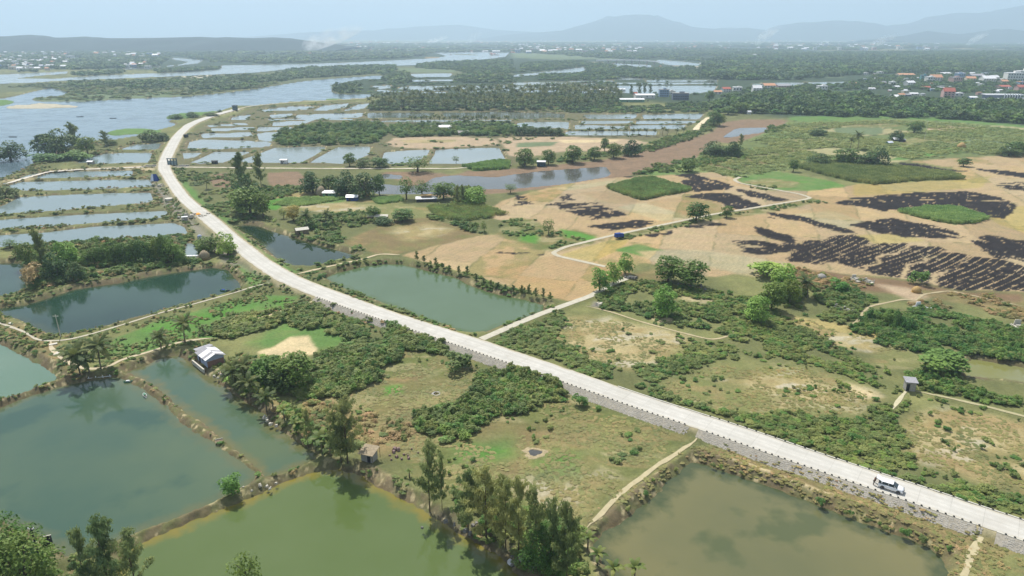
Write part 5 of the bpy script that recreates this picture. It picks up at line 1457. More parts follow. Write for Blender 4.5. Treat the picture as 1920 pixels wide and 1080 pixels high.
scat("undergrowth", "grassy tufts and low plants along the banks of the near ponds", [[(-60,560),(400,490),(520,520),(600,570),(440,620),(400,640),(420,690),(600,840),(680,870),(830,960),(1010,1090),(-100,1200)]], 1.1, (.5,1.5), (.3,.9), B_OL+B_OL+B_GR+B_DR[:1], 12, minz=-.55, patch=(4,.46), waymar=.2)
scat("undergrowth", "greenery along the strip between the road bend and the dark pond", [[(318,316),(340,318),(400,325),(480,330),(470,400),(560,440),(700,474),(640,498),(560,518),(500,484),(440,430),(370,372),(330,335)]], 1.8, (1.2,3.0), (.5,1.6), B_GR+B_OL, 13, patch=(8,.47))
scat("undergrowth", "leafy strip around the milky green pond", [[(560,518),(620,500),(720,484),(800,490),(880,515),(985,545),(1040,560),(1050,580),(940,626),(880,632),(740,582),(620,540)]], 1.15, (.8,1.9), (.4,1.2), B_OL+B_GR, 14, minz=-.6, patch=(5,.42), waymar=.3, road=.9)
scat("undergrowth", "bright bushes on the river side of the brown channel", [[(1180,328),(1240,308),(1300,296),(1330,284),(1400,286),(1400,298),(1320,312),(1240,326)],[(1160,292),(1230,282),(1290,262),(1330,244),(1350,232),(1330,222),(1300,246),(1240,262),(1180,280)],[(960,300),(1060,296),(1160,284),(1160,290),(1060,304),(975,312)],[(1440,236),(1480,236),(1470,246),(1436,250)]], 2.2, (1.8,4), (1.0,2.4), B_GR+B_OL, 15, patch=(9,.35))
scat("undergrowth", "shrubs scattered between huts and meadow behind the dark pond", [[(560,412),(640,398),(700,400),(730,410),(640,440),(560,436)],[(800,400),(850,410),(905,432),(925,440),(880,432),(820,416)],[(480,350),(570,350),(560,362),(480,380)],[(585,440),(650,448),(640,458),(600,452)],[(845,340),(900,350),(915,385),(850,385)]], 1.7, (1.6,3.4), (1.0,2.4), B_GR+B_OL+B_DK, 16, patch=(7,.33))
scat("undergrowth", "scrub around the junction of straw fields and lane", [[(960,408),(1000,412),(1040,435),(1110,450),(1040,470),(1000,466),(930,440)],[(1150,440),(1340,404),(1520,374),(1545,378),(1340,412),(1160,450)],[(1400,345),(1470,350),(1440,357),(1395,350)],[(1380,340),(1340,322),(1260,325),(1300,318),(1400,330)]], 1.8, (1.0,2.4), (.5,1.2), B_OL+B_GR, 17, patch=(7,.5), waymar=.8)
scat("scattered_shrubs", "small bushes dotted over the meadows near the thickets", [[(480,760),(560,690),(760,640),(905,690),(1080,740),(1290,805),(1180,880),(900,900),(700,860)]], 2.6, (.6,1.8), (.4,1.2), B_OL+B_GR, 41, patch=(9,.58))
scat("scattered_shrubs", "small bushes dotted over the dry clearings", [[(1000,600),(1300,600),(1560,600),(1760,650),(1700,720),(2000,790),(2000,980),(1700,880),(1300,760),(1060,690)]], 2.4, (.6,1.8), (.3,1.1), B_OL+B_GR, 42, patch=(8,.60))
scat("scattered_shrubs", "rough bushes along the verge of the road", [[(545,536),(600,562),(760,618),(860,652),(830,668),(740,640),(600,580),(540,548)],[(480,475),(560,518),(640,548),(760,590),(900,632),(890,640),(740,592),(620,552),(540,520),(470,480)],[(440,470),(500,530),(470,545),(420,490)],[(295,330),(330,375),(390,430),(440,480),(420,490),(360,440),(310,390),(285,345)]], 1.3, (.6,1.7), (.3,1.0), B_OL+B_GR+B_DR[:1], 43, patch=(5,.46), road=.4)
# pasture grass -------------------------------------------------------------
scat("pasture_grass", "short tufted grass of the pastures left of the road", [[(700,800),(740,760),(860,680),(920,690),(1080,750),(1290,815),(1180,915),(1100,985),(1060,1010),(880,935),(740,850)],[(500,700),(740,655),(905,700),(760,800),(640,780)]], .8, (.4,1.1), (.05,.16), GR, 18, patch=(6,.42), waymar=-.2)
scat("pasture_grass", "dry tufted grass of the clearings right of the road", [[(1028,613),(1072,593),(1302,633),(1186,693),(1042,656)],[(1240,740),(1330,682),(1500,690),(1650,742),(1600,785),(1380,775)],[(1690,805),(1760,763),(2000,800),(2000,960),(1860,905),(1700,862)],[(1475,592),(1760,660),(1600,655)]], .8, (.4,1.1), (.05,.16), GR, 19, patch=(6,.42))
scat("pasture_grass", "dry grass on the bank between embankment and murky pond", [[(1290,840),(1340,836),(1500,878),(1620,922),(1830,1005),(1900,1030),(1900,1200),(1780,1100),(1600,975),(1440,910),(1300,868),(1120,1010),(1100,990)]], .7, (.4,1.0), (.08,.25), GR+GR+GRD, 20, minz=-.6, patch=(4,.4), waymar=-.2)
scat("undergrowth", "feathery low growth filling the casuarina bank of the green pond", [[(840,940),(880,930),(960,950),(1060,985),(1100,1040),(1100,1090),(1010,1085),(950,1040),(880,1000)]], 1.2, (1.2,2.8), (.8,2.4), B_OL+B_GR+[CROWN["casu"][0]], 44, minz=-.4, patch=(5,.36))
# standing crops --------------------------------------------------------------
def crop(label, poly, protos, h, sp=1.15, seed=0):
    scat("maize_crop", label, [poly], sp, (1.7, 2.1), (h * .92, h * 1.1), protos, seed, sink=.05, waymar=None, road=None, straight=True)
crop("green square of standing maize beside the brown river bed", [(1136,353),(1205,336),(1225,336),(1297,358),(1240,368),(1207,376),(1190,372)], CORNG[:1]+CORN[:1], 2.3, 1.0, 31)
crop("largest long field of olive maize behind the burnt stubble", [(1495,315),(1560,306),(1665,312),(1785,327),(1805,336),(1740,338),(1640,346),(1590,340)], CORN, 2.4, 1.15, 32)
crop("bright green oval of young maize ringed by burnt stubble", [(1685,397),(1740,390),(1790,390),(1852,410),(1830,418),(1790,421),(1740,412)], CORNG, 1.9, .95, 33)
crop("triangular patch of maize beside the grassy brown meadow", [(800,388),(900,385),(950,402),(910,410),(870,415),(820,408)], CORNG[:1]+CORN, 1.8, 1.1, 34)
crop("narrow bright green crop strip in front of the tin roofed farmhouse", [(695,374),(748,369),(757,377),(712,383)], CORNG, 1.3, 1.0, 35)
crop("light green crop in front of the white roofed sheds", [(512,384),(540,372),(600,370),(650,372),(600,383),(550,388)], CORNG, 1.1, 1.2, 36)
crop("reed green crop bank along the bare dry ponds", [(868,314),(930,304),(955,305),(955,316),(890,320)], CORNG, 2.4, 1.1, 37)
scat("maize_crop", "patchwork of maize fields stretching to the far tree line", [[(1310,318),(1300,305),(1400,270),(1440,250),(1480,232),(1700,226),(1930,244),(2000,290),(1840,290),(1700,300),(1560,304),(1440,322),(1380,334)]], 2.7, (2.4,3.6), (.8,1.5), CORN, 38, cells=True, sink=.05)

# forests far behind ------------------------------------------------------------
scat("woods", "tree belt hiding the right hand town", [[(1340,196),(1420,180),(1500,174),(1600,180),(1660,190),(1750,194),(1830,196),(1920,196),(2150,200),(2150,240),(1920,232),(1750,222),(1600,220),(1480,214),(1340,212)]], 6.2, (7,17), (5,14), F_TR+F_DK, 51, road=None, waymar=None)
scat("woods", "trees growing between the houses of the right hand town", [[(1340,186),(1400,165),(1600,155),(1640,140),(1920,138),(2150,140),(2150,190),(1920,180),(1640,166),(1500,172)]], 9.5, (5,12), (3,7), F_TR+F_DK, 52, road=None, waymar=None, patch=(40,.28))
scat("woods", "dark wooded belt beyond the bridge and the right hand town", [[(1310,140),(1320,118),(1500,100),(1920,97),(2200,97),(2200,142),(1920,136),(1640,138),(1500,150),(1340,150)]], 15, (9,30), (5,17), F_TR+F_DK, 53, road=None, waymar=None, patch=(90,.36))
scat("woods", "woods and gardens on the plain beyond the river", [[(480,105),(700,100),(960,96),(1200,92),(1500,94),(1500,100),(1320,116),(1240,110),(1160,112),(960,97),(880,96),(815,98),(780,108),(600,116),(480,120)]], 27, (20,34), (8,15), F_TR+F_DK, 54, road=None, waymar=None, patch=(130,.36))
scat("woods", "distant woods fading into the haze", [[(-400,86),(560,84),(960,80),(1500,80),(2300,80),(2300,95),(1500,94),(1200,92),(960,96),(480,104),(200,92),(-400,94)]], 62, (50,90), (10,17), F_TR+F_DK, 55, road=None, waymar=None, patch=(380,.42))
scat("woods", "woods around the far left town across the river", [[(-400,100),(300,96),(480,103),(480,116),(420,120),(320,104),(300,126),(130,132),(0,138),(-400,140)]], 20, (14,24), (7,13), F_TR+F_DK, 56, road=None, waymar=None, patch=(90,.38))
scat("woods", "trees on the long island between the two river arms", [[(135,137),(230,132),(235,138),(140,143)],[(290,132),(415,125),(410,130),(300,138)],[(230,156),(345,150),(345,165),(240,168)],[(120,155),(235,152),(235,164),(140,164)],[(555,128),(740,121),(745,134),(700,139),(560,148),(480,158),(480,150)],[(360,152),(480,140),(480,166),(360,172)]], 11, (8,16), (4,9), F_TR+F_DK, 57, road=None, waymar=None)
scat("woods", "low bushes on the long island between the two river arms", [[(0,165),(100,156),(480,138),(560,148),(480,166),(350,180),(180,188),(75,189),(60,184),(130,174),(95,165)]], 9, (5,11), (1.5,4), F_TR+B_OL, 58, road=None, waymar=None, patch=(40,.4))
scat("woods", "trees on the strips of land between the middle distance waters", [[(780,118),(960,112),(960,135),(1000,135),(880,140),(860,132),(780,128)],[(715,135),(765,135),(770,158),(720,156)],[(850,142),(960,140),(960,156),(860,155)],[(980,118),(1100,114),(1095,126),(1000,134),(975,130)],[(1097,118),(1150,122),(1220,130),(1300,124),(1310,140),(1100,140)],[(1010,140),(1160,138),(1330,140),(1340,147),(1210,148),(1010,152)],[(622,160),(680,158),(670,176),(640,176),(625,168)]], 11, (8,16), (4,9), F_TR+F_DK, 59, road=None, waymar=None)
scat("woods", "thin tree lines on dykes of the farthest ponds", [[(690,148),(1100,140),(1345,145),(1345,178),(1100,176),(960,168),(690,180)]], 13, (5,10), (2,5), F_TR, 60, road=None, waymar=None, minz=-.1, patch=(40,.52))
scat("woods", "mangrove wood on the left bank of the fish ponds", [[(515,262),(535,245),(600,234),(700,232),(730,240),(720,258),(705,268),(640,272),(520,272)],[(730,236),(800,240),(890,244),(960,240),(970,256),(860,254),(735,258)]], 4.6, (5,9), (3,6), [CROWN["mang"][0], CROWN["mang"][1], CROWN["broad"][0]], 61, road=None, waymar=None)
scat("woods", "undergrowth filling the coconut grove", [[(690,205),(700,190),(760,180),(1000,176),(1150,178),(1165,205),(1000,207),(700,208)],[(770,232),(960,228),(960,236),(1060,244),(960,244),(780,240)],[(1060,207),(1330,190),(1330,210),(1180,212),(1060,211)]], 6.5, (5,10), (2,5), F_TR+F_DK, 62, road=None, waymar=None)

# ------------------------------------------------------------------ individual trees
def ordn(k):
    w = ["first","second","third","fourth","fifth","sixth","seventh","eighth","ninth","tenth","eleventh","twelfth","thirteenth","fourteenth","fifteenth","sixteenth","seventeenth","eighteenth","nineteenth","twentieth"]
    return w[k] if k < len(w) else w[k % 20]

TREES = [
 ("dark",22,261,304,54,"big dome shaped dark bush at the left frame edge by the river"),("dark",12,345,371,36,"low dark bush at the left edge beside the narrow ponds"),
 ("dark",88,238,288,48,"left crown of the big dark clump on the river bank"),("dark",118,233,290,52,"tallest dark crown in the clump on the river bank"),("casud",143,234,284,24,"dark spiky casuarina behind the river bank clump"),
 ("broad",165,252,290,34,"loose tree right of the river bank clump"),("mang",100,278,300,60,"pale low crown in front of the river bank clump"),("mang",150,276,298,46,"low spreading crown below the river bank clump"),
 ("casud",198,247,274,16,"small pointed dark tree on the dyke by the river"),("dark",208,257,272,22,"rounded dark bush beside the small pointed tree on the dyke"),
 ("dark",285,238,265,36,"dark clump beside the road where it leaves the river"),("dark",305,245,264,26,"smaller dark clump tight against the road by the river"),
 ("dark",330,213,222,26,"flat dark bush on the islet nearest the road"),("dark",362,207,220,24,"rounded dark tree on the islet by the road"),("dark",395,209,217,28,"low dark trees where the islet meets the road"),("dark",412,204,212,8,"lone round tree beside the road at its far end"),
 ("casud",85,436,520,26,"tall dark casuarina towering over the left end of the tree row"),("lime",130,446,502,42,"bright green rounded tree in the row between the ponds"),("broad",52,450,500,34,"ragged tree at the left end of the row"),
 ("thin",20,446,466,24,"small thin tree at the left frame edge among the ponds"),
 ("bushd",62,484,536,36,"brownish dry tree leaning over the corner pond"),("dark",108,466,526,40,"dark crown under the tall casuarina"),("dark",142,482,526,36,"low dark crown overhanging the deep pond"),
 ("broad",392,440,475,42,"dark green tree beside the road left of the bright one"),("lime",427,433,478,36,"bright green rounded tree touching the road"),
 ("bushg",178,441,454,16,"small shrub on the dyke behind the tree row"),
 ("lime",500,668,716,64,"dark green dense crown beside the palms and the hut"),("broad",505,664,720,60,"broad dark tree at the left end of the big green clump"),("broad",553,660,728,70,"largest dark green tree in front of the sand patch"),("dark",530,676,730,60,"low dark crown in the clump below the sand patch"),
 ("bush",862,656,692,42,"lone round shrub between the road embankment and pasture"),("bushg",1090,738,760,24,"small shrub growing out of the foot of the embankment"),
 ("casud",652,757,868,58,"tall dense dark casuarina beside the small grey shack"),("casud",640,785,866,40,"shorter dark casuarina pressed against the tall one"),("casu",578,775,838,26,"thin grey green casuarina over the bank of the murky teal pond"),
 ("casu",806,836,958,48,"slender see through casuarina leaning beside the green pond"),("casu",829,862,955,24,"small casuarina right of the slender leaning one"),
 ("casu",878,892,1000,66,"pale feathery casuarina over the green pond bank"),("casu",912,884,1010,70,"tallest pale feathery casuarina in the bank group"),("casu",948,910,1028,50,"grey casuarina in the middle of the bank group"),
 ("casu",972,908,1040,44,"dark casuarina behind the round leafy tree"),("casu",1004,925,1050,54,"feathery casuarina rising over the round leafy tree"),("casu",1036,945,1076,44,"casuarina right of the round leafy tree"),("casud",1062,960,1095,46,"dark casuarina nearest the murky pond corner"),
 ("big",1014,984,1068,76,"round bright leafy tree among the casuarinas at the bottom"),
 ("lime",436,889,926,36,"lone small round tree on the dyke between green and teal ponds"),
 ("big",18,952,1095,118,"big leafy tree filling the lower left corner"),("big",62,998,1125,118,"broad bright crown in front at the lower left"),("big",-10,1010,1130,90,"dark crown cut off by the lower left frame corner"),
 ("casu",172,1008,1130,50,"left casuarina of the trio at the bottom edge by the dyke"),("casu",214,985,1130,66,"middle and tallest casuarina of the bottom edge trio"),("casu",262,1020,1130,60,"right casuarina of the bottom edge trio over the green pond"),("thin",472,1040,1120,56,"pale tree top poking up from the bottom edge in the green pond"),
 ("lime",1172,470,514,32,"bright slender tree over the lane end"),("lime",1150,488,532,30,"bright tree in the middle of the trio at the lane"),("lime",1124,500,546,38,"lowest bright tree of the trio at the lane beside straw"),
 ("broad",1252,476,528,56,"left half of the large round double crown below the straw fields"),("broad",1294,484,538,60,"right half of the large round double crown"),
 ("lime",1243,534,592,48,"lone bright green tree standing in the scrub below the double crown"),
 ("lime",1418,548,604,46,"bright tree at the lower end of the right hand clump"),("broad",1446,524,582,46,"middle tree of the right hand clump"),("lime",1464,496,556,48,"tall bright crown at the top of the right hand clump"),("broad",1480,520,570,34,"dark crown on the right side of the right hand clump"),
 ("bushl",1575,520,545,30,"rounded bright green bush under the burnt rows"),("bushl",1440,488,520,60,"bright sprawling shrub left of the burnt rows"),("bushg",1722,502,532,26,"small round bush inside the burnt rows"),("bushg",1760,664,700,70,"sprawling spiky dark green thicket plant above the pool"),
 ("broad",1305,375,414,40,"lone spreading tree beside the winding lane"),("broad",1362,384,408,22,"smaller round tree right of the lone spreading tree"),("thin",1028,408,440,24,"small ragged tree standing alone at the edge of the straw"),
 ("thin",908,412,436,14,"tiny bare tree on the brown meadow"),("thin",957,343,362,22,"pale small tree on the channel bank"),
 ("dark",1340,260,293,46,"dark clump on the river bed bank by the maize"),("dark",1372,258,292,36,"right crown of the dark clump on the river bed bank"),("casud",1388,253,277,10,"slim pointed tree beside the river bed clump"),("broad",1290,296,322,32,"round tree on the far tip of the straw fields"),
 ("broad",984,276,312,36,"tree left of the small blue hut by the river bed"),("broad",1028,277,308,24,"tree right of the small blue hut by the river bed"),
 ("broad",1074,270,305,36,"broad tree on the sandy river bed bank"),("broad",1114,272,300,28,"round tree second along the sandy bank"),("broad",1134,257,284,18,"tree standing behind the sandy bank row"),("broad",1151,265,296,30,"tree third along the sandy bank row"),("dark",1183,256,292,32,"darkest tree at the end of the sandy bank row"),
 ("broad",656,284,312,24,"upright round tree on the level track"),("dark",680,293,314,24,"low tree beside the upright one on the level track"),("broad",712,294,314,34,"spreading tree on the level track by the small ponds"),("thin",783,290,322,48,"thin branching tree between the two bright ponds"),("thin",855,291,306,12,"tiny see through tree in front of the bright pond"),
 ("casud",490,291,350,22,"tall dark conifer like tree beside the mud plot"),("casud",457,294,372,34,"tall ragged dark tree left of the conifer like one"),("dark",464,318,382,44,"dark middle mass of the trees beside the meadow"),("broad",470,345,405,62,"bright lower crown of the trees beside the meadow"),("broad",494,358,408,34,"dark right crown of the trees beside the meadow"),("lime",448,350,400,24,"light green tree leaning to the road side meadow"),
 ("dark",587,312,362,44,"left dark crown behind the white roofed sheds"),("dark",618,318,362,34,"gap filling grey green crown behind the sheds"),("dark",648,312,366,42,"dark crown right behind the hay domes"),("dark",682,314,370,52,"largest dark crown behind the sheds by the water"),("broad",712,324,366,26,"tree standing at the water right of the sheds"),
 ("thin",762,328,374,34,"thin dark tree left of the farmhouse"),("thin",792,334,372,34,"thin dark tree behind the farmhouse"),("broad",832,338,374,44,"round green tree right of the farmhouse"),("casud",858,350,386,12,"narrow dark tree beside the farmhouse garden"),("casud",868,350,386,10,"second narrow dark tree beside the farmhouse garden"),("lime",890,346,384,46,"round pale green tree at the water edge"),
 ("yel",550,384,414,30,"rounded yellow flowering tree on the meadow"),("thin",532,388,410,16,"thin tree left of the yellow one"),("broad",700,384,410,30,"spreading leafy tree in the banana garden"),("broad",755,390,414,44,"bright rounded tree at the right end of the garden"),("dark",722,402,420,32,"dark shrubby tree in the garden"),
 ("broad",1487,297,322,18,"small round tree at the corner of the long maize field"),("dark",1534,284,309,38,"dark clump left of the large trees in the maize"),("broad",1582,276,308,46,"large spreading tree in the maize"),("dark",1616,284,312,40,"dark crown in the middle of the large maize trees"),("dark",1642,268,312,40,"tallest dark crown of the large maize trees"),
 ("broad",1806,294,312,24,"round shrubby tree alone beside the burnt strip"),("broad",1714,226,250,30,"dense leafy tree left of the pale plot"),("dark",1534,238,254,30,"low dark tree in the far maize"),("dark",1678,240,264,26,"dark tree beside the white tents in the maize"),("broad",1905,262,290,40,"bushy tree at the right edge behind the maize"),("dark",1890,270,292,40,"low dark trees round the small farm at the right edge"),
]
for t in TREES: tree(*t)
ROWT = [(165,466),(178,462),(191,459),(204,458),(218,455),(231,452),(244,450),(257,447),(270,446),(283,444),(296,442),(310,438),(328,433)]
for i, (x, yt) in enumerate(ROWT):
    tree("broad" if i % 3 else "mang", x, yt, 497 - (x - 165) * .03, 24 if i < 12 else 38, "%s tree of the grey green row between two ponds, counted from the bright one" % ordn(i), "row of trees between the ponds")
for i, (x, yt, yb) in enumerate([(1632,572,600),(1648,575,604),(1665,574,610),(1680,578,614),(1696,582,618),(1706,592,622)]):
    tree("mang", x, yt, yb, 20, "%s small grey green tree of the clustered six, counted from the sandy path" % ordn(i), "clustered small trees")
# young trees on the bank of the milky pond
YT = [(782,472,490),(795,480,492),(817,484,500),(830,494,503),(843,498,507),(860,500,515),(876,500,517),(893,514,528),(907,522,533),(920,526,537),(934,530,542),(948,534,546),(962,535,549),(978,536,552),(992,535,556),(1005,541,559),(1018,541,561),(1031,549,564)]
for i, (x, yt, yb) in enumerate(YT):
    tree("casud", x, yt, yb, 8, "%s young upright tree along the bank between straw and milky pond, from the left" % ordn(i), "young trees along the milky pond")
# shrubs spotted along the murky pond
for i, (x, y, w) in enumerate([(1268,880,7),(1211,928,10),(1177,955,8),(1225,900,6),(1337,873,8),(1352,876,7),(1388,886,7),(1536,943,14),(1586,961,9),(1596,963,9),(1628,976,9),(1648,982,6),(1660,990,9),(1697,1002,16),(1730,1012,14),(1778,1028,9),(1755,1030,9)]):
    tree("bushg" if i % 2 else "bush", x, y - w * .7, y + 3, w, "%s small dark shrub on the murky pond water line, from the left" % ordn(i), "shrubs along the murky pond", .3)

PALMS = [(150,662,700,66,"left palm of the leaning pair at the dyke corner"),(190,648,694,60,"right palm of the pair at the dyke corner"),(168,676,698,40,"short palm between the pair at the dyke corner"),
 (302,627,652,36,"small palm with a dark heart on the dyke by the green meadow"),(347,606,642,46,"star shaped coconut palm standing alone above the footpath"),(385,615,626,16,"dwarf palm in the meadow behind the tin hut"),
 (438,694,722,50,"palm with drooping fronds right of the tin hut"),(455,686,716,44,"second drooping palm right of the tin hut"),(470,716,745,48,"palm leaning over the murky teal pond"),(500,742,770,40,"yellowish palm on the bank between the ponds"),
 (612,400,424,22,"dark palm in the banana garden"),(624,408,424,20,"short palm right of the dark one in the garden"),(575,402,426,30,"grey green palm at the left end of the garden"),
 (1594,262,280,16,"left thin palm beside the large maize trees"),(1608,252,280,22,"right taller palm beside the large maize trees"),(470,338,352,14,"small palm by the mud plot"),(388,340,355,18,"dark little palm on the grass by the road"),
 (1513,528,558,46,"fan shaped palm like plant beside the hay hut")]
for p in PALMS: palm(*p)
BAN = [(460,722,30,"banana plant nearest the tin hut"),(486,752,30,"banana plant half way down the pond bank"),(512,764,30,"yellow green banana plant in the bank tangle"),(533,786,34,"pale banana plant near the top of the bank"),(556,812,34,"banana plant by the grey casuarina"),
 (604,852,56,"tall yellowish banana plant left of the dark casuarina"),(620,856,46,"short banana plant against the dark casuarina"),(768,895,20,"tiny banana plant on the sand by the green pond"),(852,930,24,"spindly banana plant in front of the pale casuarinas"),(968,985,26,"dark banana plant under the casuarinas"),
 (1102,1030,40,"banana plant at the foot of the sandy track"),(1120,1060,40,"second banana plant on the murky pond corner"),(1150,1090,44,"banana plant with long pale leaves at the bottom edge"),(1188,1100,46,"rightmost banana plant at the bottom edge"),
 (560,420,18,"banana plant left of the garden palms"),(590,424,16,"banana plant under the garden palms"),(640,420,16,"first banana plant right of the garden palms"),(655,418,16,"second banana plant right of the garden palms"),(670,416,16,"third banana plant right of the garden palms"),(685,414,16,"banana plant beside the spreading garden tree"),(840,392,14,"bright banana plant by the farmhouse"),(822,388,12,"low banana plant by the farmhouse")]
for b_ in BAN: banana(*b_)

# coconut grove: countable palms in five ragged rows
rg = np.random.default_rng(77)
gl = [(694,206),(1162,205)]
n = 0
for r, (yb, yh, x0, x1, k) in enumerate([(176,161,1000,1140,16),(181,165,840,1160,36),(187,170,760,1165,46),(194,176,712,1165,50),(201,183,696,1150,52),(206,189,690,1120,46)]):
    for i in range(k):
        x = x0 + (x1 - x0) * (i + .8 * rg.random()) / k
        palm(x, yh + rg.random() * 6 - 3, yb + rg.random() * 3 - 1.5, 13 + 5 * rg.random(), "coconut palm standing in the dense grove behind the fish ponds", "coconut palms in the grove", False)
for i in range(22):
    x = 770 + 190 * (i + .7 * rg.random()) / 22
    palm(x, 218 + rg.random() * 4, 229 + rg.random() * 2, 12, "coconut palm in the thin line just in front of the grove", "coconut palms in front of the grove", False)
for i in range(14):
    x = 1100 + 190 * (i + .6 * rg.random()) / 14
    palm(x, 240 + rg.random() * 4, 253 + rg.random() * 3, 12, "small palm on the bank below the stacked far ponds", "palms below the stacked ponds", False)
for i, x in enumerate([975,990,1004,1018,1032,1046]):
    tree("dark", x, 233 + (i * 7) % 3, 254, 20, "%s dark round tree in front of the far rectangular pond, from the left" % ordn(i), "dark trees before the far pond")
for i, (x, yt, yb) in enumerate([(1155,160,176),(1163,170,190),(1183,160,180),(1199,157,180),(1208,160,178),(1219,160,178)]):
    tree("casud", x, yt, yb, 7, "%s pointed araucaria like tree by the pale plant buildings, from the left" % ordn(i), "pointed trees by the plant buildings")
for i, (x, yt, yb, w) in enumerate([(1338,205,236,26),(1350,212,236,20),(1365,198,215,30),(1390,190,212,30),(1345,186,204,30),(1330,168,190,20)]):
    tree("broad", x, yt, yb, w, "%s leafy tree where the short sandy track meets the wood, from the track" % ordn(i), "leafy trees at the sandy track")
# ------------------------------------------------------------------ built things
def M_(n, r, g, b, k=.62, **kw): return simple_mat(n, lin(r, g, b, k), **kw)
m_white = M_("paint_white", 236, 238, 240, .85, var=.06, rough=.5)
m_conc = M_("concrete_grey", 178, 174, 166, .7, var=.18)
m_concl = M_("concrete_pale", 214, 208, 194, .75, var=.12)
m_dark = M_("dark_stuff", 46, 48, 52, .8, var=.2)
m_tin = M_("tin_grey", 176, 174, 178, .7, var=.2, rough=.45)
m_tinw = M_("tin_white", 236, 236, 238, .85, var=.08, rough=.4)
m_blue = M_("blue_grey_board", 178, 190, 214, .7, var=.15)
m_thatch = M_("thatch", 176, 160, 132, .65, var=.3)
m_hay = M_("hay", 204, 170, 110, .65, var=.2)
m_wood = M_("wood_weathered", 150, 132, 108, .6, var=.25)
m_redb = M_("brick_red", 166, 128, 112, .6, var=.2)
m_teal = M_("steel_teal", 92, 118, 124, .6, var=.2)
m_gblue = M_("tarp_blue", 40, 74, 150, .8, var=.15)
m_bwhite = M_("tarp_white", 220, 226, 240, .85, var=.05)
m_orange = M_("painted_orange", 236, 160, 50, .8, var=.1)
m_green = M_("painted_green", 110, 160, 130, .7, var=.1)
m_rubber = M_("rubber", 30, 30, 32, .8, var=.1)
m_glass, nt, b, out = new_mat("window_glass")
b.inputs["Base Color"].default_value = (.03, .045, .05, 1); b.inputs["Roughness"].default_value = .08
m_car, nt, b, out = new_mat("car_paint")
b.inputs["Base Color"].default_value = (.80, .81, .83, 1); b.inputs["Roughness"].default_value = .25; b.inputs["Coat Weight"].default_value = .6
ROOFM = {"red": M_("roof_red", 196, 110, 92, .7, var=.12), "orange": M_("roof_orange", 216, 160, 124, .75, var=.1), "white": m_tinw, "grey": m_tin, "blue": M_("roof_blue", 130, 156, 186, .75, var=.1)}
WALLM = {"white": M_("wall_white", 230, 228, 222, .8, var=.05), "cream": M_("wall_cream", 222, 210, 186, .75, var=.05), "blue": M_("wall_blue", 150, 176, 204, .75, var=.05), "grey": M_("wall_grey", 120, 128, 148, .7, var=.05), "pink": M_("wall_pink", 214, 176, 168, .75, var=.05), "teal": M_("wall_teal", 96, 160, 160, .75, var=.05)}

# embankment of mortared rubble on the pond side of the road --------------------
RT = np.gradient(RC, axis=0); RT /= np.hypot(*RT.T)[:, None]
RN = np.c_[-RT[:, 1], RT[:, 0]]
_sL = 1.0 if ((_l[len(_l)//3] - RC[np.argmin(((RC - _l[len(_l)//3])**2).sum(1))]) @ RN[np.argmin(((RC - _l[len(_l)//3])**2).sum(1))]) > 0 else -1.0
RL_len = np.r_[0, np.cumsum(np.hypot(*np.diff(RC, axis=0).T))]


def road_param(px):
    q = np.array(G(*px, ROAD_Z)); k = int(np.argmin(((RC - q) ** 2).sum(1))); return k


def frame_at(s):
    x = np.array([np.interp(s, RL_len, RC[:, 0]), np.interp(s, RL_len, RC[:, 1])])
    k = int(np.clip(np.searchsorted(RL_len, s), 0, len(RC) - 1))
    return x, RT[k], RN[k] * _sL, float(RHW[k])


SLW = 1.95
k0 = 0; k1 = road_param((592, 557))
gaps = [road_param((1300, 803)), road_param((1850, 988)), road_param((830, 640))]
m_stone = simple_mat("rubble_stone", lin(186, 180, 168, .74), 0.9, 0.18, .4, bump=.6)
m_mort = simple_mat("mortar", lin(182, 174, 158, .72), 0.95, 0.25, 2.0)
bank = empty("embankment", (0, 0, 0))
tag(bank, "grey rubble stone embankment along the pond side of the road", kind="structure")
rs = np.random.default_rng(9)
V = []; F = []; SV = []; SF = []
wid = 1.95; sl = 0.62
s = 0.0; prof = [0, .3, .7, 1.1, 1.5, wid]
for k in range(k0, k1 + 1):
    c_, n_, hw = RC[k], RN[k] * _sL, RHW[k]
    for w_ in prof:
        p = c_ + n_ * (hw + .28 + w_); V.append((p[0], p[1], ROAD_Z - .01 - w_ * sl + .05))
npf = len(prof)
for k in range(k1 - k0):
    if min(abs(k + k0 - g) for g in gaps[:2]) <= 1: continue
    for j in range(npf - 1):
        a = k * npf + j; q = (a, a + 1, a + npf + 1, a + npf); F.append(q if _sL < 0 else q[::-1])
link("slab", mesh_np("slab", V, F, [m_mort]), bank)
s = 1.0
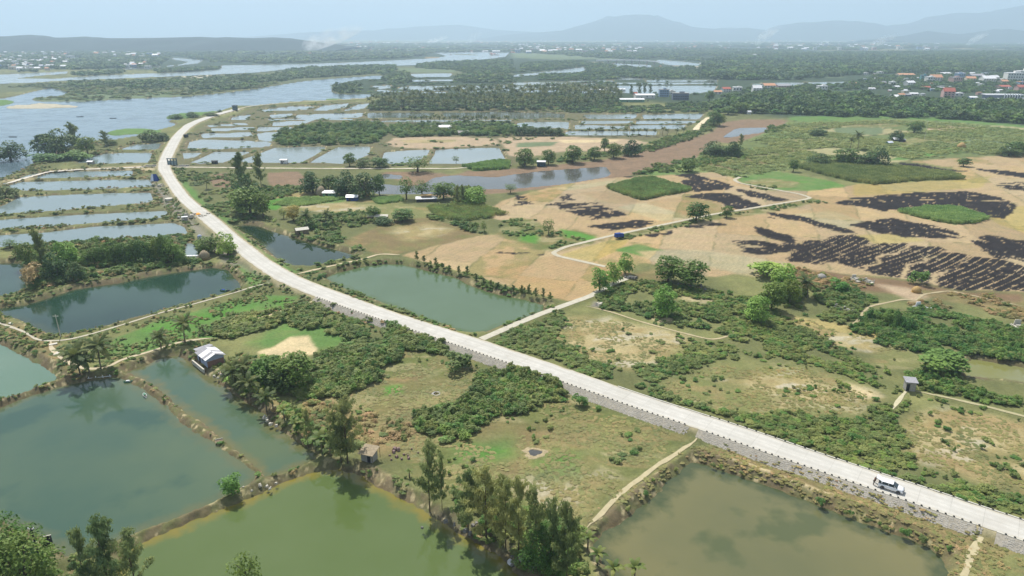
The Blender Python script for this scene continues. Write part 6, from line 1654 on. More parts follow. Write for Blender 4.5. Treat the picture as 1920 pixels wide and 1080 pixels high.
while s < RL_len[k1] - 1:
    c_, t_, n_, hw = frame_at(s)
    kk = int(np.searchsorted(RL_len, s))
    if min(abs(kk - g) for g in gaps[:2]) > 1:
        r = .1
        while r < wid - .1:
            sz = .24 + .2 * rs.random()
            if rs.random() < .80 + .15 * math.sin(s * .11):
                cx = c_ + n_ * (hw + .28 + r + sz / 2) + t_ * (rs.random() - .5) * .16
                cz = ROAD_Z + .05 - (r + sz / 2) * sl
                hgt = .02 + .055 * rs.random()
                o = len(SV); ax = t_ * (.12 + .09 * rs.random()); ay = n_ * sz * .44
                rot = (rs.random() - .5) * .6
                ax, ay = ax * math.cos(rot) + ay * math.sin(rot), ay * math.cos(rot) - ax * math.sin(rot)
                for sc_, zz in ((1, -.04), (.72, hgt)):
                    for q in ((-1, -1), (1, -1), (1, 1), (-1, 1)):
                        p = cx + (ax * q[0] + ay * q[1]) * sc_
                        dz = -sl * float((p - cx) @ n_)
                        SV.append((p[0], p[1], cz + dz + zz))
                for f in ((4, 5, 6, 7), (0, 1, 5, 4), (1, 2, 6, 5), (2, 3, 7, 6), (3, 0, 4, 7)):
                    SF.append(tuple(i + o for i in f))
            r += sz
    s += .30
st_ = link("stone", mesh_np("stone", SV, SF, [m_stone]), bank); st_["kind"] = "stuff"
# low concrete kerb on both road edges and the dark marker stubs standing on it
m_kerb = M_("kerb_concrete", 206, 202, 190, .8, var=.12)
m_stub = M_("stub_dark", 66, 66, 62, .7, var=.2)
SV = []; SF = []
kb = empty("kerb", (0, 0, 0)); tag(kb, "low pale kerb edging the road above the embankment", kind="structure")
for side in (1, -1):
    kend = k1 if side == 1 else road_param((1160, 722))
    C2 = RC[:kend + 1] + (RN[:kend + 1] * _sL * side) * (RHW[:kend + 1] + .12)[:, None]
    m = MB(); vs = []; n = len(C2)
    T2 = RN[:kend + 1]
    for i in range(n):
        for o_, z_ in ((-.13, ROAD_Z - .2), (-.13, ROAD_Z + .12), (.13, ROAD_Z + .12), (.13, ROAD_Z - .2)):
            p = C2[i] + T2[i] * o_; vs.append((p[0], p[1], z_))
    fs = []
    for i in range(n - 1):
        if side == 1 and min(abs(i - g) for g in gaps[:2]) <= 1: continue
        for j in range(4):
            a = i * 4 + j; b2 = i * 4 + (j + 1) % 4; fs.append((a, b2, b2 + 4, a + 4))
    m.add(vs, fs); m.build("kerb_stone", m_kerb, kb)
stub = MB().box((0, 0, 0), (.32, .18, .18), 0, .85).mat(1).box((0, 0, .18), (.26, .13, .03), 0, .6).mesh("kerb_post", [m_stub, m_dark])
cnt = 0
for side in (1, -1):
    lim = RL_len[k1] if side == 1 else RL_len[road_param((1330, 776))]
    s = 3.0
    while s < lim and cnt < 300:
        c_, t_, n_, hw = frame_at(s)
        kk = int(np.searchsorted(RL_len, s))
        p = c_ + n_ * side * (hw + .12)
        if side == -1 or min(abs(kk - g) for g in gaps) > 1:
            o = link("kerb_post", stub, None, (p[0], p[1], ROAD_Z + .118), math.atan2(t_[1], t_[0]))
            if side == 1: tag(o, "short dark kerb post on the embankment edge of the road", "bollard", "kerb posts on the embankment side")
            else: tag(o, "short dark kerb post on the shrub side of the road", "bollard", "kerb posts on the shrub side")
            cnt += 1
        s += 1.25 if side == 1 else 2.0


def place(x, y, z=None):
    X, Y, zz = ground_at(x, y)
    return (X, Y, zz if z is None else z)


def pose(name, label, cat, x, y, rz=0.0, z=None, group=None):
    if z is not None: X, Y = G(x, y, z); p = (X, Y, z)
    else: p = place(x, y)
    return tag(empty(name, p, rz), label, cat, group)


# ---- car with raised tailgate ----
kx = road_param((1668, 908)); tdir = -RT[kx] if (-RT[kx])[0] > 0 else RT[kx]
car = pose("parked_car", "white compact car with its tailgate raised, parked on the concrete road", "car", 1670, 917, math.atan2(tdir[1], tdir[0]), ROAD_Z + .01)
def car_body():
    prof = [(-2.08,.42,.60),(-2.10,.75,.80),(-2.02,.98,.84),(-1.2,1.0,.88),(.9,.99,.88),(1.75,.90,.82),(2.05,.72,.70),(2.10,.45,.60)]
    m = MB(); vs = []; n = 10
    for x, zt, hw in prof:
        sec = [(-hw*.92,.24),(-hw,.42),(-hw,.70 if zt>.72 else zt-.04),(-hw*.93,zt-.03),(-hw*.5,zt+.02),(hw*.5,zt+.02),(hw*.93,zt-.03),(hw,.70 if zt>.72 else zt-.04),(hw,.42),(hw*.92,.24)]
        vs += [(x, a, b_) for a, b_ in sec]
    fs = [(i*n+k,(i+1)*n+k,(i+1)*n+(k+1)%n,i*n+(k+1)%n) for i in range(len(prof)-1) for k in range(n)]
    fs += [tuple(range(n)), tuple((len(prof)-1)*n+k for k in range(n-1,-1,-1))]
    return m.add(vs, fs)
car_body().build("body", m_car, car, True)
g = MB(); cs = [(-2.0,1.0,.80),(-1.62,1.44,.66),(-.2,1.53,.67),(.25,1.50,.66),(1.05,1.0,.80)]
vs = []
for x, z_, hw in cs: vs += [(x,-hw,z_),(x,hw,z_)]
low = [(-2.0,-.84,.99),(-2.0,.84,.99),(1.1,-.84,.99),(1.1,.84,.99)]
g.add(vs+low, [(0,1,3,2),(2,3,5,4),(4,5,7,6),(6,7,9,8),(10,0,2),(10,2,4,6,8,12),(11,3,1),(13,9,7,5,3,11)])
g.build("window", m_glass, car)
MB().add([(-1.66,-.68,1.455),(-1.66,.68,1.455),(-.2,-.69,1.55),(-.2,.69,1.55),(.28,-.67,1.515),(.28,.67,1.515),(-1.66,-.68,1.40),(-1.66,.68,1.40),(-.2,-.71,1.48),(-.2,.71,1.48),(.28,-.69,1.45),(.28,.69,1.45)],
     [(0,2,3,1),(2,4,5,3),(0,6,8,2),(2,8,10,4),(1,3,9,7),(3,5,11,9),(4,10,11,5),(0,1,7,6)]).build("roof", m_car, car)
for sy in (-1, 1):
    MB().box((-1.55,sy*.74,1.0),(.16,.10,.42)).box((-.42,sy*.76,1.0),(.08,.08,.46)).box((.52,sy*.775,1.0),(.07,.07,.24)).build("pillar", m_car, car)
    MB().box((.72,sy*.95,.98),(.16,.20,.14),0,.8).build("mirror", m_car, car)
    MB().box((2.0,sy*.58,.66),(.14,.34,.13),0,.8).build("headlight", m_glass, car)
    for wx_ in (-1.30, 1.30):
        w = MB(); w.lathe([(.20,-.11),(.33,-.11),(.35,-.06),(.35,.06),(.33,.11),(.20,.11)],18,(0,0,0),'Y'); wo = w.build("wheel", m_rubber, car); wo.location=(wx_,sy*.80,.35)
        r = MB(); r.lathe([(.05,sy*.10),(.21,sy*.115),(.21,sy*.03)],10,(0,0,0),'Y'); r.build("rim", m_tin, wo)
tg = MB(); tg.add([(-1.68,-.64,1.47),(-1.68,.64,1.47),(-2.55,.74,1.86),(-2.55,-.74,1.86),(-1.70,-.64,1.40),(-1.70,.64,1.40),(-2.58,.74,1.78),(-2.58,-.74,1.78)],[(0,3,2,1),(4,5,6,7),(0,1,5,4),(1,2,6,5),(2,3,7,6),(3,0,4,7)]); tg.build("tailgate", m_car, car)
MB().box((2.12,0,.30),(.06,1.2,.18)).box((-2.12,0,.30),(.06,1.3,.16)).build("bumper", m_dark, car)
MB().box((-2.02,0,.48),(.20,1.2,.50)).build("boot_opening", m_dark, car)

# ---- people ----
def person(name, label, x, y, z, rz, joints, skin, shirt, legs_m, hair_m):
    r = pose(name, label, "person", x, y, rz, z)
    def skinmesh(nm, pts, edges, mat, sub=2):
        me = bpy.data.meshes.new(nm); me.from_pydata([p[:3] for p in pts], edges, [])
        o = link(nm, me, r); o.data.materials.append(mat)
        sm = o.modifiers.new("skin", 'SKIN'); sm.use_smooth_shade = True
        for i, p in enumerate(pts):
            sv_ = me.skin_vertices[0].data[i]; sv_.radius = (p[3], p[4] if len(p) > 4 else p[3]); sv_.use_root = (i == 0)
        ss = o.modifiers.new("smooth", 'SUBSURF'); ss.levels = sub; ss.render_levels = sub
        return o
    J = joints
    P = [J['hip'],J['waist'],J['chest'],J['neck'],J['head'],J['crown'],J['ls'],J['le'],J['lw'],J['lh'],J['rs'],J['re'],J['rw'],J['rh'],J['lhp'],J['lk'],J['la'],J['lt'],J['rhp'],J['rk'],J['ra'],J['rt']]
    E_ = [(0,1),(1,2),(2,3),(3,4),(4,5),(2,6),(6,7),(7,8),(8,9),(2,10),(10,11),(11,12),(12,13),(0,14),(14,15),(15,16),(16,17),(0,18),(18,19),(19,20),(20,21)]
    skinmesh("body", P, E_, skin)
    g_ = lambda k, d: tuple(list(J[k][:3]) + [q + d for q in J[k][3:]])
    skinmesh("shirt", [g_('waist',.02),g_('chest',.02),g_('ls',.02),g_('le',.016),g_('rs',.02),g_('re',.016)], [(0,1),(1,2),(2,3),(1,4),(4,5)], shirt)
    skinmesh("trousers", [g_('hip',.02),g_('lhp',.018),g_('lk',.02),g_('la',.02),g_('rhp',.018),g_('rk',.02),g_('ra',.02)], [(0,1),(1,2),(2,3),(0,4),(4,5),(5,6)], legs_m)
    h = J['crown']; m = MB(); m.lathe([(.02,-.10),(.085,-.08),(.115,0),(.105,.07),(.05,.12)],10,(h[0]-.02,h[1],h[2]+.01)); m.build("hair", hair_m, r, True)
    f = MB()
    for sy in (-1, 1):
        f.box((h[0]+.085,h[1]+sy*.035,h[2]-.05),(.02,.022,.014)); f.box((h[0]-.01,h[1]+sy*.098,h[2]-.09),(.03,.02,.05))
    f.box((h[0]+.10,h[1],h[2]-.10),(.03,.022,.04),0,.6); f.box((h[0]+.09,h[1],h[2]-.145),(.015,.05,.012))
    f.build("face", skin, r)
    for k in ('lh','rh'):
        q = J[k]; fg = MB()
        for i, (dy, ln) in enumerate(((-.03,.06),(-.01,.075),(.01,.07),(.03,.055))):
            fg.tube([(q[0],q[1]+dy,q[2]),(q[0]+.02,q[1]+dy,q[2]-ln*.6),(q[0]+.035,q[1]+dy*.9,q[2]-ln)],[.011,.010,.008],5)
        fg.tube([(q[0]+.01,q[1],q[2]+.04),(q[0]+.05,q[1]+.01,q[2]),(q[0]+.055,q[1]+.01,q[2]-.03)],[.013,.011,.009],5)
        fg.build("fingers", skin, r)
    return r
def joints(bend=0.0, reach=0.0):
    c_, s_ = math.cos(bend), math.sin(bend)
    def up(x, y, z, a, b_=None):
        z0 = z - .92; xx = x * c_ + z0 * s_; zz = .92 + z0 * c_ - x * s_
        return (xx, y, zz, a, b_ or a)
    J = dict(hip=(0,0,.92,.14,.11), waist=up(0,0,1.08,.135,.10), chest=up(0,0,1.32,.165,.115), neck=up(.01,0,1.48,.055), head=up(.02,0,1.58,.085,.095), crown=up(.02,0,1.66,.07,.085),
             lhp=(0,.09,.86,.095), lk=(.05,.10,.48,.062), la=(-.02,.11,.09,.042), lt=(.12,.12,.04,.04,.035), rhp=(0,-.09,.86,.095), rk=(.03,-.10,.48,.062), ra=(-.04,-.11,.09,.042), rt=(.10,-.12,.04,.04,.035))
    for k, sy in (('l', 1), ('r', -1)):
        sh = up(0, sy*.20, 1.42, .062); J[k+'s'] = sh
        J[k+'e'] = (sh[0] + .10 + reach*.14, sy*.24, sh[2] - .26, .045); J[k+'w'] = (sh[0] + .20 + reach*.30, sy*.20, sh[2] - .42 + reach*.10, .032); J[k+'h'] = (sh[0] + .25 + reach*.36, sy*.19, sh[2] - .46 + reach*.10, .035, .022)
    return J
m_skin = M_("skin", 176, 126, 98, .7, var=.05); m_hairm = M_("hair_black", 24, 20, 18, .9, var=.1)
ca_ = math.atan2(tdir[1], tdir[0])
cx0 = Vector((car.location.x, car.location.y, 0)); ux = Vector((tdir[0], tdir[1], 0)); uy = Vector((-tdir[1], tdir[0], 0))
pa = person("person", "person in dark clothes standing behind the open tailgate of the car", 1648, 905, ROAD_Z, ca_, joints(.25, .5), m_skin, m_dark, m_rubber, m_hairm)
pa.location = (*(cx0 - ux * 2.85 - uy * .45).xy, ROAD_Z + .01)
pb = person("person", "person in a grey shirt and dark trousers bending over the car boot", 1653, 900, ROAD_Z, ca_ - .4, joints(.45, .8), m_skin, m_conc, m_dark, m_hairm)
pb.location = (*(cx0 - ux * 2.80 + uy * .50).xy, ROAD_Z + .01)

# ---- buildings near ----
def gable(m, L, W, h, rise, over=.3, th=.06, z0=0.0, lean=0.0):
    """adds a two sided roof (sheet with thickness), ridge along X"""
    for sgn in (-1, 1):
        a = [(-L/2-over, 0, z0+h+rise), (L/2+over, 0, z0+h+rise-lean), (L/2+over, sgn*(W/2+over), z0+h-lean-.08), (-L/2-over, sgn*(W/2+over), z0+h-.08)]
        b_ = [(p[0], p[1], p[2]+th) for p in a]
        fs = [(0,1,2,3),(7,6,5,4),(0,4,5,1),(1,5,6,2),(2,6,7,3),(3,7,4,0)]
        m.add(a + b_, fs if sgn > 0 else [f[::-1] for f in fs])
    return m
def walls(m, L, W, h, rise=0, z0=0.0):
    vs = [(-L/2,-W/2,z0),(L/2,-W/2,z0),(L/2,W/2,z0),(-L/2,W/2,z0),(-L/2,-W/2,z0+h),(L/2,-W/2,z0+h),(L/2,W/2,z0+h),(-L/2,W/2,z0+h)]
    fs = [(0,1,5,4),(2,3,7,6)]
    if rise:
        vs += [(-L/2,0,z0+h+rise*.97),(L/2,0,z0+h+rise*.97)]; fs += [(1,2,6,9,5),(3,0,4,8,7)]
    else: fs += [(1,2,6,5),(3,0,4,7),(4,5,6,7)]
    return m.add(vs, fs)

a0 = np.array(G(372, 672)); a1 = np.array(G(402, 696)); hd = math.atan2(*(a1 - a0)[::-1])
hut = pose("fishing_hut", "patched tin hut with white and grey roof sheets on the murky pond bank", "hut", 396, 676, hd)
hut.location.z = .15
walls(MB(), 6.4, 4.4, 2.3, .9).build("wall", m_blue, hut)
for i in range(6):
    for sgn in (-1, 1):
        x0 = -3.5 + i * 1.18; dz = .02 * (i % 2)
        mat = [m_tin, m_tin, m_tinw, m_tinw, m_tin, m_tinw][(i + (sgn > 0)) % 6]
        a = [(x0,0,3.24+dz),(x0+1.2,0,3.24+dz),(x0+1.2,sgn*2.65,2.16+dz),(x0,sgn*2.65,2.16+dz)]
        b_ = [(p[0],p[1],p[2]+.03) for p in a]
        MB().add(a+b_, [(0,1,2,3),(7,6,5,4),(0,4,5,1),(1,5,6,2),(2,6,7,3),(3,7,4,0)]).build("roof_sheet", mat, hut)
MB().box((-1.6,-2.23,0),(.8,.06,1.8)).build("door", m_dark, hut)
MB().box((.6,-2.23,1.1),(.6,.06,.5)).build("window", m_dark, hut)
MB().box((3.23,0,0),(.06,4.2,1.6)).build("brick_wall", m_redb, hut)
m = MB(); m.add([(-5.6,-2.2,2.25),(-3.3,-2.2,2.5),(-3.3,2.3,2.7),(-5.6,2.1,2.4),(-5.6,-2.2,2.31),(-3.3,-2.2,2.56),(-3.3,2.3,2.76),(-5.6,2.1,2.46)],[(3,2,1,0),(4,5,6,7),(0,1,5,4),(1,2,6,5),(2,3,7,6),(3,0,4,7)])
m.build("lean_to_roof", m_tin, hut)
for p in ((-5.4,-2),(-5.4,1.9)): MB().tube([(*p,0),(*p,2.35)],.06,6).build("post", m_wood, hut)
m = MB(); m.box((0,-3.4,-.9),(7.5,.35,1.1)); 
o = m.build("retaining_wall", m_concl); o.location = hut.location; o.rotation_euler = hut.rotation_euler; tag(o, "pale concrete retaining wall at the water below the tin hut", "wall")

sh = pose("shack", "small grey shack with a ragged roof beside the tall dark casuarina", "shack", 693, 862, -.35)
walls(MB(), 2.6, 2.0, 1.9).build("wall", m_conc, sh)
m = MB(); m.add([(-1.7,-1.5,1.9),(1.7,-1.5,2.0),(1.7,1.5,2.55),(-1.7,1.5,2.45),(-1.7,-1.5,2.0),(1.7,-1.5,2.1),(1.7,1.5,2.65),(-1.7,1.5,2.55)],[(3,2,1,0),(4,5,6,7),(0,1,5,4),(1,2,6,5),(2,3,7,6),(3,0,4,7)]); m.build("roof", m_thatch, sh)
MB().box((.5,-1.03,0),(.7,.05,1.5)).build("door", m_dark, sh)
MB().tube([(1.6,-1.4,0),(1.6,-1.4,2)],.05,6).tube([(1.6,1.4,0),(1.6,1.4,2.5)],.05,6).build("post", m_wood, sh)

ki = pose("kiosk", "small grey concrete kiosk with a pale slab roof among the shrubs", "kiosk", 1704, 730, -.22)
m = MB()
m.box((0,.95,0),(2.1,.12,2.3)); m.box((-1.0,0,0),(.12,1.9,2.3)); m.box((1.0,0,0),(.12,1.9,2.3)); m.box((.42,-.95,0),(1.28,.12,2.3)); m.box((-.63,-.95,1.9),(.82,.12,.4))
m.build("wall", m_conc, ki)
m = MB(); m.add([(-1.4,-1.3,2.32),(1.4,-1.3,2.32),(1.4,1.3,2.62),(-1.4,1.3,2.62),(-1.4,-1.3,2.44),(1.4,-1.3,2.44),(1.4,1.3,2.74),(-1.4,1.3,2.74)],[(3,2,1,0),(4,5,6,7),(0,1,5,4),(1,2,6,5),(2,3,7,6),(3,0,4,7)]); m.build("roof", m_tin, ki)
MB().box((-.63,-.90,0),(.7,.05,1.9)).build("door", m_dark, ki)

# ---- sluice where the track crosses the road ----
sg = pose("sluice_gate", "row of tall teal steel sluice gates beside the road crossing", "sluice gate", 324, 311, 0.0, .2)
for i in range(4):
    p = MB(); p.box((-3.9+i*2.6-.0,0,0),(.55,.9,4.8)); p.build("pillar", m_teal, sg)
for i in range(3):
    MB().box((-2.6+i*2.6,0,.6),(1.9,.25,3.0)).build("gate_leaf", M_("gate_pale_%d" % i, 140+i*12, 164+i*10, 172+i*8, .7, var=.1) if i < 3 else m_teal, sg)
MB().box((0,0,4.8),(8.8,1.3,.4)).build("beam", m_teal, sg)
MB().box((0,-1.0,-.2),(9.2,1.0,.6)).build("sill", m_dark, sg)
sg.scale = (.74, .74, .95)
for (x0, x1, lab) in ((333, 352, "dark concrete culvert channel right of the sluice gates"), (270, 294, "dark concrete culvert channel left of the road crossing")):
    A = np.array(G(x0, 312, .3)); B = np.array(G(x1, 312, .3)); L = float(np.hypot(*(B - A)))
    e = tag(empty("culvert", (*((A + B) / 2), .25), math.atan2(*(B - A)[::-1])), lab, "culvert")
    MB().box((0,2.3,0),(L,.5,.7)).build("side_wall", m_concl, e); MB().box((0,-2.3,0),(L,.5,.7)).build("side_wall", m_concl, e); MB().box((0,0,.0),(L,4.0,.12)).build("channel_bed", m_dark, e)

# ---- boats, platforms and small gear ----
def boat(x, y, L, rz, label, mat, cover=None, z=-.93):
    e = pose("boat", label, "boat", x, y, rz, z)
    n = 9; vs = []; W = L * .26
    for i in range(n):
        t = i / (n - 1) * 2 - 1; w = W/2 * (1 - abs(t) ** 2.6) + .03; k = .10 * t * t
        vs += [(t*L/2, -w, .38+k), (t*L/2, -w*.6, .0+k*.6), (t*L/2, w*.6, .0+k*.6), (t*L/2, w, .38+k), (t*L/2*.97, w*.85, .36+k), (t*L/2*.97, w*.5, .08), (t*L/2*.97, -w*.5, .08), (t*L/2*.97, -w*.85, .36+k)]
    fs = [(i*8+k, i*8+(k+1)%8, (i+1)*8+(k+1)%8, (i+1)*8+k) for i in range(n-1) for k in range(8)]
    MB().add(vs, fs).build("hull", mat, e)
    for t in (-.25, .2): MB().box((t*L, 0, .28), (.22, W*.8, .05)).build("seat", m_wood, e)
    if cover: cover(e, L, W)
    return e
boat(422, 546, 4.4, -.35, "slim teal and dark boat moored at the white footpath", m_green, lambda e, L, W: (MB().box((1.3,0,.3),(1.3,.8,.35),0,.7).build("motor_cover", m_dark, e), MB().box((-.8,.1,.32),(1.2,.6,.2)).build("net_pile", m_gblue, e)))
boat(272, 743, 2.6, -.9, "small white boat with a dark stern floating by the thin dyke", m_white, lambda e, L, W: MB().box((-.2,0,.3),(1.0,.5,.3),0,.8).build("load", m_green, e))
boat(241, 717, 2.2, .2, "small pale green boat tied where the thin dyke begins", m_green, lambda e, L, W: MB().box((-.1,0,.3),(.9,.45,.3),0,.8).build("load", m_white, e))
cr_ = pose("coracle", "round basket boat pulled against the green pond bank", "boat", 961, 1058, 0, -.88)
MB().lathe([(.05,0),(.5,.02),(.78,.22),(.85,.45),(.80,.46),(.72,.24),(.45,.08),(.05,.06)],20).build("basket", m_dark, cr_); MB().lathe([(.80,.44),(.88,.46),(.86,.52),(.79,.50)],20).build("rim", m_tinw, cr_)
for i, (x, y, l) in enumerate([(24,257,"dark boat far out on the river at the left"),(212,222,"pair of fishermens boats low on the river"),(150,219,"flat dark boat on the river left of the pair")]):
    boat(x, y, 7, .1 * i, l, m_dark, None, -.82)
pf = pose("platform", "small wooden sluice platform closing the gap in the thin dyke", "platform", 411, 831, .35, -.9)
for i in range(4): MB().box((-.55+i*.37,0,.42),(.30,1.3,.06)).build("plank", m_wood, pf)
for p in ((-.6,-.55),(.6,-.55),(.6,.55),(-.6,.55)): MB().tube([(*p,-.6),(*p,.42)],.06,6).build("post", m_wood, pf)
MB().box((0,.72,.2),(1.5,.08,.5)).build("side_board", m_concl, pf)
rl = pose("jetty_rail", "white posts and rail of a little jetty in the shade of the palms", "railing", 187, 710, .25, -.9)
for i in range(4): MB().box((-2.4+i*1.6,0,-.3),(.14,.14,1.1)).build("post", m_white, rl)
MB().box((0,0,.35),(5.4,.08,.10)).build("rail", m_white, rl)
bx = pose("pump_box", "black sluice box with a pale rim standing at the lower left bank", "box", 90, 1022, .4, -.6)
m = MB(); m.box((0,.5,0),(1.2,.12,1.5)); m.box((-.55,0,0),(.12,1.0,1.5)); m.box((.55,0,0),(.12,1.0,1.5)); m.box((0,-.5,0),(1.2,.12,1.2)); m.build("case", m_rubber, bx)
MB().box((0,.5,1.5),(1.3,.16,.06)).build("rim", m_concl, bx)
up_ = pose("utility_pole", "tall dark utility pole with a small white crosspiece in the lower left trees", "utility pole", 92, 1105, 0)
hh = vheight(92, 990, 1105, 0)
MB().tube([(0,0,-.3),(0,0,hh)],[.17,.11],8).build("pole", m_dark, up_); MB().box((0,0,hh-.25),(1.0,.12,.12)).build("crossarm", m_concl, up_)
for q in (-.4, .4): MB().lathe([(.05,0),(.09,.06),(.05,.12),(.08,.18),(.03,.22)],8,(q,0,hh-.13)).build("insulator", m_white, up_)
MB().box((0,0,hh-2.6),(.6,.1,.1)).build("crossarm", m_concl, up_)
for (x, yt, yb, l) in ((455,598,634,"thin utility pole on the dyke corner by the deep pond"),(1180,212,262,"pale utility pole among the stacked far ponds"),(1292,200,226,"pale pole on the dyke near the sandy track"),(1733,226,262,"pale pole at the edge of the far maize"),(1210,92+60,172,"white mast rising behind the plant buildings")):
    if x == 455: x, yt, yb = 114, 590, 632
    X, Y, z = ground_at(x, yb); h_ = vheight(x, yt, yb, z)
    e = tag(empty("utility_pole", (X, Y, z)), l, "utility pole")
    MB().tube([(0,0,-.3),(0,0,h_)],[.16,.09],6).build("pole", m_concl, e); MB().box((0,0,h_-.5),(1.6,.1,.12)).build("crossarm", m_concl, e)
stk = pose("aerator", "white paddle aerator with an upright stick on the dyke between ponds", "aerator", 116, 402, 0, -.5)
MB().tube([(0,0,0),(.15,0,4.2)],[.10,.05],6).build("mast", m_white, stk)
for q in (-3.5, -1.2, 1.4, 3.8): MB().box((q,0,0),(1.4,.5,.35),0,.8).build("float", m_white, stk)
MB().tube([(-4,0,.4),(4.3,0,.4)],.07,6).build("shaft", m_white, stk)
# dry stone rings, slabs, rubble
wr = pose("well_ring", "muddy water hole rimmed with pale sand in the pasture", "water hole", 1003, 849, 0)
vs = []; n = 22
for r, zz in ((1.0,-.02),(1.35,.14),(1.9,.10),(2.5,-.04)):
    for k in range(n):
        a = 6.2832*k/n; q = r*(1+.16*math.sin(3*a+1)+.08*math.sin(7*a)); vs.append((q*math.cos(a)*1.15, q*math.sin(a)*.9, zz + (.05*math.sin(5*a) if r>1.1 else 0)))
MB().add(vs, [(i*n+k,i*n+(k+1)%n,(i+1)*n+(k+1)%n,(i+1)*n+k) for i in range(3) for k in range(n)]).build("rim", simple_mat("sand_rim", lin(196,178,140,.6), .9, .3, 2), wr)
MB().add([(1.2*math.cos(6.2832*k/n)*1.15*(1+.16*math.sin(3*6.2832*k/n+1)), 1.2*math.sin(6.2832*k/n)*.9*(1+.16*math.sin(3*6.2832*k/n+1)), .07) for k in range(n)], [tuple(range(n))]).build("water", simple_mat("dark_mud", lin(92,92,90,.6), .25, .2, 2), wr)
pu = pose("puddle_basin", "tiny grey puddle basin in the upper pasture", "puddle", 818, 738, 0)
MB().lathe([(.6,.02),(.9,.12),(1.2,.0)],14).build("rim", m_conc, pu); MB().lathe([(.02,.05),(.62,.05)],14).build("water", simple_mat("puddle_grey", lin(150,158,160,.6), .2, .1, 2), pu)

def rocks(name, label, cat, x, y, n, spread, size, mat, seed, z=None):
    e = pose(name, label, cat, x, y, 0, z); r = np.random.default_rng(seed)
    for i in range(n):
        m = MB(); s_ = size * (.5 + r.random()); a, b_ = r.normal(size=2) * spread
        vs = [(s_*(.9+.3*r.random())*q[0], s_*(.9+.3*r.random())*q[1], s_*.7*(q[2]+.3*r.random())) for q in [(-.5,-.5,0),(.5,-.4,0),(.5,.5,0),(-.4,.5,0),(-.3,-.3,1),(.35,-.3,.9),(.3,.3,1),(-.35,.3,.8)]]
        m.add(vs, [(0,3,2,1),(4,5,6,7),(0,1,5,4),(1,2,6,5),(2,3,7,6),(3,0,4,7)])
        o = m.build("rock", mat, e); o.location = (a, b_*.6, 0); o.rotation_euler = (0,0,r.random()*6)
    return e
m_rockp = simple_mat("rubble_pale", lin(214,206,190,.7), .9, .2, 1); m_rockg = simple_mat("rubble_grey", lin(150,146,140,.6), .9, .25, 1)
rocks("rubble_heap","pale broken slabs beside the lane at the dry clearing","rubble",1124,572,12,1.6,.9,m_rockp,1)
rocks("rubble_heap","grey stones under the bright trees at the lane end","rubble",1183,522,12,2.0,.8,m_rockg,2)
rocks("rubble_heap","dark stone heap under the round double crown","rubble",1300,538,10,2.2,.9,m_rockg,3)
rocks("rubble_heap","heap of pale stones on the left road verge below the bend","rubble",362,408,14,3.0,1.3,m_rockp,4)
rocks("rubble_heap","scattered pale stones on the verge opposite the grassy slope","rubble",305,348,12,3.5,1.2,m_rockp,5)
rocks("rubble_heap","pale stones at the water line of the tin hut bank","rubble",420,706,10,1.5,.5,m_rockp,6)
rocks("rubble_heap","grey rocks along the casuarina bank of the green pond","rubble",880,985,14,2.5,.6,m_rockg,7)
rocks("rubble_heap","grey rocks at the foot of the round leafy tree","rubble",985,1050,12,1.6,.6,m_rockg,8)
rocks("rubble_heap","white stones lying along the pond bank below the bananas","rubble",520,790,12,2.2,.5,m_rockp,9)
rocks("rubble_heap","pale stones on the dyke between the green and teal ponds","rubble",505,905,10,2.0,.4,m_rockp,10)
rocks("rubble_heap","pinkish dead branches and rubble beside the grey shack","rubble",745,850,12,2.0,.6,simple_mat("rubble_pink",lin(168,140,134,.6),.9,.3,1),11)
for i, (x, y, l) in enumerate([(22,607,"flat white slab on the sand by the dirt track"),(100,646,"flat pale slab beside the footpath fork"),(107,664,"long pale slab lying on the footpath to the palms")]):
    e = pose("concrete_slab", l, "slab", x, y, -.4 + i); MB().box((0,0,.02),(1.9,1.0,.22)).build("slab_top", m_concl, e); MB().box((0,0,-.2),(1.5,.7,.22)).build("slab_base", m_conc, e)

def tomb(x, y, rz, label, s=1.0, mat=None):
    e = pose("tomb", label, "tomb", x, y, rz); mat = mat or m_white
    MB().box((0,0,0),(3.2*s,4.2*s,.35)).build("base", mat, e); MB().box((0,.2*s,.35),(1.3*s,2.2*s,.5),0,.85).build("grave", m_conc, e)
    MB().box((0,1.7*s,.35),(1.8*s,.3,1.5*s),0,.8).build("headstone", mat, e)
    for sx in (-1,1):
        MB().box((sx*1.45*s,-1.9*s,.35),(.25,.25,.9)).build("post", mat, e); MB().box((sx*1.45*s,0,.35),(.15,3.6*s,.4)).build("low_wall", mat, e)
tomb(1728,580,.2,"white tomb standing in the dense green shrubs"); tomb(1912,616,-.2,"pale tomb at the right frame edge in the shrubs",1.1,m_concl); tomb(1573,580,.5,"small grey tomb beside the sandy path",.7,m_conc); tomb(1590,584,.9,"dark slab tomb lying right beside the sandy path",.7,m_conc)
tomb(1605,526,.1,"pale tomb under the burnt rows",.9,m_concl); tomb(1628,530,.4,"smaller pale tomb under the burnt rows",.7,m_concl)

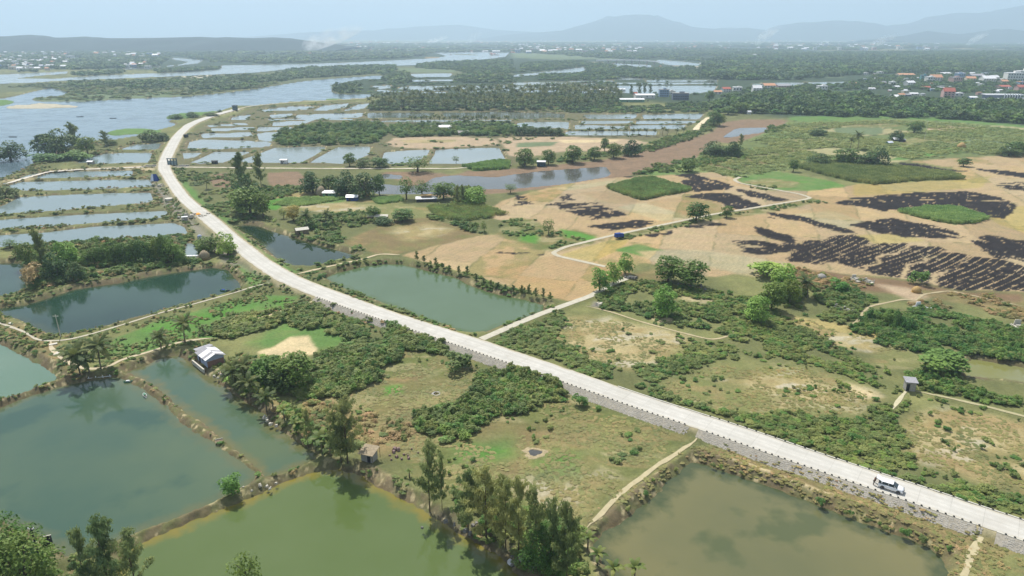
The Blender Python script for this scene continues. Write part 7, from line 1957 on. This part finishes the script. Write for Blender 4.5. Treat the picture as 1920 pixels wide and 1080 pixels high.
def dome(x, y, w, h, label, mat=None, name="haystack"):
    e = pose(name, label, "haystack", x, y); mat = mat or m_thatch
    MB().lathe([(w*.42,0),(w*.5,h*.25),(w*.48,h*.5),(w*.3,h*.8),(w*.06,h)],14).build("stack", mat, e, True); MB().tube([(0,0,h*.9),(0,0,h*1.15)],.06,5).build("pole", m_wood, e)
    MB().lathe([(w*.52,0),(w*.55,.12),(w*.42,.14)],14).build("skirt", m_hay, e)
dome(603,366,5.5,5,"grey thatched haystack left of the white roofed shed"); dome(646,364,5.5,5,"golden dome haystack between the two sheds",m_hay); dome(661,358,5,5,"pale haystack poking up behind the blue shed"); dome(688,367,3.6,3.2,"small haystack at the foot of the large dark tree",m_hay)
dome(1487,560,2.6,2.4,"round thatched hay hut under the bright trees"); dome(1540,522,3.2,1.8,"low grey dome on the bare soil below the burnt rows",m_conc); dome(1802,278,6,4.5,"pale haystack in the far maize",m_hay); dome(384,485,4.0,3.4,"thatched hay heap at the pond bank near the road trees")
dome(1718,548,3.0,2.2,"orange hay heap beside the sandy path bend",m_hay)

def shed(name, cat, x, y, L, W, h, rise, rz, wall, roof, label, door=True, z=None, nwin=2, group=None, rp=None):
    e = pose(name, label, cat, x, y, rz, z, group)
    walls(MB(), L, W, h, rise).build("wall", wall, e); gable(MB(), L, W, h, rise).build("roof", roof, e)
    if door: MB().box((-L*.2,-W/2-.03,0),(min(1.2,L*.2),.06,min(2.1,h*.8))).build("door", m_dark, e)
    for i in range(nwin): MB().box((L*(.08+.28*i),-W/2-.03,h*.4),(min(1.3,L*.12),.06,h*.35)).build("window", m_glass, e)
    return e
shed("farm_shed","shed",620,367,7,4.5,2.0,.9,-.05,m_green,m_tinw,"low shed with white roof and green wall by the grey haystack")
shed("farm_shed","shed",661,375,5.6,4,1.9,.9,.05,m_gblue,m_tinw,"shed with white roof and blue wall in front of the haystacks")
fh = shed("farmhouse","house",800,377,10.5,4.4,1.7,.8,.12,m_dark,m_tinw,"farmhouse with a long pale roof and a brown raised part by the water")
walls(MB(), 5, 2.6, 3.1).build("upper_room", m_wood, fh); MB().box((0,.6,3.1),(5.8,3.0,.15)).build("upper_roof", m_hay, fh)
shed("garden_hut","hut",566,437,5,4,1.9,.6,.5,m_wood,m_concl,"low grey hut hidden behind the dark pond bank",nwin=0)
shed("garden_hut","hut",709,412,9,4,2,.5,.05,m_redb,m_concl,"half hidden hut with pale sheets in the banana garden",nwin=1)
shed("field_hut","hut",1015,311,5.4,4.5,3.0,.5,-.1,M_("hut_teal",50,92,110,.7,var=.1),m_tinw,"small teal hut with a white roof on the river bed bank")
shed("pond_hut","hut",533,306,4.4,3.4,2.4,.4,0,m_tinw,m_tinw,"small white hut among bushes between the far ponds",nwin=1)
shed("pond_hut","hut",171,308,3.4,3,1.9,.5,0,m_conc,m_tinw,"little white roofed hut on the bank of the pond by the river dyke",nwin=1)
shed("pond_hut","hut",403,307,3.2,2.4,1.8,.4,0,m_dark,m_dark,"dark little hut between two far ponds",nwin=0)
shed("farm_shed","shed",820,243,11,7,2.5,1.4,0,m_conc,m_tinw,"left white roofed shed of the farm between the far ponds"); shed("farm_shed","shed",838,245,9,7,3.6,1.4,0,m_white,m_tinw,"taller right shed of the farm between the far ponds"); shed("farm_shed","shed",868,252,9,6,2,1.4,.3,m_conc,m_conc,"small grey thatched shed right of the pond farm")
shed("field_hut","hut",1678,265,4.6,4,1.8,1.3,.1,m_dark,m_tinw,"white peaked tent roof in the far maize"); shed("field_hut","hut",1690,265,5,3.5,1.5,.6,-.2,m_dark,m_tin,"dark low shed right of the white tent roof"); shed("field_hut","hut",1667,270,5,3,1.2,1,.4,m_green,m_bwhite,"pale green tunnel left of the white tent roof")
shed("field_hut","hut",1891,284,5,4,2,.8,.1,m_dark,m_tinw,"white roofed hut among low trees at the right edge")
shed("plant_building","building",1184,191,31,12,3.4,1.2,0,m_green,m_tinw,"long pale plant building with a greenish front by the pointed trees",nwin=3); shed("plant_building","building",1208,184,26,14,4.5,1.4,.05,WALLM["white"],m_tinw,"white hall right behind the long plant building",nwin=3)
shed("plant_building","building",1162,172,16,10,3,1,0,WALLM["white"],m_tinw,"flat white shed left of the pointed trees",nwin=2)
shed("plant_building","building",1121,172,26,9,3,1.2,0,m_green,m_tinw,"long curved white roof at the edge of the coconut grove",nwin=2)
shed("village_house","house",1191,180,5,5,3.6,1.8,.1,WALLM["pink"],ROOFM["red"],"house with a red gable between the pointed trees")
for (x, y, L, h, wm, l, rows) in ((1244,181,13,9.5,"blue","blue grey block of three storeys at the far pond edge",3),(1275,187,21,8.5,"grey","wide slate grey block right of the three storey one",2),(1258,177,11,4.5,"white","low white block between the two grey blocks",1)):
    e = pose("office_block", l, "building", x, y, 0); walls(MB(), L, 8, h).build("wall", WALLM[wm], e); MB().box((0,0,h),(L+.5,8.6,.35)).build("roof_slab", m_conc, e)
    MB().box((L*.1,1,h+.35),(L*.3,3,1.6)).build("stair_head", WALLM[wm], e)
    for r_ in range(rows):
        for i in range(int(L // 3)):
            MB().box((-L/2+1.8+i*3,-4.06,.9+r_*3.0),(1.6,.12,1.3)).build("window", m_glass, e)
# blue three wheeled truck on the lane
tr = pose("small_truck", "dark blue covered small truck standing on the winding lane", "truck", 1160, 446, .35, .38)
MB().box((-.4,0,.6),(2.8,1.7,1.5),0,.92).build("canopy", m_gblue, tr); MB().box((1.6,0,.5),(1.1,1.5,1.3),0,.8).build("cab", m_gblue, tr); MB().box((2.0,0,1.15),(.35,1.2,.45)).build("windscreen", m_glass, tr); MB().box((.2,0,.4),(4,1.4,.2)).build("chassis", m_dark, tr)
for wx_ in (-1.1, 1.6):
    for sy in (-.7,.7):
        w = MB().lathe([(.15,-.1),(.36,-.1),(.36,.1),(.15,.1)],12,(0,0,0),'Y').build("wheel", m_rubber, tr); w.location=(wx_,sy,.36)
# roadside bits
tn = pose("tent", "blue and white tarpaulin shelter on the bank left of the crossing", "tent", 291, 339, .2)
MB().add([(-2.2,-1.6,0),(2.2,-1.6,0),(2.2,1.6,0),(-2.2,1.6,0),(-1.2,0,4.0),(1.2,0,4.0)],[(0,1,5,4),(2,3,4,5)]).build("blue_sheet", m_gblue, tn); MB().add([(-2.25,-1.6,0),(-2.25,1.6,0),(-1.25,0,4.05)],[(0,2,1)]).add([(-2.3,-1.7,0),(-.4,-1.7,0),(-.6,-.05,4.05),(-1.3,-.05,4.05)],[(0,1,2,3)]).build("white_sheet", m_bwhite, tn)
for q in (-1.25,1.25): MB().tube([(q,0,0),(q,0,4.05)],.05,5).build("pole", m_wood, tn)
og = pose("warning_board", "orange painted board lying on the left verge of the road bend", "board", 371, 403, -.9, .8)
MB().box((0,0,.55),(3.6,2.0,.10)).build("panel", m_orange, og)
for q in (-1.4,1.4): MB().box((q,0,0),(.12,.8,.55)).build("trestle", m_wood, og)
cb = pose("culvert_mouth", "dark culvert mouth with a white rim on the left road verge", "culvert", 317, 376, -.5, .1)
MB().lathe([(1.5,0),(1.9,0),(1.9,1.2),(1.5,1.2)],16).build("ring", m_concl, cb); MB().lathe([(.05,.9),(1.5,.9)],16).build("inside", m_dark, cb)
cb = pose("culvert_mouth", "black pipe mouth beside the road where it leaves the river", "culvert", 349, 257, .3, .6)
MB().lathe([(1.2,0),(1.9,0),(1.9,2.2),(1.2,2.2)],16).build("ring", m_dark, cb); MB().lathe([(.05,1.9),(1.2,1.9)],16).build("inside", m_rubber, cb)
ww = pose("water_tank", "small blue and white water tank on the verge beside the dark green tree", "water tank", 375, 449, 0)
MB().lathe([(.8,0),(.9,.6),(.9,1.6),(.5,2.0),(.1,2.05)],14).build("tank", m_blue, ww, True); MB().lathe([(.93,.7),(.93,1.0),(.9,1.0)],14).build("band", m_bwhite, ww)
for (x, y, l) in ((347,413,"grey cabinet on the left verge by the pale stones"),(208,216,"grey pump box on the river dyke")):
    if x == 208: continue
    e = pose("pump_cabinet", l, "cabinet", x, y, .3); MB().box((0,0,0),(2.4,1.6,1.6),0,.95).build("case", m_conc, e); MB().box((0,0,1.6),(2.7,1.9,.15)).build("lid", m_tinw, e)
jt = pose("jetty", "white board jetty at the patch of water by the thatched heap", "jetty", 364, 481, .05, -.5)
for i in range(7): MB().box((-3.6+i*1.2,0,.35),(1.05,1.4,.08)).build("plank", m_tinw, jt)
for i in range(4):
    MB().tube([(-3.4+i*2.3,-.6,-.6),(-3.4+i*2.3,-.6,.35)],.08,5).build("post", m_wood, jt)
gt = pose("gatehouse", "green gatehouse cabin where the road reaches the river", "cabin", 441, 206, 0, 1.5)
walls(MB(), 4.6, 4, 4.6).build("wall", m_teal, gt); MB().box((0,0,4.6),(5.4,4.8,.3)).build("roof", m_dark, gt)
for q in (-1.1,1.1): MB().box((q,-2.05,2.4),(1.0,.1,1.1)).build("window", m_glass, gt)
# ------------------------------------------------------------------ far towns
HV = {}
def house(x, yb, wpx, hpx, wall, roof, kind, label, group=None, detail=True, depth=.8, rz=None):
    X, Y = G(x, yb); k = ppm(x, yb); L = wpx / k; h = hpx / k
    _cnt[0] += 1
    rz = ((_cnt[0] * 37) % 17 - 8) * .03 if rz is None else rz
    hpx *= 1.05; h = hpx / k
    e = tag(empty("village_house" if kind != "flat" else "town_house", (X, Y, 0), rz), label, "house", group)
    W = L * depth
    if not detail:
        key = (wall, roof, kind)
        if key not in HV:
            a = walls(MB(), 1, .8, .7 if kind == "gable" else 1.0, .3 if kind == "gable" else 0).mesh("wall", [WALLM[wall]])
            m = MB()
            if kind == "gable": gable(m, 1, .8, .7, .3, .05, .02)
            else: m.box((0,0,1.0),(1.04,.84,.05))
            HV[key] = (a, m.mesh("roof", [ROOFM[roof]]), MB().box((-.2,-.405,.3),(.16,.01,.3)).box((.2,-.405,.3),(.16,.01,.3)).mesh("window", [m_glass]))
        for nm, me_ in zip(("wall", "roof", "window"), HV[key]): link(nm, me_, e)
        e.scale = (L, L, h)
        return e
    if kind == "gable":
        walls(MB(), L, W, h * .62, h * .38).build("wall", WALLM[wall], e); gable(MB(), L, W, h * .62, h * .38, .5, .2).build("roof", ROOFM[roof], e)
    else:
        walls(MB(), L, W, h).build("wall", WALLM[wall], e); MB().box((0,0,h),(L+.8,W+.8,.4)).build("roof", ROOFM[roof], e); MB().box((L*.2,W*.1,h+.4),(L*.35,W*.4,h*.22)).build("stair_head", WALLM[wall], e)
    nf = 1 if h < 6 else 2 if h < 10 else 3
    hw = (h * .62 if kind == "gable" else h)
    for f_ in range(nf):
        for i in range(max(2, int(L / 4))):
            MB().box((-L/2 + L*(i+.5)/max(2,int(L/4)), -W/2-.06, hw*(f_+.3)/nf), (L/max(2,int(L/4))*.45, .1, hw/nf*.45)).build("window", m_glass, e)
    return e

TOWN = [(1776,182,19,16,"pink","red","gable","pink villa with a red hipped roof in front of the town"),(1795,180,16,5,"white","white","flat","low white flat roofed house right of the pink villa"),
 (1752,153,20,12,"white","orange","gable","white house with an orange roof in the middle of the town"),(1742,154,14,9,"white","white","flat","white block just left of the orange roofed house"),(1790,155,18,9,"pink","grey","flat","pinkish house in the middle of the town"),
 (1798,148,14,9,"blue","blue","flat","light blue house behind the pinkish one"),(1818,152,16,8,"cream","orange","gable","cream house with an orange roof beside the white halls"),(1850,155,22,12,"white","white","gable","white hall with a dark front and slanted roof"),
 (1828,146,24,7,"grey","grey","gable","long grey roof behind the cream house"),(1862,150,14,8,"white","white","gable","white gabled house right of the white hall"),(1880,157,14,7,"cream","orange","gable","orange roofed house near the right edge"),
 (1898,152,26,14,"white","white","flat","big stepped white block near the right edge"),(1916,148,18,14,"white","white","flat","white block touching the right frame edge"),(1915,160,14,6,"blue","orange","flat","blue walled house under the stepped white block"),
 (1912,170,16,10,"pink","red","gable","pink house with a bright red roof at the right edge"),(1880,166,20,6,"pink","red","gable","long low pink roofed house above the columned building"),(1704,160,16,8,"white","white","gable","white house left of the teal one"),
 (1730,152,10,10,"teal","blue","flat","narrow teal green house in the town"),(1696,143,28,5,"cream","orange","gable","long house with a pale orange roof before the dark wood"),(1735,167,14,5,"white","red","gable","small red roofed house above the village trees"),
 (1672,160,10,6,"white","white","flat","small white house above the village trees"),(1655,158,9,5,"pink","grey","gable","small pink house above the village trees"),(1680,166,10,5,"white","white","gable","white roof deep in the village trees"),(1712,178,14,4,"white","white","gable","white roof in the trees before the pink villa"),
 (1700,180,12,4,"grey","grey","gable","grey roof in the trees before the pink villa"),(1676,181,12,3,"white","white","gable","low white roof at the left of the village"),(1663,198,10,4,"white","white","gable","white roof peeping out of the tree belt"),(1688,197,8,3,"white","white","flat","tiny white roof in the tree belt"),
 (1772,198,7,4,"white","white","gable","white roof at the edge of the tree belt under the villa"),(1820,198,8,3,"white","white","flat","small white roof in the tree belt right"),(1721,216,6,5,"white","white","gable","tiny white tent at the foot of the tree belt"),
 (1838,162,8,4,"white","white","flat","small white house before the grey hall"),(1800,141,14,4,"white","white","flat","white flat house at the back of the town"),(1770,140,20,4,"white","white","gable","long white roof at the back of the town"),(1822,140,8,4,"white","white","gable","white gable at the back of the town"),(1846,140,10,3,"white","blue","flat","pale blue roof at the back of the town"),
 (1418,173,16,12,"white","white","gable","white house at the end of the far pond"),(1440,166,22,9,"white","orange","gable","house with a pale orange roof at the far pond"),(1466,165,26,7,"pink","grey","gable","long pink house along the far pond"),(1360,172,16,8,"white","red","gable","red roofed house left at the far pond"),(1382,170,16,6,"white","white","flat","white low house at the far pond"),(1345,176,14,6,"white","orange","gable","orange roofed house at the left end of the wood"),
 (1540,172,16,10,"white","white","flat","white tall house standing alone before the wood"),(1492,178,12,5,"white","white","gable","white roof left of the tall white house"),(1404,214,6,6,"white","white","gable","little white hut beside the sandy river bed end"),(1583,207,5,4,"white","white","gable","lone white roof in the tree belt centre"),(1652,196,6,3,"white","white","flat","white speck roof in the tree belt"),
 (1620,140,12,3,"white","white","flat","white roof by the clearing"),(1650,138,10,3,"white","white","flat","white roof right of the clearing"),(930,98,14,3,"white","white","gable","white roof beside the far river end"),(910,97,10,2,"white","white","gable","second white roof beside the far river end")]
for t in TOWN: house(*t)
# columned building
cbld = pose("columned_building", "white building with a row of tall slanting columns near the right edge", "building", 1878, 186, -.1)
kk = ppm(1878, 186); walls(MB(), 62/kk, 18/kk, 8/kk).build("wall", WALLM["grey"], cbld); MB().box((0,0,8/kk),(66/kk,20/kk,1.2/kk)).build("roof_slab", m_tinw, cbld)
for i in range(7): MB().box(((-2+i*4.6)/kk, -11/kk, 0), (1.3/kk, 2/kk, 11/kk)).build("column", m_white, cbld)
MB().box((-22/kk,-14/kk,0),(34/kk,8/kk,2/kk)).build("terrace", m_tinw, cbld)
rh = np.random.default_rng(5)
def rnd_houses(n, x0, x1, y0, y1, label, group, wp=(5, 10), hp=(3.5, 6.5), cl=None):
    for i in range(n):
        x = x0 + (x1 - x0) * rh.random(); y = y0 + (y1 - y0) * rh.random() ** 1.2
        k = .45 + .75 * (y - y0) / max(1, y1 - y0)
        house(x, y, (wp[0] + (wp[1]-wp[0]) * rh.random()) * k, (hp[0] + (hp[1]-hp[0]) * rh.random()) * k, ["white","cream","pink","white","blue"][rh.integers(5)], ["white","orange","white","grey","white","white"][rh.integers(6)], "gable" if rh.random() < .6 else "flat", label, group, False)
rnd_houses(110, -30, 130, 96, 134, "small house of the crowded far left town across the river", "houses of the far left town")
rnd_houses(40, 80, 300, 96, 112, "small house strung out along the wooded far river bank", "houses along the far river bank")
rnd_houses(14, 205, 285, 112, 130, "white shed among trees on the far left river arm", "sheds on the far left river arm")
rnd_houses(90, 960, 1200, 85, 100, "tiny house of the village on the central plain", "houses of the central village", (5, 9), (3, 5))
rnd_houses(70, 1440, 1760, 80, 95, "tiny house on the hazy plain before the right hand mountains", "houses on the right hand plain", (5, 9), (3, 5))
rnd_houses(60, 1600, 1920, 138, 188, "low house between the trees of the right hand town", "low houses of the right hand town", (5, 12), (3, 5))
# houses too far and many to count
pts = []; scs = []; ix = []
for (n, x0, x1, y0, y1) in ((500,-100,2000,77,90),(120,480,960,84,106),(160,960,1500,82,100),(60,1200,1900,100,130)):
    for i in range(n):
        x = x0 + (x1-x0)*rh.random(); y = y0 + (y1-y0)*rh.random(); X, Y = G(x, y); k = ppm(x, y); L = (2.5+3.5*rh.random())/k
        pts.append((X, Y, 0)); scs.append((L, L*.8, (1.2+1.2*rh.random())/k)); ix.append(rh.integers(5))
hp_ = []
for i, (w_, r_) in enumerate((("white","white"),("cream","red"),("white","grey"),("pink","orange"),("white","white"))):
    m = MB(); walls(m, 1, .9, .7, .3); m.mat(1); gable(m, 1, .9, .7, .3, .05, .02); hp_.append(m.mesh("house", [WALLM[w_], ROOFM[r_]]))
gn_scatter("distant_houses", np.array(pts), rh.random(len(pts)) * .8, np.array(scs), ix, hp_, "countless pale specks of houses spread over the hazy plain")

# ------------------------------------------------------------------ far bridge
A = np.array(G(1118, 119)); B = np.array(G(1236, 122)); Mid = np.array(G(1180, 118.6))
br = tag(empty("bridge", (0, 0, 0)), "long low pale bridge crossing the far river", "bridge")
n = 24; vs = []; 
for i in range(n + 1):
    t = i / n; p = (1-t)**2*A + 2*t*(1-t)*(2*Mid - (A+B)/2) + t*t*B; z_ = 7.5
    vs += [(p[0], p[1]-6, z_), (p[0], p[1]+6, z_), (p[0], p[1]+6, z_+2.6), (p[0], p[1]-6, z_+2.6)]
    if i % 3 == 1:
        MB().box((p[0], p[1]-3, -1.5), (3, 3, 9)).box((p[0], p[1]+3, -1.5), (3, 3, 9)).build("pier", m_conc, br)
MB().add(vs, [(i*4+k, i*4+(k+1)%4, (i+1)*4+(k+1)%4, (i+1)*4+k) for i in range(n) for k in range(4)]).build("deck", m_tinw, br)

# ------------------------------------------------------------------ hills and mountains
m_hill = simple_mat("hill_forest", lin(46, 68, 60, .55), .95, .3, .003)
def ridge(name, label, D, sil, depth, base_px=None, seed=1):
    """sil: skyline pixels; the ridge stands D metres away"""
    xs = np.arange(sil[0][0], sil[-1][0], 4.0); yy = np.interp(xs, [s[0] for s in sil], [s[1] for s in sil])
    nx = len(xs); ny = 15; V = []
    for j in range(ny):
        t = j / (ny - 1) * 2 - 1; Yd = D + t * depth
        f = math.cos(t * math.pi / 2) ** 1.3
        for i, x in enumerate(xs):
            X = (x - 960) / FPX * (D * math.cos(PITCH)) * (1 + 0)
            elev = CAM_H + math.tan(math.atan((540 - yy[i]) / FPX) - PITCH) * D
            elev = max(elev, 4)
            nz = (fbm(X / (depth * .5) + 40, Yd / (depth * .5) + 40, seed, 5, .55) - .5)
            V.append((X, Yd + depth * .25 * (fbm(X/depth*.7+9, 3.0, seed, 3)-.5), max(-3, elev * f * (1 + (nz * 1.0 if abs(t) > .05 else 0.0) * min(1, abs(t) * 3)) - 3 * (1-f))))
    F = [(j*nx+i, j*nx+i+1, (j+1)*nx+i+1, (j+1)*nx+i) for j in range(ny-1) for i in range(nx-1)]
    tag(link(name, mesh_np(name, V, F, [m_hill], True)), label, kind="structure")
ridge("hills", "low wooded hills closing the left horizon", 4100, [(-500,80),(-200,76),(0,74.5),(20,70),(45,66),(62,68.5),(80,70.5),(140,70.5),(200,72),(290,71),(370,69),(400,70.5),(420,69.5),(470,71.5),(510,70),(545,72),(575,77),(620,84),(660,90)], 700, seed=3)
ridge("mountains", "pale blue mountain in the middle of the horizon", 12500, [(900,72),(960,64),(1050,58),(1100,45),(1140,33),(1190,27),(1215,28),(1240,33),(1290,50),(1340,54),(1400,52),(1440,57),(1500,72)], 1700, seed=5)
ridge("mountains", "pale blue mountains on the right horizon", 12000, [(1430,72),(1465,50),(1500,44),(1560,38),(1600,42),(1640,50),(1700,44),(1740,32),(1790,24),(1850,25),(1880,15),(1920,11),(2000,6),(2150,20),(2400,72)], 1700, seed=7)
ridge("hills", "darker humped hills before the right hand mountains", 8000, [(1640,74),(1700,66),(1730,58),(1770,62),(1800,65),(1840,60),(1870,55),(1890,57),(1920,62),(1980,58),(2100,66),(2200,76)], 900, seed=9)
ridge("mountains", "faint low ridge behind the smoke", 14500, [(440,72),(560,62),(640,57),(700,58),(780,50),(860,46),(930,56),(1000,60),(1080,64),(1160,72)], 1500, seed=11)

# ------------------------------------------------------------------ smoke from field fires
def smoke(label, x, yb, lean, wpx, hpx, dens, seed):
    X, Y = G(x, yb); k = ppm(x, yb)
    W = wpx / k; H = hpx / k; rr = np.random.default_rng(seed)
    V = []; F = []; n = 14; nr = 10
    for i in range(nr):
        t = i / (nr - 1); r = W * (.10 + .9 * t ** .8) / 2; cx = lean / k * t ** 1.2
        for j in range(n):
            a = 6.2832 * j / n; q = r * (1 + .25 * (vn(i * .7 + j * .9, seed * 3.1 + j * .3) - .5)) * (math.sin(math.pi * min(1, t * .96 + .04) ** .5) ** .5 + .15)
            V.append((cx + q * math.cos(a), q * .6 * math.sin(a), H * t + 1))
    F = [(i*n+j, i*n+(j+1)%n, (i+1)*n+(j+1)%n, (i+1)*n+j) for i in range(nr-1) for j in range(n)] + [tuple(range(n-1,-1,-1)), tuple((nr-1)*n+j for j in range(n))]
    m = bpy.data.materials.new("smoke"); m.use_nodes = True; nt = m.node_tree; nt.nodes.clear()
    o = nt.nodes.new("ShaderNodeOutputMaterial"); v = nt.nodes.new("ShaderNodeVolumePrincipled")
    v.inputs["Color"].default_value = (.99, .99, .99, 1)
    tc = nt.nodes.new("ShaderNodeTexCoord"); no = nnoise(nt, 6.0 / max(W, H), 4, .6, vec=tc.outputs["Object"])
    sp = nt.nodes.new("ShaderNodeSeparateXYZ"); nt.links.new(tc.outputs["Object"], sp.inputs[0])
    fall = nmap(nt, sp.outputs["Z"], 0, H, 1.0, 0.03)
    mu = nt.nodes.new("ShaderNodeMath"); mu.operation = 'MULTIPLY'; nt.links.new(nmap(nt, no.outputs["Fac"], .42, .7, 0, dens), mu.inputs[0]); nt.links.new(fall, mu.inputs[1])
    nt.links.new(mu.outputs[0], v.inputs["Density"]); nt.links.new(v.outputs[0], o.inputs["Volume"])
    ob = link("smoke_plume", mesh_np("smoke_plume", V, F, [m], True), None, (X, Y, 0))
    tag(ob, label, kind="stuff")
smoke("widest white smoke cloud drifting over the far left plain", 578, 98, 90, 125, 48, .045, 1)
smoke("thin white smoke right of the widest cloud", 803, 82, 34, 44, 14, .06, 2)
smoke("faint smoke wisp near the centre of the plain", 880, 80, 20, 34, 20, .02, 3)
smoke("narrow smoke column left of the right hand mountains", 1418, 87, 36, 44, 38, .05, 4)
smoke("slanting smoke over the right hand wood", 1620, 97, 55, 46, 32, .04, 5)
smoke("white smoke before the humped hills at the right", 1812, 88, 34, 34, 28, .06, 6)
# ------------------------------------------------------------------ haze
m_haze = bpy.data.materials.new("air_haze"); m_haze.use_nodes = True
nt = m_haze.node_tree; nt.nodes.clear()
o = nt.nodes.new("ShaderNodeOutputMaterial"); v = nt.nodes.new("ShaderNodeVolumePrincipled")
v.inputs["Color"].default_value = (0.62, 0.79, 0.97, 1); v.inputs["Density"].default_value = HAZE_D; v.inputs["Anisotropy"].default_value = 0.15
nt.links.new(v.outputs[0], o.inputs["Volume"])
hz = MB(); hz.box((0, 14000, -6), (50000, 42000, HAZE_TOP + 6))
tag(hz.build("haze", m_haze), "pale blue haze lying over the plain", kind="stuff")
